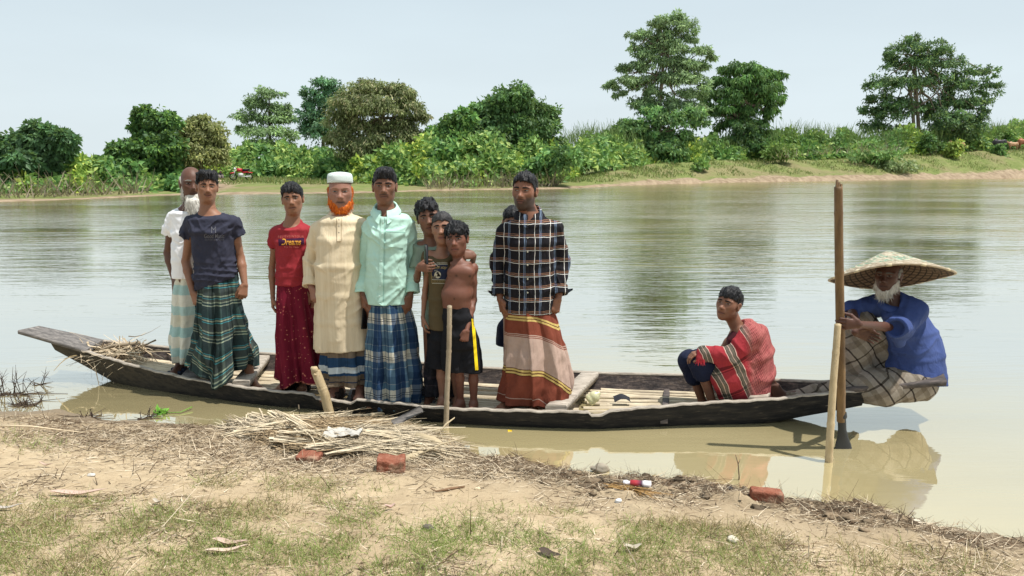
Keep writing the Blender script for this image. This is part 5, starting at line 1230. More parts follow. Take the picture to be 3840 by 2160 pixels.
uvn = m.nt.nodes.new('ShaderNodeUVMap'); sxx = m.nt.nodes.new('ShaderNodeSeparateXYZ'); m.set(sxx.inputs[0], uvn.outputs[0])
band = m.math('MULTIPLY', m.mr(m.math('ABSOLUTE', m.math('SUBTRACT', sxx.outputs[1], .76)), .008, .012, 1, 0), m.mr(m.noise(v, 60, 2), .42, .5, 0, 1))
c = m.mix(n1, lin(.105, .006, .018), lin(.16, .012, .026)); c = m.mix(m.math('MAXIMUM', m.math('MAXIMUM', sp_, sp2), band), c, lin(.55, .20, .13)); m.base(c); m.bump(m.noise(m.mapping(v, (14, 14, 4)), 1, 5, .6, 1), .4, .02)
lungi(o, base, B, [(680, 124, 282, .105), (780, 118, 305, .125), (900, 122, 335, .14), (1080, 128, 372, .165), (1235, 128, 385, .175)], m.m, 7, ((5, .014, .4), (10, .010, 1.0), (17, .004, 2)),
      steps=((.35, .035, .5, -.05),), hem=lambda th: -.055 * np.exp(-((th + .75) / .5) ** 2) + .02 * np.exp(-((th - .1) / .3) ** 2))
hair_mesh(o, base, D['c'], D['R'], D['s'], HAIR, hl=.215, thick=.055, top=.05, seed=33, ragged=.045, tuft=.028, side=-.06, sweep=.15, strands=700, sl=.09)
blkr = cloth('black_rubber', lin(.012, .012, .013), .6)
for ft in D['feet']: sandal(o, base, ft, blkr.m)
# ---------------------------------------------------------------- man with the hennaed beard
B = Body(ZB, gy(ZB, 530, 1335, FLOOR + .03) + .08)
o, D = person('stout man with bright orange beard, white cap and long cream tunic', B, dict(
    top=(478, 78), chin=(476, 276), face=(2, 2, 0), fat=.055, torso=[(292, 425, 532, .075), (350, 368, 592, .115), (450, 352, 602, .145), (600, 352, 598, .165), (760, 360, 605, .15), (850, 370, 610, .14)],
    neck=(476, 300), nr=.066, armL=[(356, 396, .03), (305, 580, .05), (315, 722, -.04)], armR=[(600, 392, .03), (628, 580, .06), (622, 730, 0)],
    handL=(V(.22, -.2, -1), V(.7, -.7, 0), V(.7, .7, 0), .19, (30, 32, 20)), handR=(V(-.1, -.1, -1), V(-.5, -1, 0), V(-1, .3, 0)),
    legL=[(440, 860, 0), (450, 1080, 0), (468, 1272, .02)], legR=[(560, 860, 0), (580, 1080, 0), (592, 1280, 0)], toeL=22, toeR=-4, skin=(.27, .135, .095), squint=.42, brow=(.22, .12, .07), browang=10, browh=.014, lips=(.13, .07, .06), ak=1.12))
base = D['base']
m = Mat('cream_cotton', .88, .15); v = m.coord(); f1 = m.noise(m.mapping(v, (60, 10, 2.5)), 1, 4, .6); f2 = m.noise(v, 5, 4)
c = m.mix(m.mr(f1, .3, .7, 0, 1), lin(.60, .49, .33), lin(.70, .59, .42)); c = m.mix(m.mr(f2, .4, .7, 0, .3), c, lin(.50, .40, .26)); m.base(c); m.bump(m.noise(m.mapping(v, (12, 12, 4)), 1, 5, .6, 1), .45, .02); CRM = m
def kx(fd):
    pass
S = shirt(o, base, B, [(306, 425, 528, .08), (348, 362, 598, .125), (450, 348, 606, .165), (590, 342, 604, .19), (750, 345, 612, .178), (900, 338, 626, .17), (1080, 330, 640, .172)], CRM.m,
          [([B.p(358, 400, .03), B.p(306, 580, .05), B.p(306, 705, -.03)], [.070, .052, .043], 'cuff'), ([B.p(600, 396, .03), B.p(632, 570, .06), B.p(626, 700, .0)], [.070, .052, .045], 'open')],
          [(B.p(476, 312, -.035), B.p(476, 250, -.03), .060, .078)], 'tunic', D=D, hem=(B.p(480, 1062), V(.02, 0, -1)), seed=41, amp=.008, drape=(B.p(480, 560)[2], B.p(480, 1062)[2], .013, 7), f=9, stretch=(1, 1, .3))
# stand-up collar, placket and buttons
nb = B.p(476, 296); n = 40; a = np.linspace(.25, 2 * math.pi - .25, n)
A = np.stack([np.stack([nb[0] + (.070 + e) * np.sin(a), nb[1] + .0 - (.068 + e) * np.cos(a), nb[2] + z - .030 * np.cos(a)], -1) for e, z in ((.016, -.035), (.006, .0), (.002, .028), (-.004, .028), (.0, .0))], 0)
mb = MB(); mb.grid(A); mb.build('collar', CRM.m, o, base)
patch(S, base, 'placket', [ZB(458, 328), ZB(482, 328), ZB(482, 460), ZB(457, 460)], CRM.m, (6, 24), .005)
pl = flat('stitching', lin(.30, .22, .13)); but = flat('button', lin(.55, .48, .38), .4, .5)
for (x0, x1) in ((456.2, 458.2), (481.5, 483.5)): patch(S, base, 'placket_seam', [ZB(x0, 328), ZB(x1, 328), ZB(x1, 461), ZB(x0, 461)], pl, (2, 24), .006)
patch(S, base, 'placket_seam', [ZB(457, 459), ZB(483, 459), ZB(483, 462), ZB(457, 462)], pl, (6, 2), .006)
def button(S, base, Z, x, y, mat, r=.0055):
    q = on(S, *Z(x, y), .006)
    if q is None: return print('button missed', x, y)
    mb = MB(); a = np.linspace(0, 2 * np.pi, 12, endpoint=False)
    mb.grid(np.stack([q + np.stack([rr * np.cos(a), 0 * a + d, rr * np.sin(a)], -1) for rr, d in ((r, .004), (r, 0), (r * .8, -.0015), (r * .45, .0), (.0004, .0))]), closed=True); mb.build('button', mat, S, base)
for y in (338, 372, 410): button(S, base, ZB, 469, y, but)
bl = plaid_uv('blue_brown_check', None, [(0, W1), (.30, lin(.8, .8, .8)), (.36, W1), (.7, lin(1.15, 1.15, 1.15)), (.78, lin(.85, .85, .85))],
              [(0, lin(.17, .125, .085)), (.16, lin(.02, .03, .06)), (.19, lin(.18, .135, .095)), (.45, lin(.022, .055, .115)), (.74, lin(.52, .55, .55)), (.92, lin(.022, .055, .115))], .14, .245, wr=.35)
lungi(o, base, B, [(1010, 380, 630, .125), (1100, 380, 638, .14), (1252, 382, 634, .15)], bl, 9, ((8, .014, .4), (15, .008, 1)), steps=((.15, .02, .4, 0), (.75, .02, .4, 0)))
hit = D['hit']
beard_mesh(o, base, D['c'], D['R'], D['s'], ORANGE, [((0, .19, -.43), (.27, .19, .15)), ((0, .20, -.53), (.22, .16, .12)), ((-.285, .06, -.25), (.055, .12, .24)), ((.285, .06, -.25), (.055, .12, .24)), ((-.20, .19, -.33), (.11, .10, .13)), ((.20, .19, -.33), (.11, .10, .13)), ((-.325, .02, .06), (.02, .06, .1)), ((.325, .02, .06), (.02, .06, .1))], None, 5, 900, .13, ((0, .42, -.265, .165, .14, .085),), wid=.0035)
# knitted skull cap
c_, R_, s_ = D['c'], D['R'], D['s']; Mx = np.stack(R_, 1); a = np.linspace(0, 2 * np.pi, 40, endpoint=False)
pr = [(.225, 1.02), (.235, 1.05), (.30, 1.055), (.40, 1.045), (.47, 1.0), (.505, .90), (.53, .70), (.545, .4), (.55, .02)]
A = np.stack([c_ + (np.stack([.345 * k_ * np.sin(a), -.05 + .40 * k_ * np.cos(a), z + .06 * np.cos(a) * (1 - z * 1.6) - .0 * a], -1) * s_) @ Mx.T for z, k_ in pr])
m = Mat('white_knit', .9, .1); v = m.coord(); wv = m.n('TexWave', {'wave_type': 'BANDS', 'bands_direction': 'DIAGONAL'}, out='Fac', Vector=v, Scale=55.0, Distortion=2.5, Detail=2.0)
m.base(m.mix(wv, lin(.55, .66, .63), lin(.78, .84, .82))); m.bump(wv, .6, .006); mb = MB(); mb.grid(A[:, ::-1], closed=True); mb.build('skull_cap', m.m, o, base)
brn = cloth('brown_leather', lin(.045, .03, .024), .6)
for ft in D['feet']: sandal(o, base, ft, brn.m)
# ---------------------------------------------------------------- man in the mint shirt
B = Body(ZC, gy(ZC, 190, 1298) + .02)
o, D = person('slim moustached man in a pale mint green long-sleeved shirt and blue checked lungi', B, dict(
    top=(206, 48), chin=(206, 236), face=(4, 0, 0), torso=[(252, 165, 265, .06), (320, 134, 326, .09), (400, 120, 335, .12), (520, 125, 330, .115), (700, 120, 330, .12), (800, 125, 328, .12)],
    neck=(212, 268), armL=[(130, 368, .03), (90, 550, .06), (88, 735, -.03)], armR=[(328, 362, .03), (366, 550, .06), (345, 735, -.04)],
    handL=(V(.08, -.15, -1), V(.55, -.9, 0), V(.8, .4, 0), .19, (40, 45, 30)), handR=(V(-.25, -.2, -1), V(-.75, -.5, 0), V(-.5, .8, 0), .19, (42, 50, 30), 20),
    legL=[(165, 800, 0), (165, 1050, 0), (185, 1255, .02)], legR=[(285, 800, 0), (290, 1050, 0), (290, 1255, .03)], toeL=10, toeR=-8, skin=(.175, .080, .047), squint=.45, browang=4, browh=.026, lips=(.17, .07, .055), mous=(.015, .010, .009)))
base = D['base']
mint = cloth('mint_cotton', lin(.46, .69, .59), .85, .08, wr=.6)
S = shirt(o, base, B, [(280, 172, 258, .07), (318, 128, 332, .108), (400, 115, 340, .132), (520, 112, 338, .128), (650, 108, 338, .132), (800, 108, 336, .135)], mint.m,
          [([B.p(132, 372, .03), B.p(86, 550, .06), B.p(78, 712, -.02)], [.060, .046, .038], 'cuff'), ([B.p(326, 366, .03), B.p(366, 550, .06), B.p(358, 712, -.03)], [.060, .046, .040], 'cuff')],
          [(B.p(214, 296, -.05), B.p(210, 235, -.02), .042, .078)], 'shirt', D=D, hem=(B.p(215, 775), V(.0, 0, -1)), seed=51, amp=.009, f=11, waist=(B.p(200, 640)[2], .12, .003, 60))
nb = B.p(212, 268); collar(o, base, nb, .073, .072, .022, .040, mint.m, .26, point=.042, flare=.036, tilt=.034)
patch(S, base, 'placket', [ZC(186, 310), ZC(206, 310), ZC(200, 770), ZC(170, 770)], mint.m, (5, 50), .004)
sm_ = flat('seam', lin(.24, .46, .39)); pb = flat('pearl_button', lin(.55, .70, .64), .35, .5)
patch(S, base, 'placket_seam', [ZC(204, 312), ZC(206.5, 312), ZC(200, 770), ZC(197, 770)], sm_, (2, 50), .005)
for y, x in ((340, 198), (402, 194), (480, 190), (548, 187), (616, 184), (684, 181), (740, 178)): button(S, base, ZC, x, y, pb, .0055)
patch(S, base, 'pocket', [ZC(212, 374), ZC(316, 380), ZC(312, 478), ZC(216, 470)], mint.m, (16, 16), .0055)
patch(S, base, 'pocket_seam', [ZC(212, 386), ZC(316, 392), ZC(316, 395), ZC(212, 389)], sm_, (16, 2), .0068)
mch = plaid_uv('blue_cream_check', None, [(0, lin(.80, .84, .88)), (.06, lin(2.2, 2.0, 1.7)), (.26, lin(.45, .55, .75)), (.50, lin(1.3, 1.2, 1.1)), (.52, lin(.45, .55, .75)), (.70, lin(2.4, 2.15, 1.8)), (.82, lin(.55, .62, .8)), (.84, lin(1.9, 1.75, 1.5))],
               [(0, lin(.030, .060, .105)), (.19, lin(.10, .13, .16)), (.21, lin(.04, .08, .13)), (.36, lin(.24, .25, .24)), (.49, lin(.012, .018, .03)), (.505, lin(.25, .26, .25)), (.545, lin(.012, .018, .03)), (.56, lin(.22, .23, .23)), (.64, lin(.05, .09, .14)), (.80, lin(.15, .18, .2)), (.82, lin(.045, .085, .14))], .17, .27, wr=.3)
lungi(o, base, B, [(745, 120, 326, .115), (900, 112, 360, .14), (1100, 110, 386, .155), (1318, 108, 396, .165)], mch, 13, ((5, .012, .3), (9, .012, .8), (15, .006, 2)), steps=((-.25, .03, .45, .1), (.12, .015, .3, .02)), hem=lambda th: .012 * np.sin(th * 2))
hair_mesh(o, base, D['c'], D['R'], D['s'], HAIR, hl=.215, thick=.05, top=.07, seed=55, ragged=.025, tuft=.026, side=-.02, sweep=.6, ext=[((.05, .22, .40), (.24, .18, .12))], strands=600, sl=.085)
ph = flat('phone_case', lin(.012, .018, .022), .3, .5); q = B.p(98, 862, -.05); tt = math.radians(12)
mb = MB(); mb.box(q, (.072, .010, .15), np.array([[math.cos(1.2), -math.sin(1.2), 0], [math.sin(1.2), math.cos(1.2), 0], [0, 0, 1]]) @ np.array([[math.cos(tt), 0, math.sin(tt)], [0, 1, 0], [-math.sin(tt), 0, math.cos(tt)]]), None, .004)
tag(mb.build('phone', ph, None, q), 'dark mobile phone held low in the mint-shirted man\'s hand', 'phone')
# ---------------------------------------------------------------- the three boys
Y8 = gy(ZC, 650, 1352)
olive = cloth('olive_jersey', lin(.105, .078, .040), .9, .2, wr=.5); blk = cloth('black_cotton', lin(.014, .014, .017), .85, .3, wr=.7); grn = cloth('grey_green_jersey', lin(.22, .28, .22), .9, .15)
dplaid = plaid_uv('black_check', None, None, [(0, lin(.018, .017, .020)), (.5, lin(.035, .026, .03)), (.6, lin(.014, .014, .018)), (.9, lin(.05, .04, .045)), (.93, lin(.018, .017, .020))], .2, .16)
B = Body(ZC, Y8 + .27)
o, D = person('boy leaning his head against the mint shirt and peering over the two smaller boys', B, dict(
    k=.9, top=(432, 218), chin=(458, 398), face=(2, 4, 9), child=.4, torso=[(440, 425, 500, .05), (490, 420, 530, .08), (600, 420, 545, .09), (760, 425, 550, .09), (900, 430, 560, .09)],
    neck=(455, 432), nr=.05, armL=[(405, 470, .0), (382, 650, -.05), (386, 585, -.30)], armR=[(540, 480, .03), (672, 590, .02), (694, 520, -.22)],
    handL=(V(.85, -.35, .05), V(0, 0, 1), V(.45, .85, 0), .165, (35, 40, 30), 50), handR=(V(-.9, -.35, .15), V(-.2, -.2, 1), V(-.2, .9, -.4), .16, (30, 35, 25)),
    legL=[(455, 900, 0), (452, 1120, 0), (452, 1292, 0)], legR=[(560, 900, 0), (580, 1120, 0), (588, 1285, .02)], toeL=12, toeR=0, skin=(.17, .078, .048), squint=.6, browang=0, lips=(.14, .055, .045), ak=.78, lk=.8))
base = D['base']
shirt(o, base, B, [(448, 430, 490, .06), (495, 415, 535, .09), (600, 415, 550, .105), (780, 420, 555, .108), (920, 425, 565, .11)], grn.m,
      [([B.p(405, 475, .0), B.p(390, 590, -.03)], [.060, .066], 'open'), ([B.p(540, 485, .03), B.p(610, 540, .03)], [.058, .064], 'open')],
      [(B.p(456, 448, -.04), B.p(446, 385, -.02), .052, .070)], 't_shirt', D=D, hem=(B.p(480, 905), V(0, 0, -1)), seed=61, amp=.005)
lungi(o, base, B, [(860, 430, 575, .10), (1000, 428, 590, .12), (1130, 424, 604, .135), (1262, 422, 612, .14)], dplaid, 17, ((6, .012, .3), (13, .006, 1)))
hair_mesh(o, base, D['c'], D['R'], D['s'], HAIR, hl=.20, thick=.065, top=.07, seed=66, ragged=.05, tuft=.032, side=-.08, sweep=-.2, strands=700, sl=.10)
for ft in D['feet']: sandal(o, base, ft, flat('grey_rubber', lin(.10, .10, .10), .6))
ph2 = flat('phone_body', lin(.010, .010, .012), .25, .5); q = B.p(432, 512, -.385); mb = MB(); mb.box(q, (.020, .070, .128), np.array([[math.cos(.25), -math.sin(.25), 0], [math.sin(.25), math.cos(.25), 0], [0, 0, 1]]), None, .004)
pho = mb.build('phone', ph2, None, q); tag(pho, 'dark mobile phone held upright in front of the olive tee', 'phone')
B = Body(ZC, Y8 + .13)
o, D = person('small boy with cropped hair in an olive printed top, between two other boys', B, dict(
    k=.84, top=(530, 283), chin=(515, 455), face=(10, 0, 4), child=.6, torso=[(482, 490, 548, .05), (525, 460, 572, .075), (600, 448, 588, .09), (750, 448, 586, .092), (910, 452, 598, .095)],
    neck=(517, 490), nr=.05, armL=[(452, 520, .0), (426, 705, .02), (414, 850, -.01)], armR=[(588, 520, .03), (600, 700, .06), (600, 840, .06)],
    handL=(V(.02, -.1, -1), V(.35, -1, 0), V(1, .3, 0), .155, (24, 28, 18)), handR=(V(0, -.1, -1), V(-.4, -1, 0), V(-1, .3, 0), .15),
    legL=[(500, 900, 0), (510, 1120, -.01), (522, 1305, .0)], legR=[(570, 900, 0), (585, 1120, .03), (600, 1305, .05)], toeL=18, toeR=5, skin=(.27, .135, .085), squint=.7, browang=-4, lips=(.22, .085, .075), ak=.72, lk=.74))
base = D['base']
S = shirt(o, base, B, [(500, 500, 534, .06), (535, 458, 574, .085), (600, 445, 590, .105), (750, 445, 588, .106), (925, 448, 602, .112)], olive.m,
      [([B.p(456, 525, .0), B.p(440, 600, .01)], [.058, .062], 'open'), ([B.p(585, 525, .03), B.p(598, 600, .04)], [.056, .06], 'open')],
      [(B.p(516, 508, -.035), B.p(512, 440, -.02), .046, .066)], 't_shirt', D=D, hem=(B.p(520, 912), V(0, 0, -1)), seed=71, amp=.0035)
pn = flat('print_navy', lin(.022, .028, .055)); pw = flat('print_cream', lin(.50, .48, .38)); po = flat('print_ochre', lin(.32, .24, .10)); pk = flat('print_dark', lin(.02, .016, .012))
zc = lambda x, y: ZC(x, y)
patch(S, base, 'chest_print', [zc(456, 566), zc(548, 566), zc(546, 648), zc(464, 648)], pn, (18, 16), .003)
for (a, b, w_) in (((456, 566), (548, 566), 2.2), ((462, 648), (546, 650), 2.2), ((463, 668), (546, 670), 2.2), ((456, 566), (462, 668), 2.0)):
    horiz = abs(b[0] - a[0]) > 30; e = (0, w_) if horiz else (w_, 0)
    patch(S, base, 'print_border', [zc(a[0], a[1]), zc(b[0], b[1]), zc(b[0] + e[0], b[1] + e[1]), zc(a[0] + e[0], a[1] + e[1])] if horiz else [zc(a[0], a[1]), zc(a[0] + e[0], a[1]), zc(b[0] + e[0], b[1]), zc(b[0], b[1])], po if not horiz else pw, (12, 3) if horiz else (3, 12), .0042)
ctr = (494, 624); a = np.linspace(0, 2 * np.pi, 26); pts = [on(S, *zc(ctr[0], ctr[1]), .0042)] + [on(S, *zc(ctr[0] + 18 * math.cos(q), ctr[1] + 19 * math.sin(q)), .0042) for q in a]
mk('print_disc', np.array(pts), np.array([[0, i + 1, i + 2] for i in range(25)]), pw, S, base, False)
def poly_on(name, pl, mat, lift): pts = [on(S, *zc(*q), lift) for q in pl]; mk(name, np.array(pts), np.array([[0, i, i + 1] for i in range(1, len(pl) - 1)]), mat, S, base, False)
poly_on('print_sail', [(494, 608), (497, 608), (502, 622), (513, 632), (490, 636), (494, 622)], pk, .0055); poly_on('print_sail', [(483, 626), (485, 626), (487, 638), (481, 638)], pk, .0055)
text_on(S, base, 'chest_print', 'population', (*zc(489, 553), *zc(546, 565)), pw, .0045, bold=.01)
text_on(S, base, 'chest_print', 'will stay', (*zc(478, 574), *zc(546, 596)), po, .0045, shear=.4, bold=.01)
text_on(S, base, 'chest_print', 'EST.', (*zc(477, 597), *zc(496, 604)), pw, .0045)
text_on(S, base, 'chest_print', 'wilder for over a reason', (*zc(466, 652), *zc(545, 659)), po, .0045); text_on(S, base, 'chest_print', 'owned by the mountain', (*zc(470, 660), *zc(545, 667)), po, .0045)
for x in (462, 467, 472, 478): poly_on('print_stripe', [(x - 3, 570), (x - 1.6, 570), (x + 3.4, 646), (x + 2, 646)], po, .0048)
st = MB(); st.tube(np.array([on(S, *zc(469, 552), .008), on(S, *zc(498, 580), .010)]), [.0022, .0022], 6); st.build('drawstring', flat('white_cord', lin(.6, .56, .5)), S, base)
def shorts(o, base, B, rows, legs, mat, hems, seed, name='shorts', amp=.005, subs=()):
    rw = rows3(B, rows); pr = [('e', c0, c1, V(1, 0, 0), a0, b0, a1, b1) for (c0, a0, b0), (c1, a1, b1) in zip(rw[:-1], rw[1:])]
    for L in legs: pr += [('c', L[i][0], L[i + 1][0], L[i][1], L[i + 1][1], .02) for i in range(len(L) - 1)]
    return wrap(o, base, pr, mat, name, .006, seed, amp, 10, hems, (1, 1, .35), k=.03, subs=subs)
shorts(o, base, B, [(900, 455, 598, .10), (960, 455, 600, .105), (1010, 458, 600, .10)], [[(B.p(502, 1000, 0), .085), (B.p(508, 1150, 0), .085)], [(B.p(560, 1000, .02), .085), (B.p(575, 1150, .03), .085)]], blk.m, [(B.p(520, 1122), V(0, 0, -1))], 72)
hair_mesh(o, base, D['c'], D['R'], D['s'], HAIRG, hl=.235, thick=.028, top=.015, seed=77, ragged=.02, tuft=.010, side=-.02, strands=300, sl=.05)
B = Body(ZC, Y8 + .04)
def chest(fd):
    for (x, y, r_) in ((590, 612, .055), (655, 612, .05)): fd.ell(B.p(x, y, -.055), (r_, .035, r_ * .8), None, .04)
    fd.ell(B.p(590, 735, -.04), (.085, .07, .085), None, .06)
    fd.cone(B.p(668, 560, -.02), B.p(618, 562, -.045), .012, .010, .02); fd.cone(B.p(568, 560, -.02), B.p(600, 562, -.045), .010, .010, .02)
def tors(v, q, col):
    for (x, y, r_) in ((596, 628, .0085), (668, 632, .0085)):
        p_ = B.p(x, y, -.09); d2 = (v[:, 0] - p_[0]) ** 2 + (v[:, 2] - p_[2]) ** 2; w_ = np.exp(-d2 / r_ ** 2) * (v[:, 1] < B.Y); col = col * (1 - .75 * w_[:, None]) 
    p_ = B.p(585, 752, -.1); d2 = ((v[:, 0] - p_[0]) / .006) ** 2 + ((v[:, 2] - p_[2]) / .008) ** 2; w_ = np.exp(-d2) * (v[:, 1] < B.Y); return col * (1 - .7 * w_[:, None])
o, D = person('shirtless small boy in black shorts with a yellow side stripe behind the upright bamboo post', B, dict(
    k=.84, top=(607, 340), chin=(588, 514), face=(13, 3, 4), child=.6, shrink=.0, torso=[(545, 592, 645, .05), (590, 566, 682, .072), (650, 545, 690, .085), (720, 532, 678, .085), (790, 530, 668, .085), (850, 530, 680, .09)],
    neck=(612, 540), nr=.05, armL=[(566, 585, .06), (560, 720, .14), (575, 830, .14)], armR=[(684, 588, .02), (690, 760, .04), (652, 925, -.10)],
    handL=(V(.1, .1, -1), V(.4, -1, 0), V(1, .3, 0), .15), handR=(V(-.25, -.15, -1), V(-.8, -.6, 0), V(-.4, .9, 0), .155, (65, 70, 40), 20),
    legL=[(580, 880, 0), (610, 1130, -.0), (618, 1315, .07)], legR=[(650, 880, .02), (688, 1140, .02), (690, 1325, .05)], toeL=30, toeR=12, skin=(.165, .068, .044), squint=.6, browang=-6, lips=(.20, .07, .06), ak=.84, lk=.78, sculpt=chest, paint=tors))
base = D['base']
S = shorts(o, base, B, [(785, 528, 668, .10), (850, 526, 686, .105), (940, 526, 700, .11), (1000, 528, 706, .105)], [[(B.p(578, 990, 0), .088), (B.p(582, 1180, -.02), .080)], [(B.p(655, 990, .02), .088), (B.p(678, 1190, .02), .088)]], blk.m, [(B.p(640, 1146), V(-.12, 0, -1))], 82, subs=[(B.p(628, 1190, -.10), B.p(622, 1050, -.06), .030, .004), (B.p(630, 1190, .08), B.p(624, 1050, .04), .030, .004), (B.p(629, 1190, -.02), B.p(623, 1060, -.01), .026, .004)])
yw = flat('yellow_tape', lin(.85, .62, .02)); 
for k_ in (0, 8.5): patch(S, base, 'side_stripe', [zc(678 + k_, 862), zc(685 + k_, 862), zc(707 + k_, 1140), zc(698 + k_, 1142)], yw, (3, 40), .004)
hair_mesh(o, base, D['c'], D['R'], D['s'], HAIR, hl=.175, thick=.070, top=.055, seed=88, ragged=.05, tuft=.03, side=-.09, sweep=.1, strands=800, sl=.11)
# ---------------------------------------------------------------- man in the dark plaid shirt
B = Body(ZD, gy(ZD, 240, 1345) + .06)
o, D = person('bearded man in a black plaid long-sleeved shirt and rust and cream lungi', B, dict(
    top=(282, 70), chin=(264, 264), face=(17, 0, -2), torso=[(262, 235, 345, .06), (352, 202, 414, .095), (450, 186, 428, .12), (550, 182, 428, .115), (700, 170, 430, .12), (840, 165, 415, .12)],
    neck=(296, 290), armL=[(168, 392, .03), (126, 560, .06), (138, 755, -.03)], armR=[(436, 382, .03), (480, 550, .06), (455, 755, -.05)],
    handL=(V(.25, -.2, -1), V(.6, -.8, 0), V(.8, .5, 0), .19, (32, 36, 24)), handR=(V(-.3, -.2, -1), V(-.85, -.5, 0), V(-.4, .85, 0), .19, (48, 55, 32), 20),
    legL=[(215, 850, 0), (200, 1080, 0), (205, 1290, .03)], legR=[(350, 850, 0), (345, 1080, 0), (322, 1290, .04)], toeL=42, toeR=6, skin=(.205, .090, .052), squint=.45, browang=3, browh=.026, lips=(.15, .06, .05), stubble=(.020, .013, .010), mous=(.012, .009, .008), look=-.35, ak=1.05))
base = D['base']
m = Mat('black_plaid', .88, .15); v = m.coord(); sx = m.nt.nodes.new('ShaderNodeSeparateXYZ'); m.set(sx.inputs[0], v); nz = m.noise(v, 5, 4); nz = m.math('MULTIPLY', m.math('SUBTRACT', nz, .5), .035)
xx, zz = m.math('ADD', m.math('ADD', sx.outputs[0], nz), 3.02), m.math('ADD', m.math('ADD', sx.outputs[2], nz), 3.0)
k0, wh, tn, bl_ = lin(0, 0, 0), lin(.60, .58, .54), lin(.20, .10, .055), lin(.10, .14, .20)
va = stripes(m, xx, .105, [(0, wh), (.034, k0), (.30, bl_), (.36, k0), (.40, bl_), (.44, k0), (.62, k0)]); ha = stripes(m, zz, .088, [(0, wh), (.036, k0), (.11, tn), (.17, k0), (.23, tn), (.28, k0)])
c = m.mix(1.0, va, ha, 'LIGHTEN'); c = m.mix(1.0, c, lin(.012, .011, .014), 'ADD'); m.base(c); m.bump(m.noise(m.mapping(v, (14, 14, 5)), 1, 5, .6, 1.2), .5, .02)
S = shirt(o, base, B, [(278, 250, 335, .07), (352, 196, 420, .108), (450, 180, 434, .132), (550, 176, 434, .13), (700, 164, 438, .135), (860, 158, 420, .138)], m.m,
          [([B.p(170, 394, .03), B.p(126, 560, .06), B.p(132, 725, -.02)], [.062, .050, .042], 'cuff'), ([B.p(434, 386, .03), B.p(478, 555, .06), B.p(464, 722, -.04)], [.062, .050, .043], 'cuff')],
          [(B.p(294, 312, -.05), B.p(292, 255, -.02), .042, .076)], 'shirt', D=D, hem=(B.p(290, 826), V(-.03, 0, -1)), seed=91, amp=.008, waist=(B.p(200, 700)[2], .12, .003, 60))
for sg, x, y in ((-1, 112, 716), (1, 492, 706)):      # flared, unbuttoned cuff points
    q = B.p(x, y, -.02); mb = MB(); t = np.linspace(0, 1, 6); A = np.stack([np.stack([q + V(sg * (.052 * s_), .03 * (1 - s_) - .015, .012 * s_ - .042 * u_ * (1 - .75 * s_)) for s_ in t]) for u_ in (0, .5, 1)]); mb.grid(A); mb.grid(A[::-1] + V(0, .004, 0)); mb.build('cuff_flap', m.m, o, base)
collar(o, base, B.p(296, 288), .073, .072, .022, .040, m.m, .26, yaw=8, point=.042, flare=.036, tilt=.034)
patch(S, base, 'placket', [ZD(280, 330), ZD(296, 330), ZD(296, 826), ZD(276, 826)], m.m, (4, 50), .004)
for y in (352, 424, 500, 572, 648, 722): button(S, base, ZD, 288, y, pw, .0055)
rust, crm_, yel, dkr = lin(.185, .050, .030), lin(.42, .30, .245), lin(.52, .38, .13), lin(.07, .018, .012)
m = Mat('rust_lungi', .9, .12); uvn = m.nt.nodes.new('ShaderNodeUVMap'); sx = m.nt.nodes.new('ShaderNodeSeparateXYZ'); m.set(sx.inputs[0], uvn.outputs[0]); ob = m.coord()
vv_ = m.math('DIVIDE', sx.outputs[1], .70)
c = m.ramp(vv_, [(0, rust), (.085, yel), (.105, dkr), (.112, yel), (.132, rust), (.26, crm_), (.268, rust), (.276, crm_), (.284, rust), (.292, crm_), (.60, dkr), (.606, yel), (.628, dkr), (.638, yel), (.66, dkr), (.666, rust), (.90, crm_), (.91, rust)], 'CONSTANT')
nz = m.noise(ob, 30, 4, .6); c = m.mix(m.mr(nz, .35, .7, 0, .3), c, m.mix(1.0, c, lin(.6, .55, .55), 'MULTIPLY')); m.base(c); m.bump(m.noise(m.mapping(ob, (16, 16, 4)), 1, 5, .6, 1.2), .4, .02)
skew = lambda TH, T: -.16 * sstep(-.1, 1.4, TH) * (.3 + T) + .05 * sstep(-.2, -.05, -TH) * 0
lungi(o, base, B, [(785, 172, 418, .118), (900, 165, 455, .14), (1050, 160, 495, .165), (1180, 156, 515, .175), (1300, 152, 518, .175)], m.m, 23, ((4, .014, .3), (9, .010, .9), (15, .004, 2)), steps=((-.15, .05, .35, .02), (.35, .02, .4, .3), (-1.0, .025, .4, .1)), hem=lambda th: .0 * th - .012 * sstep(0, .3, th), uvskew=skew)
hair_mesh(o, base, D['c'], D['R'], D['s'], HAIR, hl=.265, thick=.045, top=.055, seed=99, ragged=.022, tuft=.028, side=-.10, strands=500, sl=.05)
B2 = Body(ZD, B.Y + .34)
o, D = person('child hidden behind the man in the plaid shirt, only the hair showing above his shoulder', B2, dict(
    k=.86, top=(210, 258), chin=(212, 425), face=(0, 4, 0), child=.5, torso=[(450, 180, 245, .05), (495, 165, 265, .08), (600, 160, 275, .09), (780, 160, 275, .09), (900, 160, 280, .09)],
    neck=(212, 458), nr=.05, armL=[(165, 500, 0), (165, 680, .02), (180, 830, -.03)], armR=[(268, 500, 0), (275, 680, .02), (275, 830, 0)], handL=(V(.1, -.1, -1), V(.4, -1, 0), V(1, .3, 0), .15), handR=(V(0, -.1, -1), V(-.4, -1, 0), V(-1, .3, 0), .15),
    legL=[(185, 900, 0), (185, 1120, 0), (190, 1285, 0)], legR=[(255, 900, 0), (260, 1120, 0), (262, 1285, 0)], skin=MDSK, ak=.74, lk=.75))
nvy = cloth('navy_cotton', lin(.014, .018, .042), .85)
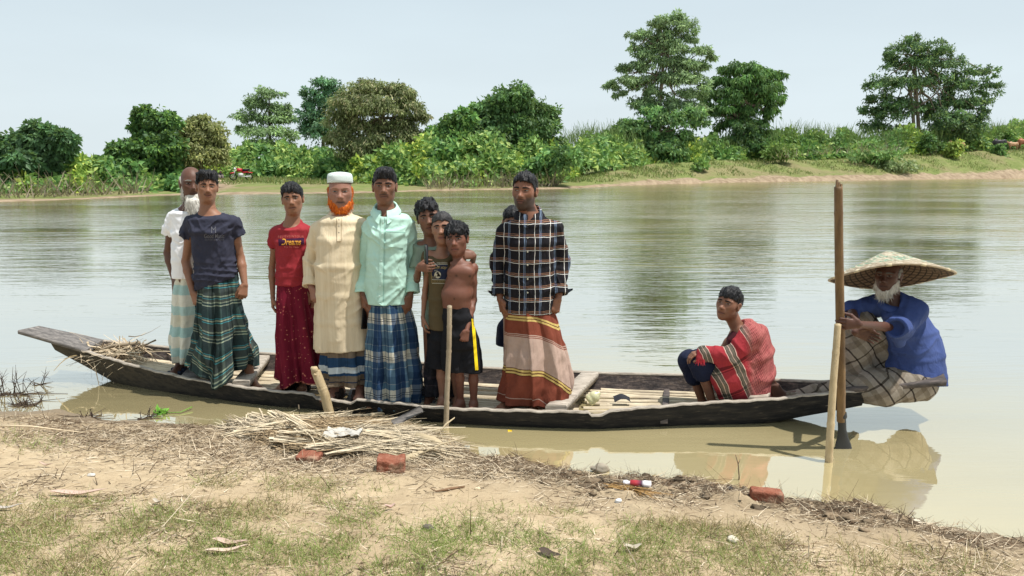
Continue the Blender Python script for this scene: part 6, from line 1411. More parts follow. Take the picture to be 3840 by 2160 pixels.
shirt(o, D['base'], B2, [(462, 195, 232, .06), (505, 160, 270, .09), (640, 156, 280, .10), (880, 156, 282, .105)], nvy.m, [([B2.p(168, 505, 0), B2.p(163, 600, .02)], [.056, .06], 'open'), ([B2.p(266, 505, 0), B2.p(275, 600, .02)], [.056, .06], 'open')], [(B2.p(212, 475, -.03), B2.p(212, 420, -.02), .05, .07)], 't_shirt', D=D, hem=(B2.p(210, 870), V(0, 0, -1)), seed=5)
shorts(o, D['base'], B2, [(850, 158, 280, .10), (930, 152, 284, .105)], [[(B2.p(180, 920, 0), .085), (B2.p(176, 1030, 0), .085)], [(B2.p(255, 920, 0), .085), (B2.p(262, 1030, 0), .085)]], nvy.m, [(B2.p(210, 1005), V(0, 0, -1))], 6)
hair_mesh(o, D['base'], D['c'], D['R'], D['s'], HAIR, hl=.2, thick=.06, top=.06, seed=14, strands=500, sl=.1)
# ---------------------------------------------------------------- youth crouching in the red checked cloth
xs11 = bX(2680, .1, .5); Y11 = bpos(xs11, .42, 0)[1]
B = Body(ZE, Y11)
def T3(B, rows): return [(B.p(*r[0]), r[1], r[2]) for r in rows]
o, D = person('youth crouching in the boat wrapped in a red checked cloth, hand on his knee', B, dict(
    k=.92, top=(690, 112), chin=(612, 436), face=(26, 0, -7), torso=T3(B, [((760, 500, .02), .06, .05), ((800, 600, .02), .15, .085), ((860, 760, .03), .165, .105), ((890, 960, .03), .15, .10), ((880, 1140, .03), .16, .11)]), right=(.45, .89, 0),
    neck=(738, 470, .0), nr=.052, armL=[(860, 600, -.13), (640, 830, -.17), (385, 772, -.12)], armR=[(720, 590, .14), (560, 800, .14), (340, 800, .06)],
    handL=(V(-1, -.1, -.28), V(-.3, -.6, .6), V(-.25, .1, -1), .17, (22, 30, 22)), handR=(V(-1, 0, -.3), V(-.3, .6, .6), V(-.2, 0, -1), .17),
    legL=[(860, 1120, -.07), (335, 870, -.09), (485, 1330, -.08)], legR=[(860, 1120, .12), (235, 880, .09), (385, 1330, .10)], toeL=75, toeR=75, skin=(.20, .092, .055), squint=.45, browang=-2, browh=.024, lips=(.17, .065, .05), look=.1, lk=.85))
base = D['base']
wrap(o, base, [('c', B.p(800, 1110, -.06), B.p(335, 870, -.09), .095, .078), ('c', B.p(335, 870, -.09), B.p(372, 985, -.09), .076, .074), ('c', B.p(800, 1110, .12), B.p(235, 880, .09), .095, .078), ('c', B.p(235, 880, .09), B.p(285, 1040, .10), .076, .070)], nvy.m, 'trousers', .006, 3, .006, 12, (), k=.03)
mar = cloth('maroon_print', lin(.07, .012, .018), .85, .5)
wrap(o, base, [('e', B.p(775, 520, .02), B.p(800, 620, .02), V(.45, .89, 0), .09, .062, .155, .095), ('e', B.p(800, 620, .02), B.p(850, 950, .03), V(.45, .89, 0), .165, .10, .165, .118)], mar.m, 'shirt', .007, 5, .003, 9, (), subs=[(B.p(700, 500, -.06), B.p(690, 380, -.03), .055, .08)])
m = Mat('red_check_cloth', .92, .1); v = m.coord(); rv = m.mapping(v, (1, 1, 1), (0, math.radians(28), 0)); sx = m.nt.nodes.new('ShaderNodeSeparateXYZ'); m.set(sx.inputs[0], rv); nz = m.math('MULTIPLY', m.math('SUBTRACT', m.noise(v, 5, 3), .5), .05)
X1, Z1 = m.math('ADD', m.math('ADD', sx.outputs[0], nz), 3.0), m.math('ADD', m.math('ADD', sx.outputs[2], nz), 3.0)
red, cr_, dk_, gy_ = lin(.30, .032, .040), lin(.55, .38, .31), lin(.020, .018, .02), lin(.13, .11, .085)
zs = stripes(m, X1, .155, [(0, red), (.42, cr_), (.455, dk_), (.48, gy_), (.60, cr_), (.625, gy_), (.74, dk_), (.765, cr_), (.80, red)])
xsx = stripes(m, Z1, .20, [(0, W1), (.50, lin(.55, .6, .6)), (.54, lin(1.3, 1.3, 1.2)), (.58, lin(.45, .5, .5)), (.70, W1)])
fr_ = m.mix(1.0, zs, xsx, 'MULTIPLY')
ln1 = stripes(m, X1, .013, [(0, lin(.38, .105, .10)), (.7, lin(.13, .03, .035))]); ln2 = stripes(m, Z1, .02, [(0, W1), (.82, lin(.5, .4, .4))]); back = m.mix(1.0, ln1, ln2, 'MULTIPLY'); back = m.mix(m.mr(m.noise(v, 14, 4), .4, .65, 0, .5), back, lin(.40, .14, .125))
sel = m.mr(m.math('ADD', m.n('SeparateXYZ', out=0, Vector=v), m.math('MULTIPLY', m.n('SeparateXYZ', out=2, Vector=v), .12)), float(B.p(800, 800)[0] - base[0]) - .005, float(B.p(800, 800)[0] - base[0]) + .055, 0, 1)
m.base(m.mix(sel, fr_, back)); m.bump(m.noise(m.mapping(v, (22, 22, 10)), 1, 5, .65, 1.5), .6, .02); RC = m
rt = V(.45, .89, 0)
S = wrap(o, base, [('e', B.p(810, 480, .02), B.p(850, 600, .02), rt, .085, .07, .185, .105), ('e', B.p(850, 600, .02), B.p(905, 800, .03), rt, .205, .125, .205, .135), ('e', B.p(905, 800, .03), B.p(915, 1000, .03), rt, .205, .135, .20, .138), ('e', B.p(915, 1000, .03), B.p(885, 1190, .03), rt, .20, .138, .195, .15),
     ('c', B.p(870, 610, -.14), B.p(660, 830, -.18), .088, .074, .05), ('c', B.p(660, 830, -.18), B.p(400, 790, -.135), .070, .052, .03), ('c', B.p(400, 790, -.135), B.p(355, 850, -.16), .045, .026, .02),
     ('c', B.p(690, 900, -.12), B.p(600, 1040, -.15), .105, .085, .06), ('c', B.p(600, 1040, -.15), B.p(620, 1215, -.12), .085, .062, .05), ('c', B.p(700, 1000, -.11), B.p(790, 1230, -.08), .12, .085, .06)],
     RC.m, 'red_cloth', .0065, 33, .008, 9, (), (1, 1, .8), subs=[(B.p(640, 640, -.10), B.p(715, 420, -.06), .075, .072), (B.p(600, 720, -.02), B.p(690, 480, .0), .09, .08)])
mb = MB(); n = 70; q0 = np.stack([B.p(x, y, -.19) for x, y in zip(rng.uniform(318, 400, n), rng.uniform(850, 880, n))]); dd = rng.normal(0, .25, (n, 3)); dd[:, 2] -= 1; dd /= np.linalg.norm(dd, axis=1)[:, None]
ribbons(mb, q0, dd, rng.uniform(.015, .04, n), np.full(n, .004), rng.normal(0, .006, (n, 3)), np.tile(V(.55, .06, .07), (n, 1))); mb.build('fringe', flat('red_thread', lin(.55, .05, .07)), o, base)
hair_mesh(o, base, D['c'], D['R'], D['s'], HAIR, hl=.20, thick=.055, top=.05, seed=111, ragged=.03, tuft=.026, side=-.10, strands=600, sl=.075)
# ---------------------------------------------------------------- the boatman
Y12 = (bpos(bX(3240, .25, .5), .5, 0)[1]); B = Body(ZG, Y12); dp = Yt - Y12
R12 = (.80, .60, 0)
o, D = person('bearded boatman in blue shirt and wide conical hat sitting on the stern gripping the oar', B, dict(
    top=(568, 160), chin=(548, 470), face=(16, 6, 0), torso=T3(B, [((625, 560, .0), .07, .06), ((690, 660, .02), .17, .095), ((770, 850, .04), .17, .12), ((820, 1080, .05), .165, .12), ((830, 1250, .05), .17, .125)]), right=R12,
    neck=(612, 535, 0), armL=[(455, 590, .12), (230, 640, .10), (255, 835, dp + .10)], armR=[(800, 640, -.10), (690, 800, -.20), (300, 765, dp - .035)],
    handL=(V(1, -.1, -.25), V(.1, -.2, 1), V(0, -1, -.1), .18, (20, 25, 20)), handR=(V(-1, .02, .03), V(.1, -.1, 1), V(.05, 1, 0), .19, (18, 62, 48), 55),
    legL=[(800, 1270, .14), (300, 735, .10), (255, 1330, .10)], legR=[(820, 1290, -.02), (240, 1340, -.0), (-395, 1425, .06)], toeL=70, fdirR=(-.35, -.10, .93), soleR=(-.85, -.45, -.25), skin=(.085, .037, .024), squint=.5, brow=(.10, .09, .08), lips=(.07, .03, .026), eyewhite=.2))
base = D['base']
m = Mat('blue_cotton', .85, .15); v = m.coord(); f = m.noise(v, 4, 4); m.base(m.mix(m.mr(f, .35, .7, 0, 1), lin(.034, .056, .165), lin(.058, .088, .235))); m.bump(m.noise(m.mapping(v, (12, 12, 7)), 1, 5, .6, 1.3), .6, .02)
S = shirt(o, base, B, T3(B, [((640, 575, .0), .085, .07), ((695, 665, .02), .185, .110), ((775, 850, .04), .195, .145), ((810, 1050, .05), .215, .165), ((800, 1230, .05), .255, .185), ((790, 1370, .05), .275, .195)]), m.m,
          [([B.p(795, 645, -.10), B.p(680, 790, -.20), B.p(628, 800, dp * .55 - .10)], [.082, .072, .064], 'open'), ([B.p(455, 595, .12), B.p(225, 640, .10), B.p(205, 690, .05)], [.072, .060, .056], 'open')],
          [(B.p(590, 590, -.06), B.p(575, 500, -.04), .052, .074)], 'shirt', D=None, hem=(B.p(700, 1255, -.1), V(-.22, .0, -.95)), seed=121, amp=.009, f=8, right=R12, extra=lambda fd: (fd.cone(B.p(640, 820, -.22), B.p(660, 930, -.20), .06, .035, .04), fd.cone(B.p(625, 560, .0), B.p(795, 640, -.10), .07, .085, .05), fd.cone(B.p(625, 560, .0), B.p(455, 595, .12), .065, .075, .05)))
collar(o, base, B.p(606, 548, -.005), .078, .074, -.004, .036, m.m, .35, yaw=20, point=.03)
button(S, base, ZG, 498, 1046, pw, .006)
m = Mat('grey_brown_check', .92, .1); v = m.coord(); rv = m.mapping(v, (1, 1, 1), (0, math.radians(38), 0)); sx = m.nt.nodes.new('ShaderNodeSeparateXYZ'); m.set(sx.inputs[0], rv); nz = m.math('MULTIPLY', m.math('SUBTRACT', m.noise(v, 4, 3), .5), .06)
X1, Z1 = m.math('ADD', m.math('ADD', sx.outputs[0], nz), 3.0), m.math('ADD', m.math('ADD', sx.outputs[2], nz), 3.0)
a_ = stripes(m, X1, .14, [(0, lin(.25, .215, .175)), (.35, lin(.19, .16, .125)), (.60, lin(.28, .24, .20)), (.86, lin(.055, .045, .038)), (.94, lin(.25, .215, .175))]); b_ = stripes(m, Z1, .15, [(0, W1), (.45, lin(.78, .75, .72)), (.70, W1), (.90, lin(.3, .28, .27)), (.97, W1)])
c = m.mix(1.0, a_, b_, 'MULTIPLY'); c = m.mix(m.mr(m.noise(v, 50, 4), .35, .7, 0, .4), c, m.mix(1.0, c, lin(.6, .58, .55), 'MULTIPLY')); m.base(c); m.bump(m.noise(m.mapping(v, (14, 14, 7)), 1, 5, .65, 1.6), .7, .025)
wrap(o, base, [('c', B.p(800, 1260, .14), B.p(305, 735, .10), .13, .088), ('c', B.p(305, 735, .10), B.p(265, 1000, .09), .090, .105), ('c', B.p(265, 1000, .09), B.p(250, 1255, .09), .105, .10), ('e', B.p(420, 900, .12), B.p(400, 1240, .12), V(1, 0, 0), .10, .05, .16, .07),
     ('c', B.p(820, 1290, -.04), B.p(420, 1330, -.06), .135, .115), ('c', B.p(420, 1330, -.06), B.p(180, 1335, -.02), .105, .075), ('c', B.p(180, 1335, -.02), B.p(-120, 1385, .03), .075, .055, .03), ('c', B.p(-120, 1385, .03), B.p(-370, 1432, .06), .055, .045, .03),
     ('c', B.p(760, 1320, -.10), B.p(520, 1375, -.13), .10, .095), ('c', B.p(520, 1375, -.13), B.p(430, 1405, -.12), .095, .05)], m.m, 'lungi', .0075, 41, .010, 8, (), (1, 1, .6))
beard_mesh(o, base, D['c'], D['R'], D['s'], WHITEB, [((0, .20, -.44), (.235, .18, .12)), ((0, .22, -.56), (.20, .15, .12)), ((-.255, .06, -.27), (.055, .12, .2)), ((.255, .06, -.27), (.055, .12, .2)), ((-.19, .17, -.36), (.09, .10, .11)), ((.19, .17, -.36), (.09, .10, .11))], None, 15, 800, .13, ((0, .44, -.29, .14, .13, .08),))
c_, R_, s_ = D['c'], D['R'], D['s']; Mx = np.stack(R_, 1); fd = Field(c_ - .8 * s_, c_ + .8 * s_, .005)
for sg in (-1, 1): fd.ell(c_ + Mx @ (V(sg * .30, -.06, .05) * s_), np.array([.05, .20, .17]) * s_, Mx, .02)
vv, ff = fd.mesh(); mk('hair', vv, ff, GREYH, o, base)
# the hat: a woven cone worn tilted back
hc = B.p(575, 330, -.03); hr = B.px(516 / 2.416); ax = nrm(V(.01, .33, .94)); hx = nrm(np.cross(V(0, 1, 0), ax)); hy = np.cross(ax, hx)
hat = empty('conical_hat', hc, 'wide conical woven hat with a green and white top on the boatman\'s head', 'hat')
a = np.linspace(0, 2 * np.pi, 72, endpoint=False)
def cone(prof, wob=.0): return np.stack([hc + np.outer(np.cos(a) * r * hr, hx) + np.outer(np.sin(a) * r * hr, hy) + np.outer(np.full(72, z * hr) + wob * r ** 3 * np.sin(3 * a + 1), ax) for r, z in prof])
po_ = [(1.0, 0), (.92, .045), (.8, .10), (.65, .172), (.5, .243), (.35, .315), (.2, .39), (.1, .435), (.04, .46), (.001, .47)]; pi_ = [(r * .985, z - .022) for r, z in po_]
uvp = np.stack([np.stack([a / (2 * np.pi), np.full(72, r)], -1) for r, z in po_])
def weave(name, kind):
    m = Mat(name, .75, .2); uvn = m.nt.nodes.new('ShaderNodeUVMap'); sx = m.nt.nodes.new('ShaderNodeSeparateXYZ'); m.set(sx.inputs[0], uvn.outputs[0]); U, R = sx.outputs[0], sx.outputs[1]; ob = m.coord()
    k = m.math('MULTIPLY', U, 2 * math.pi * 4.2); d1 = m.math('FRACT', m.math('ADD', k, m.math('MULTIPLY', R, 9))); d2 = m.math('FRACT', m.math('SUBTRACT', k, m.math('MULTIPLY', R, 9)))
    e1 = m.math('GREATER_THAN', m.math('ABSOLUTE', m.math('SUBTRACT', d1, .5)), .38); e2 = m.math('GREATER_THAN', m.math('ABSOLUTE', m.math('SUBTRACT', d2, .5)), .38); lines = m.math('MAXIMUM', e1, e2); nz = m.noise(ob, 40, 4, .6)
    if kind == 'out':
        g = m.mix(m.mr(m.noise(ob, 13, 3), .42, .58, 0, 1), lin(.04, .25, .17), lin(.46, .40, .29)); g = m.mix(m.mr(R, .70, .82, 0, 1), g, lin(.30, .235, .155)); c = m.mix(lines, g, lin(.52, .46, .35)); c = m.mix(m.mr(nz, .46, .62, 0, .8), c, lin(.17, .125, .08))
        ar = m.n('Layer' if False else 'MapRange', Value=R, _1=0, _2=.08, _3=1, _4=0); c = m.mix(ar, c, lin(.64, .58, .46))
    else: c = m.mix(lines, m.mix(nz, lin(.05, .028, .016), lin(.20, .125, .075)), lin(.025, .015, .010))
    m.base(c); m.bump(m.math('ADD', lines, nz), .8, .008); return m.m
A = cone(po_, .012); mb = MB(); cu = np.concatenate([A, A[:, :1]], 1); u2 = np.concatenate([uvp, uvp[:, :1] + V(1, 0)], 1); mb.grid(cu, uv=u2); mb.build('woven_top', weave('hat_top', 'out'), hat, hc)
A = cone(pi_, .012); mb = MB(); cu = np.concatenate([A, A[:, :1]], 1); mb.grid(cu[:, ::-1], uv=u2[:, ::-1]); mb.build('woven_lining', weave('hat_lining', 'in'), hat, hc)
ring = cone([(1.0, -.01)], .012)[0]; mb = MB(); mb.tube(np.concatenate([ring, ring[:2]]), .0075, 8, cap=False); mb.build('rim', BGREY, hat, hc)
pc_ = flat('pale_cane', lin(.55, .47, .32))
for i in range(0, 72, 6):
    mb = MB(); mb.tube(np.stack([ring[i], ring[(i + 1) % 72]]), .0092, 8); mb.build('rim_binding', pc_, hat, hc)
# ------------------------------------------------------------------ things on the near bank
def bz(x, y): return float(bankz(np.array([x]), np.array([y]))[0])
def ground(px, py):
    """where the view through a picture point meets the near bank"""
    z = .1
    for _ in range(8): p = G(px, py, z); z = max(bz(p[0], p[1]), 0)
    return V(p[0], p[1], z)
vb = lambda x, y: bankz(np.asarray(x, float), np.asarray(y, float))
# --- the heap of straw and dry stalks
hc = ground(1420, 1660); hcen = V(hc[0], hc[1], 0)
pL, pR = G(800, 1625, .05), G(1735, 1650, .05)
HX0, HX1 = pL[0], pR[0]
def heapz(x, y):
    """height of the heap above the bank"""
    u = (x - (HX0 + HX1) / 2) / ((HX1 - HX0) / 2); yc = shoreY(x) + .02; v_ = (y - (yc - .06)) / np.where(y > yc - .06, .32, .56)
    r2 = u * u * .95 + v_ * v_; return .135 * np.maximum(0, 1 - r2) ** .7 * (.75 + .35 * snoise(np.stack([x, y, 0 * x], -1), 4.5, 3)) * (.55 + .45 * sstep(-1, .2, u))
mb = MB(); gx_, gy_ = np.meshgrid(np.linspace(HX0 - .1, HX1 + .1, 150), np.linspace(hc[1] - .75, hc[1] + .85, 90), indexing='ij')
hz_ = heapz(gx_, gy_); gz_ = np.maximum(vb(gx_, gy_), -.03) + hz_ - .025 + .012 * fbm(np.stack([gx_, gy_, 0 * gx_], -1), 16, 5) * (hz_ > .01)
mb.grid(np.stack([gx_, gy_, gz_], -1)[::-1], (.13, .095, .06))
n = 16000; x = rng.uniform(HX0 - .1, HX1 + .1, n * 2); y = rng.uniform(hc[1] - .7, hc[1] + .75, n * 2); hh = heapz(x, y); k = np.where(hh > rng.uniform(0, .05, n * 2))[0][:n]
x, y, hh = x[k], y[k], hh[k]; n = len(x); q0 = np.stack([x, y, np.maximum(vb(x, y), -.02) + hh * rng.uniform(.75, 1.05, n) + .004], -1)
cl = snoise(np.stack([x, y, 0 * x], -1), 3.2, 8) * 1.5; dd = np.stack([np.cos(cl) + rng.normal(0, .35, n), np.sin(cl) * .75 + rng.normal(0, .3, n), rng.normal(.01, .07, n)], -1); dd /= np.linalg.norm(dd, axis=1)[:, None]
L_ = rng.gamma(2.6, .05, n); pale = snoise(np.stack([x, y, 0 * x], -1), 2.4, 18) > -.2
cols = strawcols(n, (.26, .20, .13), (.60, .51, .37), .26); cols[~pale] *= V(.70, .62, .52)
ribbons(mb, q0 - dd * L_[:, None] * .5, dd, L_, rng.uniform(.003, .010, n), rng.normal(0, .055, (n, 3)) * V(1, 1, .3) - V(0, 0, .020), cols, 5)
for _ in range(26):       # thicker sheaves and peeled stalks
    k = rng.integers(n); a = q0[k] + V(0, 0, .012); m_ = 26; d0 = dd[k]; ww = rng.normal(0, .016, (m_, 3)) * V(1, 1, .5)
    ribbons(mb, a + ww - d0 * .18, np.tile(d0, (m_, 1)) + rng.normal(0, .06, (m_, 3)), rng.uniform(.25, .5, m_), rng.uniform(.005, .011, m_), rng.normal(0, .03, (m_, 3)) - V(0, 0, .03), strawcols(m_, (.42, .34, .22), (.70, .60, .44), .05), 4)
for (a, b, r_) in (((1560, 1672), (1690, 1690), .030), ((1500, 1735), (1640, 1700), .022), ((1020, 1610), (1110, 1640), .02), ((1340, 1580), (1530, 1548), .012), ((1640, 1660), (1705, 1566), .006), ((1560, 1720), (1745, 1640), .005)):
    p0, p1 = ground(*a), ground(*b); p0[2] += heapz(p0[0:1], p0[1:2])[0] + .01; p1 = P(b[0], b[1], p1[1] if r_ > .01 else p0[1] + .1)
    mb.tube(np.stack([p0, (p0 + p1) / 2 + V(0, 0, .015), p1]), [r_, r_ * 1.1, r_ * .6], 7, (.42, .34, .22))
ob = mb.build('straw_heap', straw.m, None, hcen); tag(ob, 'trampled heap of pale straw and dry stalks against the boat\'s side', 'straw heap')
# a whitish scrap of sacking and a grey broken plank in the heap
sack = cloth('pale_sacking', lin(.48, .46, .42), .9, .2); a = ground(1290, 1672); A = np.stack(np.meshgrid(np.linspace(-.11, .11, 20), np.linspace(-.07, .07, 16), indexing='ij') + [np.zeros((20, 16))], -1)
A[..., 2] = .018 * snoise(A, 40, 2) + .02; A = A + V(a[0], a[1], a[2] + heapz(a[0:1], a[1:2])[0]); mb = MB(); mb.grid(A[::-1]); tag(mb.build('sacking', sack.m, None, a), 'scrap of pale sacking caught in the straw heap', 'scrap')
a = P(1528, 1560, G(1500, 1585, .1)[1]); mb = MB(); mb.box(a, (.22, .03, .045), np.array([[.88, 0, -.47], [0, 1, 0], [.47, 0, .88]]), None, .006, .002); tag(mb.build('plank', wood.m, None, a), 'short grey broken plank standing out of the straw by the gunwale', 'plank')
# --- bricks
m = Mat('brick', .92, .15); v = m.coord(); f = m.noise(v, 14, 5, .65); g = m.noise(v, 60, 4, .7)
c = m.mix(m.mr(f, .35, .65, 0, 1), lin(.22, .072, .042), lin(.33, .14, .092)); c = m.mix(m.mr(g, .55, .7, 0, .6), c, lin(.10, .04, .03)); c = m.mix(m.mr(m.noise(v, 7, 4), .52, .66, 0, .6), c, lin(.42, .33, .23)); m.base(c); m.bump(m.math('ADD', f, g), 1.0, .012)
def brick(px, py, size, rot, label, dz=0, tilt=0.0, chip=0):
    a = ground(px, py); c_, s_ = math.cos(rot), math.sin(rot); R = np.array([[c_, -s_, 0], [s_, c_, 0], [0, 0, 1]]) @ np.array([[math.cos(tilt), 0, math.sin(tilt)], [0, 1, 0], [-math.sin(tilt), 0, math.cos(tilt)]])
    bmx = np.stack(np.meshgrid(np.linspace(-1, 1, 15), np.linspace(-1, 1, 15), indexing='ij'), -1); mb = MB()
    for ax in range(3):
        for sg in (-1, 1):
            p = np.zeros((15, 15, 3)); p[..., ax] = sg; p[..., (ax + 1) % 3] = bmx[..., 0] * sg; p[..., (ax + 2) % 3] = bmx[..., 1]
            r_ = np.linalg.norm(p, axis=-1, keepdims=True); q = p * np.array(size) / 2; e = .012; ins = np.clip(q, -np.array(size) / 2 + e, np.array(size) / 2 - e); d = q - ins; ln = np.linalg.norm(d, axis=-1, keepdims=True) + 1e-9; q = ins + d / ln * e * np.minimum(1, ln / e)
            q = q + (p / r_) * (.0045 * fbm(q + px, 30, 4)[..., None]) 
            if chip: q[..., 2] -= chip * np.exp(-((q[..., 0] - size[0] * .1) / .035) ** 2) * (q[..., 2] > 0)
            mb.grid(q @ R.T + a + V(0, 0, size[2] / 2 + dz))
    o = mb.build('brick', m.m, None, a); tag(o, label, 'brick', 'bricks on the bank')
brick(1468, 1762, (.155, .12, .085), .08, 'chipped red brick at the front edge of the straw heap, its top lit', -.006, .03, .016)
brick(1160, 1722, (.13, .11, .06), -.12, 'brown brick half buried under straw ends', -.025, .05)
brick(2872, 1878, (.165, .075, .075), -.10, 'red brick lying alone at the water\'s edge', -.012, .05)
# --- litter: a small crushed bottle, coir rope, twig, stones, dry leaves
a = ground(2385, 1826); mb = MB(); n = 16; th = np.linspace(0, 2 * np.pi, n, endpoint=False)
ax_ = nrm(V(.97, -.22, .03)); s_ = nrm(np.cross(ax_, V(0, 0, 1))); u_ = np.cross(s_, ax_)
pr = [(0, .0), (0, .016), (.02, .019), (.035, .011), (.04, .022), (.07, .023), (.10, .021), (.115, .023), (.15, .022), (.152, .0)]
cb = [(.75, .72, .76)] * 4 + [(.35, .02, .03)] * 2 + [(.06, .02, .05)] + [(.74, .70, .72)] * 3
mb.grid(np.stack([a + V(0, 0, .02) + ax_ * l - ax_ * .07 + np.outer(np.cos(th) * r, s_) + np.outer(np.sin(th) * r * .8, u_) for l, r in pr]), np.repeat(np.array(cb)[:, None], n, 1).reshape(-1, 3), closed=True)
pm = Mat('plastic_label', .35, .5); pm.base(pm.attr()); tag(mb.build('bottle', pm.m, None, a), 'small crushed white and red plastic bottle on the muddy shore', 'bottle')
a, b = ground(2275, 1828), ground(2470, 1872); mb = MB(); n = 150; t = rng.uniform(0, .55, n)[:, None]; q0 = a + (b - a) * t + rng.normal(0, .012, (n, 3)) * V(1, 1, .6) + V(0, 0, .014); d0 = nrm(b - a)
ribbons(mb, q0, np.tile(d0, (n, 1)) + rng.normal(0, .16, (n, 3)) * V(1, 1, .5), rng.uniform(.06, .2, n), np.full(n, .006), rng.normal(0, .02, (n, 3)) * V(1, 1, .3) - V(0, 0, .012), strawcols(n, (.20, .105, .03), (.46, .28, .11), .1), 4)
tag(mb.build('rope', straw.m, None, a), 'frayed brown coir rope end lying beside the crushed bottle', 'rope')
mb = MB(); tw = [(1635, 1848), (1690, 1838), (1742, 1830)]; pts = np.array([ground(*q) + V(0, 0, .008) for q in tw]); mb.tube(pts, [.004, .008, .004], 6, (.20, .12, .07)); mb.tube(np.stack([pts[0], pts[0] + V(-.03, .01, .012)]), [.004, .002], 5, (.20, .12, .07)); tag(mb.build('twig', straw.m, None, pts[0]), 'brown forked twig lying on bare sand right of the front brick', 'twig')
mb = MB(); a = G(2768, 1800, 0); pts = np.stack([a - V(0, 0, .05), P(2772, 1790, a[1]), P(2768, 1740, a[1]), P(2758, 1705, a[1])]); mb.tube(pts, [.004, .004, .003, .002], 6, (.16, .11, .07)); mb.tube(np.stack([P(2768, 1742, a[1]), P(2776, 1722, a[1])]), [.0025, .0015], 5, (.16, .11, .07)); tag(mb.build('twig', straw.m, None, a), 'thin bent twig standing upright in the shallow water', 'twig')
mb = MB(); pts = np.stack([ground(-20, 1612) + V(0, 0, .03), ground(120, 1616) + V(0, 0, .03), ground(310, 1632) + V(0, 0, .018)]); mb.tube(pts, [.0055, .005, .003], 6, (.62, .50, .34)); tag(mb.build('reed', straw.m, None, pts[1]), 'long pale dry reed lying along the water\'s edge', 'reed')
# dark dead weeds standing in the water
def weed(px, py, w_, h_, n, label, z=0.0):
    a = G(px, py, z); s_ = a[1] / F; mb = MB(); m_ = max(4, n); rx = np.linspace(-1, 1, m_) * w_ * s_ * .5
    root = np.stack([a + V(q, rng.normal(0, .03), .003) for q in rx]); mb.tube(root, .0035, 5, (.07, .05, .04))
    for _ in range(n):
        b = root[rng.integers(m_)]; d = nrm(V(rng.normal(0, .45), rng.normal(0, .2), 1)); L_ = h_ * s_ * rng.uniform(.35, 1.0); p1 = b + d * L_ * .55 + rng.normal(0, .015, 3); p2 = p1 + nrm(d + rng.normal(0, .5, 3)) * L_ * .45
        mb.tube(np.stack([b - V(0, 0, .01), p1, p2]), [.003, .0025, .001], 5, (.07, .05, .04))
        for _ in range(2): mb.tube(np.stack([p1, p1 + nrm(rng.normal(0, 1, 3) + V(0, 0, .5)) * L_ * .3]), [.002, .001], 4, (.07, .05, .04))
    for _ in range(n * 2):
        b = root[rng.integers(m_)]; mb.tube(np.stack([b, b + V(rng.normal(0, .12), rng.normal(0, .07), abs(rng.normal(.01, .015)))]), [.003, .0015], 4, (.09, .065, .045))
    tag(mb.build('dead_weed', straw.m, None, a), label, 'weed')
weed(40, 1480, 120, 130, 16, 'tangle of dark dead weed stems in the water, leftmost'); weed(95, 1520, 90, 70, 14, 'low snarl of dead weeds at the waterline near the frame\'s left edge'); weed(150, 1440, 30, 80, 4, 'few thin dead stems standing out in the open water near the boat\'s raised end')
weed(350, 1560, 60, 40, 7, 'small dead stems at the water\'s edge beneath the boat\'s raised end'); weed(545, 1566, 40, 46, 6, 'dark dead sprigs beside the fresh green sprig')
lf = bpy.data.materials['leaf'] if 'leaf' in bpy.data.materials else flat('leaf', lin(.1, .3, .03))
a = G(602, 1552, 0); mb = MB(); n = 40; leaves(mb, a + rng.normal(0, .02, (n, 3)) * V(1.4, .8, .3) + V(0, 0, .008), np.tile(V(0, 0, 1.), (n, 1)), np.full(n, .05), np.full(n, .022), leafcols(n, (.10, .30, .03), (.22, .48, .07)), .1); mb.tube(np.stack([a + V(0, 0, .008), G(676, 1546, .01), G(720, 1526, .02)]), [.003, .004, .006], 6, (.22, .36, .08)); tag(mb.build('green_sprig', lf, None, a), 'fresh green leafy sprig floating at the water\'s edge', 'sprig')
a = G(1912, 1616, 0); mb = MB(); mb.box(a + V(0, 0, .003), (.03, .012, .008), None, None, .002); tag(mb.build('yellow_scrap', flat('yellow_plastic', lin(.75, .48, .02)), None, a), 'tiny yellow scrap floating near the boat', 'scrap')
def stone(px, py, r, col, label):
    a = ground(px, py); th = np.linspace(0, np.pi, 12); ph_ = np.linspace(0, 2 * np.pi, 16, endpoint=False); T_, Ph = np.meshgrid(th, ph_, indexing='ij'); q = np.stack([np.sin(T_) * np.cos(Ph), np.sin(T_) * np.sin(Ph) * .8, np.cos(T_) * .6], -1); q = q * r * (1 + .42 * fbm(q + px, 2.3, 3)[..., None])
    mb = MB(); mb.grid((q + a + V(0, 0, r * .3))[::-1] if False else q + a + V(0, 0, r * .3), col, closed=True); tag(mb.build('stone', straw.m, None, a), label, 'stone', 'stones on the bank')
stone(1790, 1836, .017, (.55, .45, .30), 'small pale round stone at the tip of the forked twig'); stone(2748, 2030, .027, (.50, .45, .37), 'white angular stone in the grass near the bottom right'); stone(1605, 1985, .024, (.13, .11, .09), 'dark lump of mud on bare sand above the grass')
stone(343, 1785, .018, (.52, .49, .44), 'grey pebble on bare sand beside the curled dry leaves'); stone(2318, 1884, .018, (.62, .62, .62), 'pale grey pebble below the coir rope'); stone(2738, 1836, .018, (.02, .02, .025), 'black pebble at the water\'s edge near the upright twig'); stone(2250, 1768, .05, (.30, .26, .20), 'grey clod of mud rising from the water\'s edge')
stone(3440, 1962, .02, (.66, .58, .46), 'small cream stone on the muddy edge at the right')
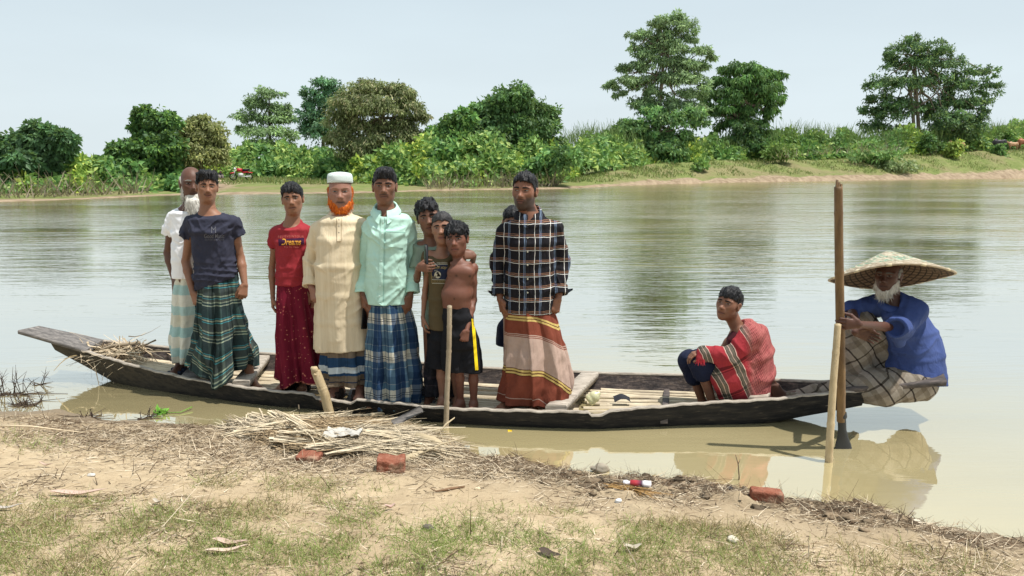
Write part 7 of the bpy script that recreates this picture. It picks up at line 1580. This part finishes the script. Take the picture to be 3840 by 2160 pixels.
def dryleaf(px, py, L, W, ang, col, label, curl=.03):
    curl *= .45; W *= .8
    a = ground(px, py); n, m_ = 14, 5; t = np.linspace(0, 1, n); u = np.linspace(-1, 1, m_); d = V(math.cos(ang), math.sin(ang), 0); s_ = V(-math.sin(ang), math.cos(ang), 0); wv = W * np.sin(np.pi * t ** .8) ** .8
    A = np.stack([np.stack([a + d * (tt - .5) * L + s_ * (w_ * uu * .5 + .18 * L * (tt - .5) ** 2) + V(0, 0, .012 + curl * (abs(uu) ** 2) * w_ / W + curl * 1.2 * (2 * tt - 1) ** 2 + .003 * math.sin(9 * tt)) for uu in u]) for tt, w_ in zip(t, wv)])
    mb = MB(); mb.grid(A, col); tag(mb.build('dry_leaf', straw.m, None, a), label, 'leaf', 'large dry leaves on the bank')
pk_ = (.50, .37, .30)
dryleaf(862, 2050, .16, .040, -.10, pk_, 'curled pinkish dry leaf in the grass at the bottom left, the upper of two', .03); dryleaf(850, 2078, .17, .032, .28, (.54, .42, .34), 'curled pale dry leaf in the grass at the bottom left, the lower of two', .025)
dryleaf(290, 1862, .27, .05, .10, pk_, 'long pinkish dry leaf on bare sand at the left', .03); dryleaf(170, 1752, .10, .018, -.25, (.52, .40, .32), 'thin curled dry leaf on bare sand near the left edge', .02)
dryleaf(1464, 1912, .055, .026, .5, (.50, .36, .31), 'small folded pink leaf on the bare sand at centre', .025); dryleaf(25, 1915, .14, .03, .3, (.40, .36, .32), 'grey dry leaf cut by the left edge of the view', .02)
dryleaf(2060, 2090, .11, .06, -.6, (.07, .05, .04), 'dark rotten leaf in the grass at bottom centre', .02); dryleaf(2375, 2068, .08, .04, .2, (.45, .40, .32), 'pale curled leaf at the lower middle of the grass', .03); dryleaf(590, 1893, .065, .024, -.4, (.42, .37, .30), 'grey fallen leaf on sand above the green grass strip', .02)
# --- grass: patches of short blades (stuff), litter of stalks and roots (stuff), clods along the wet edge (stuff)
def scatter(n, mask):
    px = rng.uniform(-60, 3900, n * 4); py = 2420 - (2420 - 1530) * rng.beta(1.35, 1.0, n * 4)
    q = np.array([G(a, b, .12) for a, b in zip(px, py)]); z = vb(q[:, 0], q[:, 1]); d = shoreY(q[:, 0]) - q[:, 1]
    w_ = mask(px, py, q, d); k = np.where((rng.random(len(px)) < w_) & (d > -.05))[0][:n]; q = q[k]; q[:, 2] = z[k]; return q, px[k], py[k]
def gmask(px, py, q, d):
    lim = np.interp(px, [0, 300, 700, 1000, 1300, 1500, 1800, 2100, 2400, 2700, 3000, 3300, 3840], [1935, 1905, 1925, 1905, 1900, 1985, 1985, 1975, 1930, 1920, 1960, 2010, 2040])
    nz = fbm(q, 3.0, 41); f = sstep(-25, 45, py - lim + 42 * nz); f2 = np.exp(-((px - 1050) / 260) ** 2 - ((py - 1845) / 40) ** 2) * .5 + np.exp(-((px - 90) / 110) ** 2 - ((py - 1660) / 36) ** 2) * .8 + np.exp(-((px - 790) / 90) ** 2 - ((py - 1840) / 22) ** 2) * .8 + np.exp(-((px - 1260) / 180) ** 2 - ((py - 1870) / 40) ** 2) * .5 
    f2 = f2 + .45 * np.exp(-((px - 2150) / 260) ** 2 - ((py - 1925) / 22) ** 2) + .35 * np.exp(-((px - 1880) / 160) ** 2 - ((py - 1945) / 20) ** 2)
    clump = sstep(-.55, .35, fbm(q, 8, 43)); dry = np.interp(px, [2700, 3300, 3840], [1, .55, .35]); return np.clip(np.maximum(f * (.10 + .80 * clump) * dry, f2 * clump), 0, 1)
q, px, py = scatter(62000, gmask); n = len(q); green = np.clip(.46 + .55 * fbm(q, 1.6, 47) + np.interp(py, [1640, 1700, 1850, 2150], [.1, .0, -.05, .08]) - np.interp(px, [1500, 2300, 3840], [0, .16, .42]), 0, 1)
isg = rng.random(n) < green; cols = np.where(isg[:, None], leafcols(n, (.15, .20, .045), (.33, .39, .12)), strawcols(n, (.22, .15, .07), (.52, .42, .24), .2))
dd = rng.normal(0, .75, (n, 3)); dd[:, 2] = np.abs(dd[:, 2]) * .5 + .42; dd /= np.linalg.norm(dd, axis=1)[:, None]; mb = MB()
ribbons(mb, q - V(0, 0, .004), dd, rng.gamma(4, .0088, n), rng.uniform(.0018, .0040, n), rng.normal(0, .010, (n, 3)) - V(0, 0, .008), cols, 3)
tag(mb.build('short_grass', LEAF if 'LEAF' in globals() else straw.m, smooth=False), 'sparse short grass, part green part dry', 'grass', kind='stuff')
def lmask(px, py, q, d):
    nz = fbm(q, 3.2, 61); edge = np.exp(-((d - .15) / .20) ** 2) * sstep(-.5, .3, nz + .1); heap = np.exp(-((px - 1150) / 600) ** 2 - ((py - 1700) / 75) ** 2) * .9 + np.exp(-((px - 450) / 420) ** 2 - ((py - 1625) / 48) ** 2) + np.exp(-((px - 2000) / 200) ** 2 - ((py - 1745) / 30) ** 2) * .8; dry = .10 + .5 * sstep(.1, .6, nz)
    return np.clip(edge * .9 + heap + dry * .35, 0, 1) * np.where((px > 1350) & (py > 1780) & (py < 1960) & (px < 2000), .25, 1)
q, px, py = scatter(40000, lmask); n = len(q); d = shoreY(q[:, 0]) - q[:, 1]; dd = rng.normal(0, 1, (n, 3)); dd[:, 1] *= .6; dd[:, 2] = rng.normal(.06, .12, n) ; dd /= np.linalg.norm(dd, axis=1)[:, None]
dark = (rng.random(n) < np.where(d < .35, .66, .42)); cols = strawcols(n, (.32, .24, .15), (.64, .54, .40), .1); cols[dark] = np.array((.085, .055, .032)) * rng.uniform(.5, 1.9, (dark.sum(), 1)); mb = MB()
ribbons(mb, q + V(0, 0, .004), dd, rng.gamma(2.2, .024, n), rng.uniform(.0015, .0055, n), rng.normal(0, .02, (n, 3)) * V(1, 1, .35) - V(0, 0, .006), cols, 4)
n2 = 900; k = rng.choice(np.where(d < .5)[0], n2); up = rng.normal(0, .45, (n2, 3)); up[:, 2] = 1; up /= np.linalg.norm(up, axis=1)[:, None]; ribbons(mb, q[k], up, rng.gamma(3, .013, n2), rng.uniform(.001, .0025, n2), rng.normal(0, .02, (n2, 3)), np.array((.16, .11, .07)) * rng.uniform(.4, 1.8, (n2, 1)), 3)
tag(mb.build('dry_litter', straw.m, smooth=False), 'dry stalks, roots and twigs strewn over the bank', 'litter', kind='stuff')
def cmask(px, py, q, d): return np.exp(-((d - .16) / .19) ** 2) * sstep(-.45, .3, fbm(q, 5, 71)) * np.interp(px, [0, 1500, 1900, 2300], [.12, .15, .8, 1])
q, px, py = scatter(3600, cmask); mb = MB(); th = np.linspace(0, np.pi, 6); ph_ = np.linspace(0, 2 * np.pi, 8, endpoint=False); T_, Ph = np.meshgrid(th, ph_, indexing='ij'); S0 = np.stack([np.sin(T_) * np.cos(Ph), np.sin(T_) * np.sin(Ph), np.cos(T_) * .62], -1)
for p in q:
    r = min(rng.gamma(2.4, .0052), .024); s_ = S0 * V(rng.uniform(.8, 1.9), rng.uniform(.7, 1.3), rng.uniform(.5, 1.0)) * r * (1 + .62 * snoise(S0 + rng.uniform(0, 50), 3.1, 3)[..., None]); mb.grid(s_ + p + V(0, 0, r * .15), np.array((.17, .125, .08)) * rng.uniform(.3, 1.5), closed=True)
tag(mb.build('mud_clods', straw.m), 'small clods of churned mud along the waterline', 'mud', kind='stuff')
# ------------------------------------------------------------------ far off: a motorcycle, someone sitting, cattle
Ym = 66.0; a = P(905, 676, Ym); s_ = 1.08
bk_ = empty('motorcycle', a, 'red and silver motorcycle parked on the grass of the far bank', 'motorcycle')
chrome = Mat('silver_metal', .35, .5); chrome.base(lin(.5, .5, .5)); rub = flat('tyre_rubber', lin(.015, .015, .015)); redp = flat('red_paint', lin(.45, .02, .03), .4, .5); wp = flat('white_paint', lin(.75, .75, .78), .4, .5); blp = flat('black_paint', lin(.012, .012, .014), .5)
dx = nrm(V(.80, .55, 0)); upv = V(0, 0, 1)
def W3(u, z, w_=0.0): return a + (dx * u + V(-dx[1], dx[0], 0) * w_ + upv * z) * s_
t = np.linspace(0, 2 * np.pi, 22)
for u in (-.62, .62):
    mb = MB(); mb.tube(np.stack([W3(u + .27 * math.cos(q), .30 + .27 * math.sin(q)) for q in t]), .05, 8, cap=False); wh_ = mb.build('wheel', rub, bk_, a)
    mb = MB(); mb.tube(np.stack([W3(u, .30, -.05), W3(u, .30, .05)]), .06, 8); [mb.tube(np.stack([W3(u, .3), W3(u + .25 * math.cos(q), .3 + .25 * math.sin(q))]), .012, 4) for q in t[::3]]; mb.build('spokes', chrome.m, wh_, a)
def part(nm, mat, *segs):
    mb = MB()
    for p0, p1, r0, r1 in segs: mb.tube(np.stack([p0, (p0 + p1) / 2, p1]), [r0, (r0 + r1) / 2 * 1.08, r1], 10)
    mb.build(nm, mat, bk_, a)
part('fork', chrome.m, (W3(-.62, .3, .06), W3(-.42, .92, .06), .03, .03), (W3(-.62, .3, -.06), W3(-.42, .92, -.06), .03, .03)); part('handlebar', blp, (W3(-.36, .98, -.36), W3(-.36, .98, .36), .02, .02), (W3(-.36, .98, .3), W3(-.33, 1.16, .33), .012, .03), (W3(-.36, .98, -.3), W3(-.33, 1.16, -.33), .012, .03))
part('headlight', wp, (W3(-.52, .90), W3(-.42, .92), .09, .12)); part('fuel_tank', redp, (W3(-.30, .84), W3(.08, .80), .13, .16)); part('seat', blp, (W3(.05, .80), W3(.70, .84), .12, .10)); part('engine', chrome.m, (W3(-.20, .42), W3(.15, .42), .17, .17)); part('side_panel', redp, (W3(.10, .62), W3(.55, .68), .10, .07)); part('exhaust', chrome.m, (W3(-.05, .28, -.1), W3(.75, .32, -.14), .035, .05)); part('mudguard', redp, (W3(-.85, .55), W3(-.5, .62), .05, .06), (W3(.5, .62), W3(.92, .60), .06, .05))
# person sitting on the earth mound
Yq_ = 70.0; z = lambda x, y, dy=0: P(780 + x / 12.88, 610 + y / 12.88, Yq_ + dy); base = z(620, 760)
fd = Field(base - V(.9, .7, .3), base + V(.9, .7, 1.3), .022)
fd.ell(z(612, 465), (.10, .115, .13)); fd.cone(z(612, 500), z(612, 525), .06, .07, .03); fd.econe(z(612, 535), z(612, 600), V(1, 0, 0), .17, .11, .15, .11); fd.cone(z(565, 545), z(520, 590), .06, .05, .03); fd.cone(z(520, 590), z(570, 610, -.15), .05, .04, .03); fd.cone(z(660, 545), z(715, 590), .06, .05, .03); fd.cone(z(715, 590), z(650, 620, -.15), .05, .04, .03)
fd.cone(z(590, 660), z(530, 640, -.3), .11, .08, .04); fd.cone(z(530, 640, -.3), z(600, 740, -.35), .08, .05, .04); fd.cone(z(640, 660), z(690, 640, -.3), .11, .08, .04); fd.cone(z(690, 640, -.3), z(720, 745, -.35), .08, .05, .04); fd.econe(z(600, 745, -.38), z(580, 750, -.5), V(1, 0, 0), .05, .04, .05, .03); fd.econe(z(720, 748, -.38), z(735, 752, -.5), V(1, 0, 0), .05, .04, .05, .03)
v, f = fd.mesh(); o = mk('person', v, f, SKIN, None, base, True, np.tile(V(.12, .055, .035), (len(v), 1))); tag(o, 'person in dark top sitting with knees up on the sandy mound of the far bank', 'person')
fd = Field(base - V(.9, .7, .3), base + V(.9, .7, 1.3), .022); fd.econe(z(612, 530), z(612, 620), V(1, 0, 0), .20, .13, .18, .14); fd.cone(z(565, 545), z(520, 588), .08, .07, .03); fd.cone(z(660, 545), z(712, 588), .08, .07, .03); v, f = fd.mesh(); mk('t_shirt', v, f, flat('dark_top', lin(.015, .016, .03)), o, base)
fd = Field(base - V(.9, .7, .3), base + V(.9, .7, 1.3), .022); fd.cone(z(590, 670), z(530, 642, -.3), .14, .11, .04); fd.cone(z(530, 642, -.3), z(585, 720, -.34), .11, .09, .04); fd.cone(z(640, 670), z(690, 642, -.3), .14, .11, .04); fd.cone(z(690, 642, -.3), z(712, 720, -.34), .11, .09, .04); fd.cone(z(560, 690, -.2), z(680, 690, -.2), .12, .12, .05); v, f = fd.mesh(); mk('lungi', v, f, flat('grey_pattern', lin(.20, .17, .16)), o, base)
fd = Field(z(612, 455) - .3, z(612, 455) + .3, .02); fd.ell(z(612, 450, .02), (.115, .125, .12)); v, f = fd.mesh(); mk('hair', v, f, HAIR, o, base)
# the mound of earth he sits on
mm = flat('sandy_earth', lin(.40, .31, .20)); gx_, gy_ = np.meshgrid(np.linspace(-3.6, 4.2, 50), np.linspace(-5, 3, 40), indexing='ij'); mz = 1.15 * np.exp(-((gx_ + .1) / 1.5) ** 2 - ((gy_ + .2) / 2.0) ** 2) + .10 * fbm(np.stack([gx_, gy_, 0 * gx_], -1), 1.8, 3)
b0 = z(620, 775); tz = b0[2] - 1.12; mb = MB(); mb.grid(np.stack([gx_ + b0[0], gy_ + b0[1], mz + tz - .1], -1)[::-1]); tag(mb.build('earth_mound', mm, None, V(b0[0], b0[1], tz)), 'sandy earth mound on the far bank behind the two youths', 'mound')
# cattle
def cow(px, py, h_px, face, graze, hide, label, dark=False):
    Yd = shore_at(px) + 15; a = P(px, py, Yd); s_ = h_px * Yd / F / 1.25; sg = face
    Q = lambda x, y, z_: a + V(x * sg, y, z_) * s_
    fd = Field(a - V(1.7, .8, .25) * s_, a + V(1.7, .8, 1.8) * s_, .026 * s_)
    fd.ell(Q(.45, 0, .86), np.array([.42, .25, .36]) * s_, None, .08); fd.ell(Q(-.05, 0, .86), np.array([.55, .27, .33]) * s_, None, .1); fd.ell(Q(-.55, 0, .95), np.array([.32, .23, .28]) * s_, None, .08); fd.ell(Q(.42, 0, 1.22), np.array([.18, .09, .13]) * s_, None, .08)
    if graze: hd = Q(1.25, 0, .34); nk = Q(.82, 0, .80)
    else: hd = Q(1.18, 0, 1.28); nk = Q(.8, 0, 1.1)
    fd.cone(Q(.55, 0, .98), nk, .22 * s_, .15 * s_, .08); fd.cone(nk, hd, .15 * s_, .10 * s_, .05); fd.cone(hd, hd + (V(.22 * sg, 0, -.30) if graze else V(.32 * sg, 0, -.16)) * s_, .105 * s_, .065 * s_, .04)
    for y in (-.12, .12):
        fd.cone(hd + V(-.02 * sg, y * .6, .08) * s_, hd + V(-.10 * sg, y * 2.2, .10) * s_, .04 * s_, .02 * s_, .02); fd.cone(hd + V(0, y * .5, .10) * s_, hd + V(.05 * sg, y * 1.1, .30) * s_, .028 * s_, .010 * s_, .01)
        fd.cone(Q(.50, y, .65), Q(.52, y, .36), .11 * s_, .062 * s_, .05); fd.cone(Q(.52, y, .36), Q(.50, y, .04), .055 * s_, .045 * s_, .02); fd.ell(Q(.52, y, .03), np.array([.07, .055, .05]) * s_)
        fd.cone(Q(-.60, y, .80), Q(-.50, y, .58), .17 * s_, .10 * s_, .06); fd.cone(Q(-.50, y, .58), Q(-.68, y, .38), .085 * s_, .055 * s_, .03); fd.cone(Q(-.68, y, .38), Q(-.64, y, .04), .055 * s_, .045 * s_, .02); fd.ell(Q(-.62, y, .03), np.array([.07, .055, .05]) * s_)
    fd.cone(Q(-.84, 0, 1.02), Q(-.94, 0, .70), .035 * s_, .022 * s_, .03); fd.cone(Q(-.94, 0, .70), Q(-.93, 0, .40), .022 * s_, .04 * s_, .02)
    v, f = fd.mesh(); c = np.tile(np.array(hide), (len(v), 1)); c = c * (1 + .25 * fbm(v, 3, 4)[:, None]); low = (v[:, 2] - a[2]) / s_; c = c * np.where(low < .12, .4, 1)[:, None]
    o = mk('cow', v, f, SKIN, None, a, True, c); tag(o, label, 'cow', 'cattle grazing on the far bank')
cow(3592, 566, 33, -1, False, (.42, .24, .12), 'tan cow standing alone behind a yellow green bush'); cow(3745, 561, 38, -1, True, (.016, .015, .018), 'black cow grazing with its head down'); cow(3798, 560, 27, -1, False, (.42, .25, .14), 'pale tan calf behind the black cow'); cow(3838, 557, 36, -1, True, (.30, .11, .05), 'reddish brown cow at the right edge of the view')
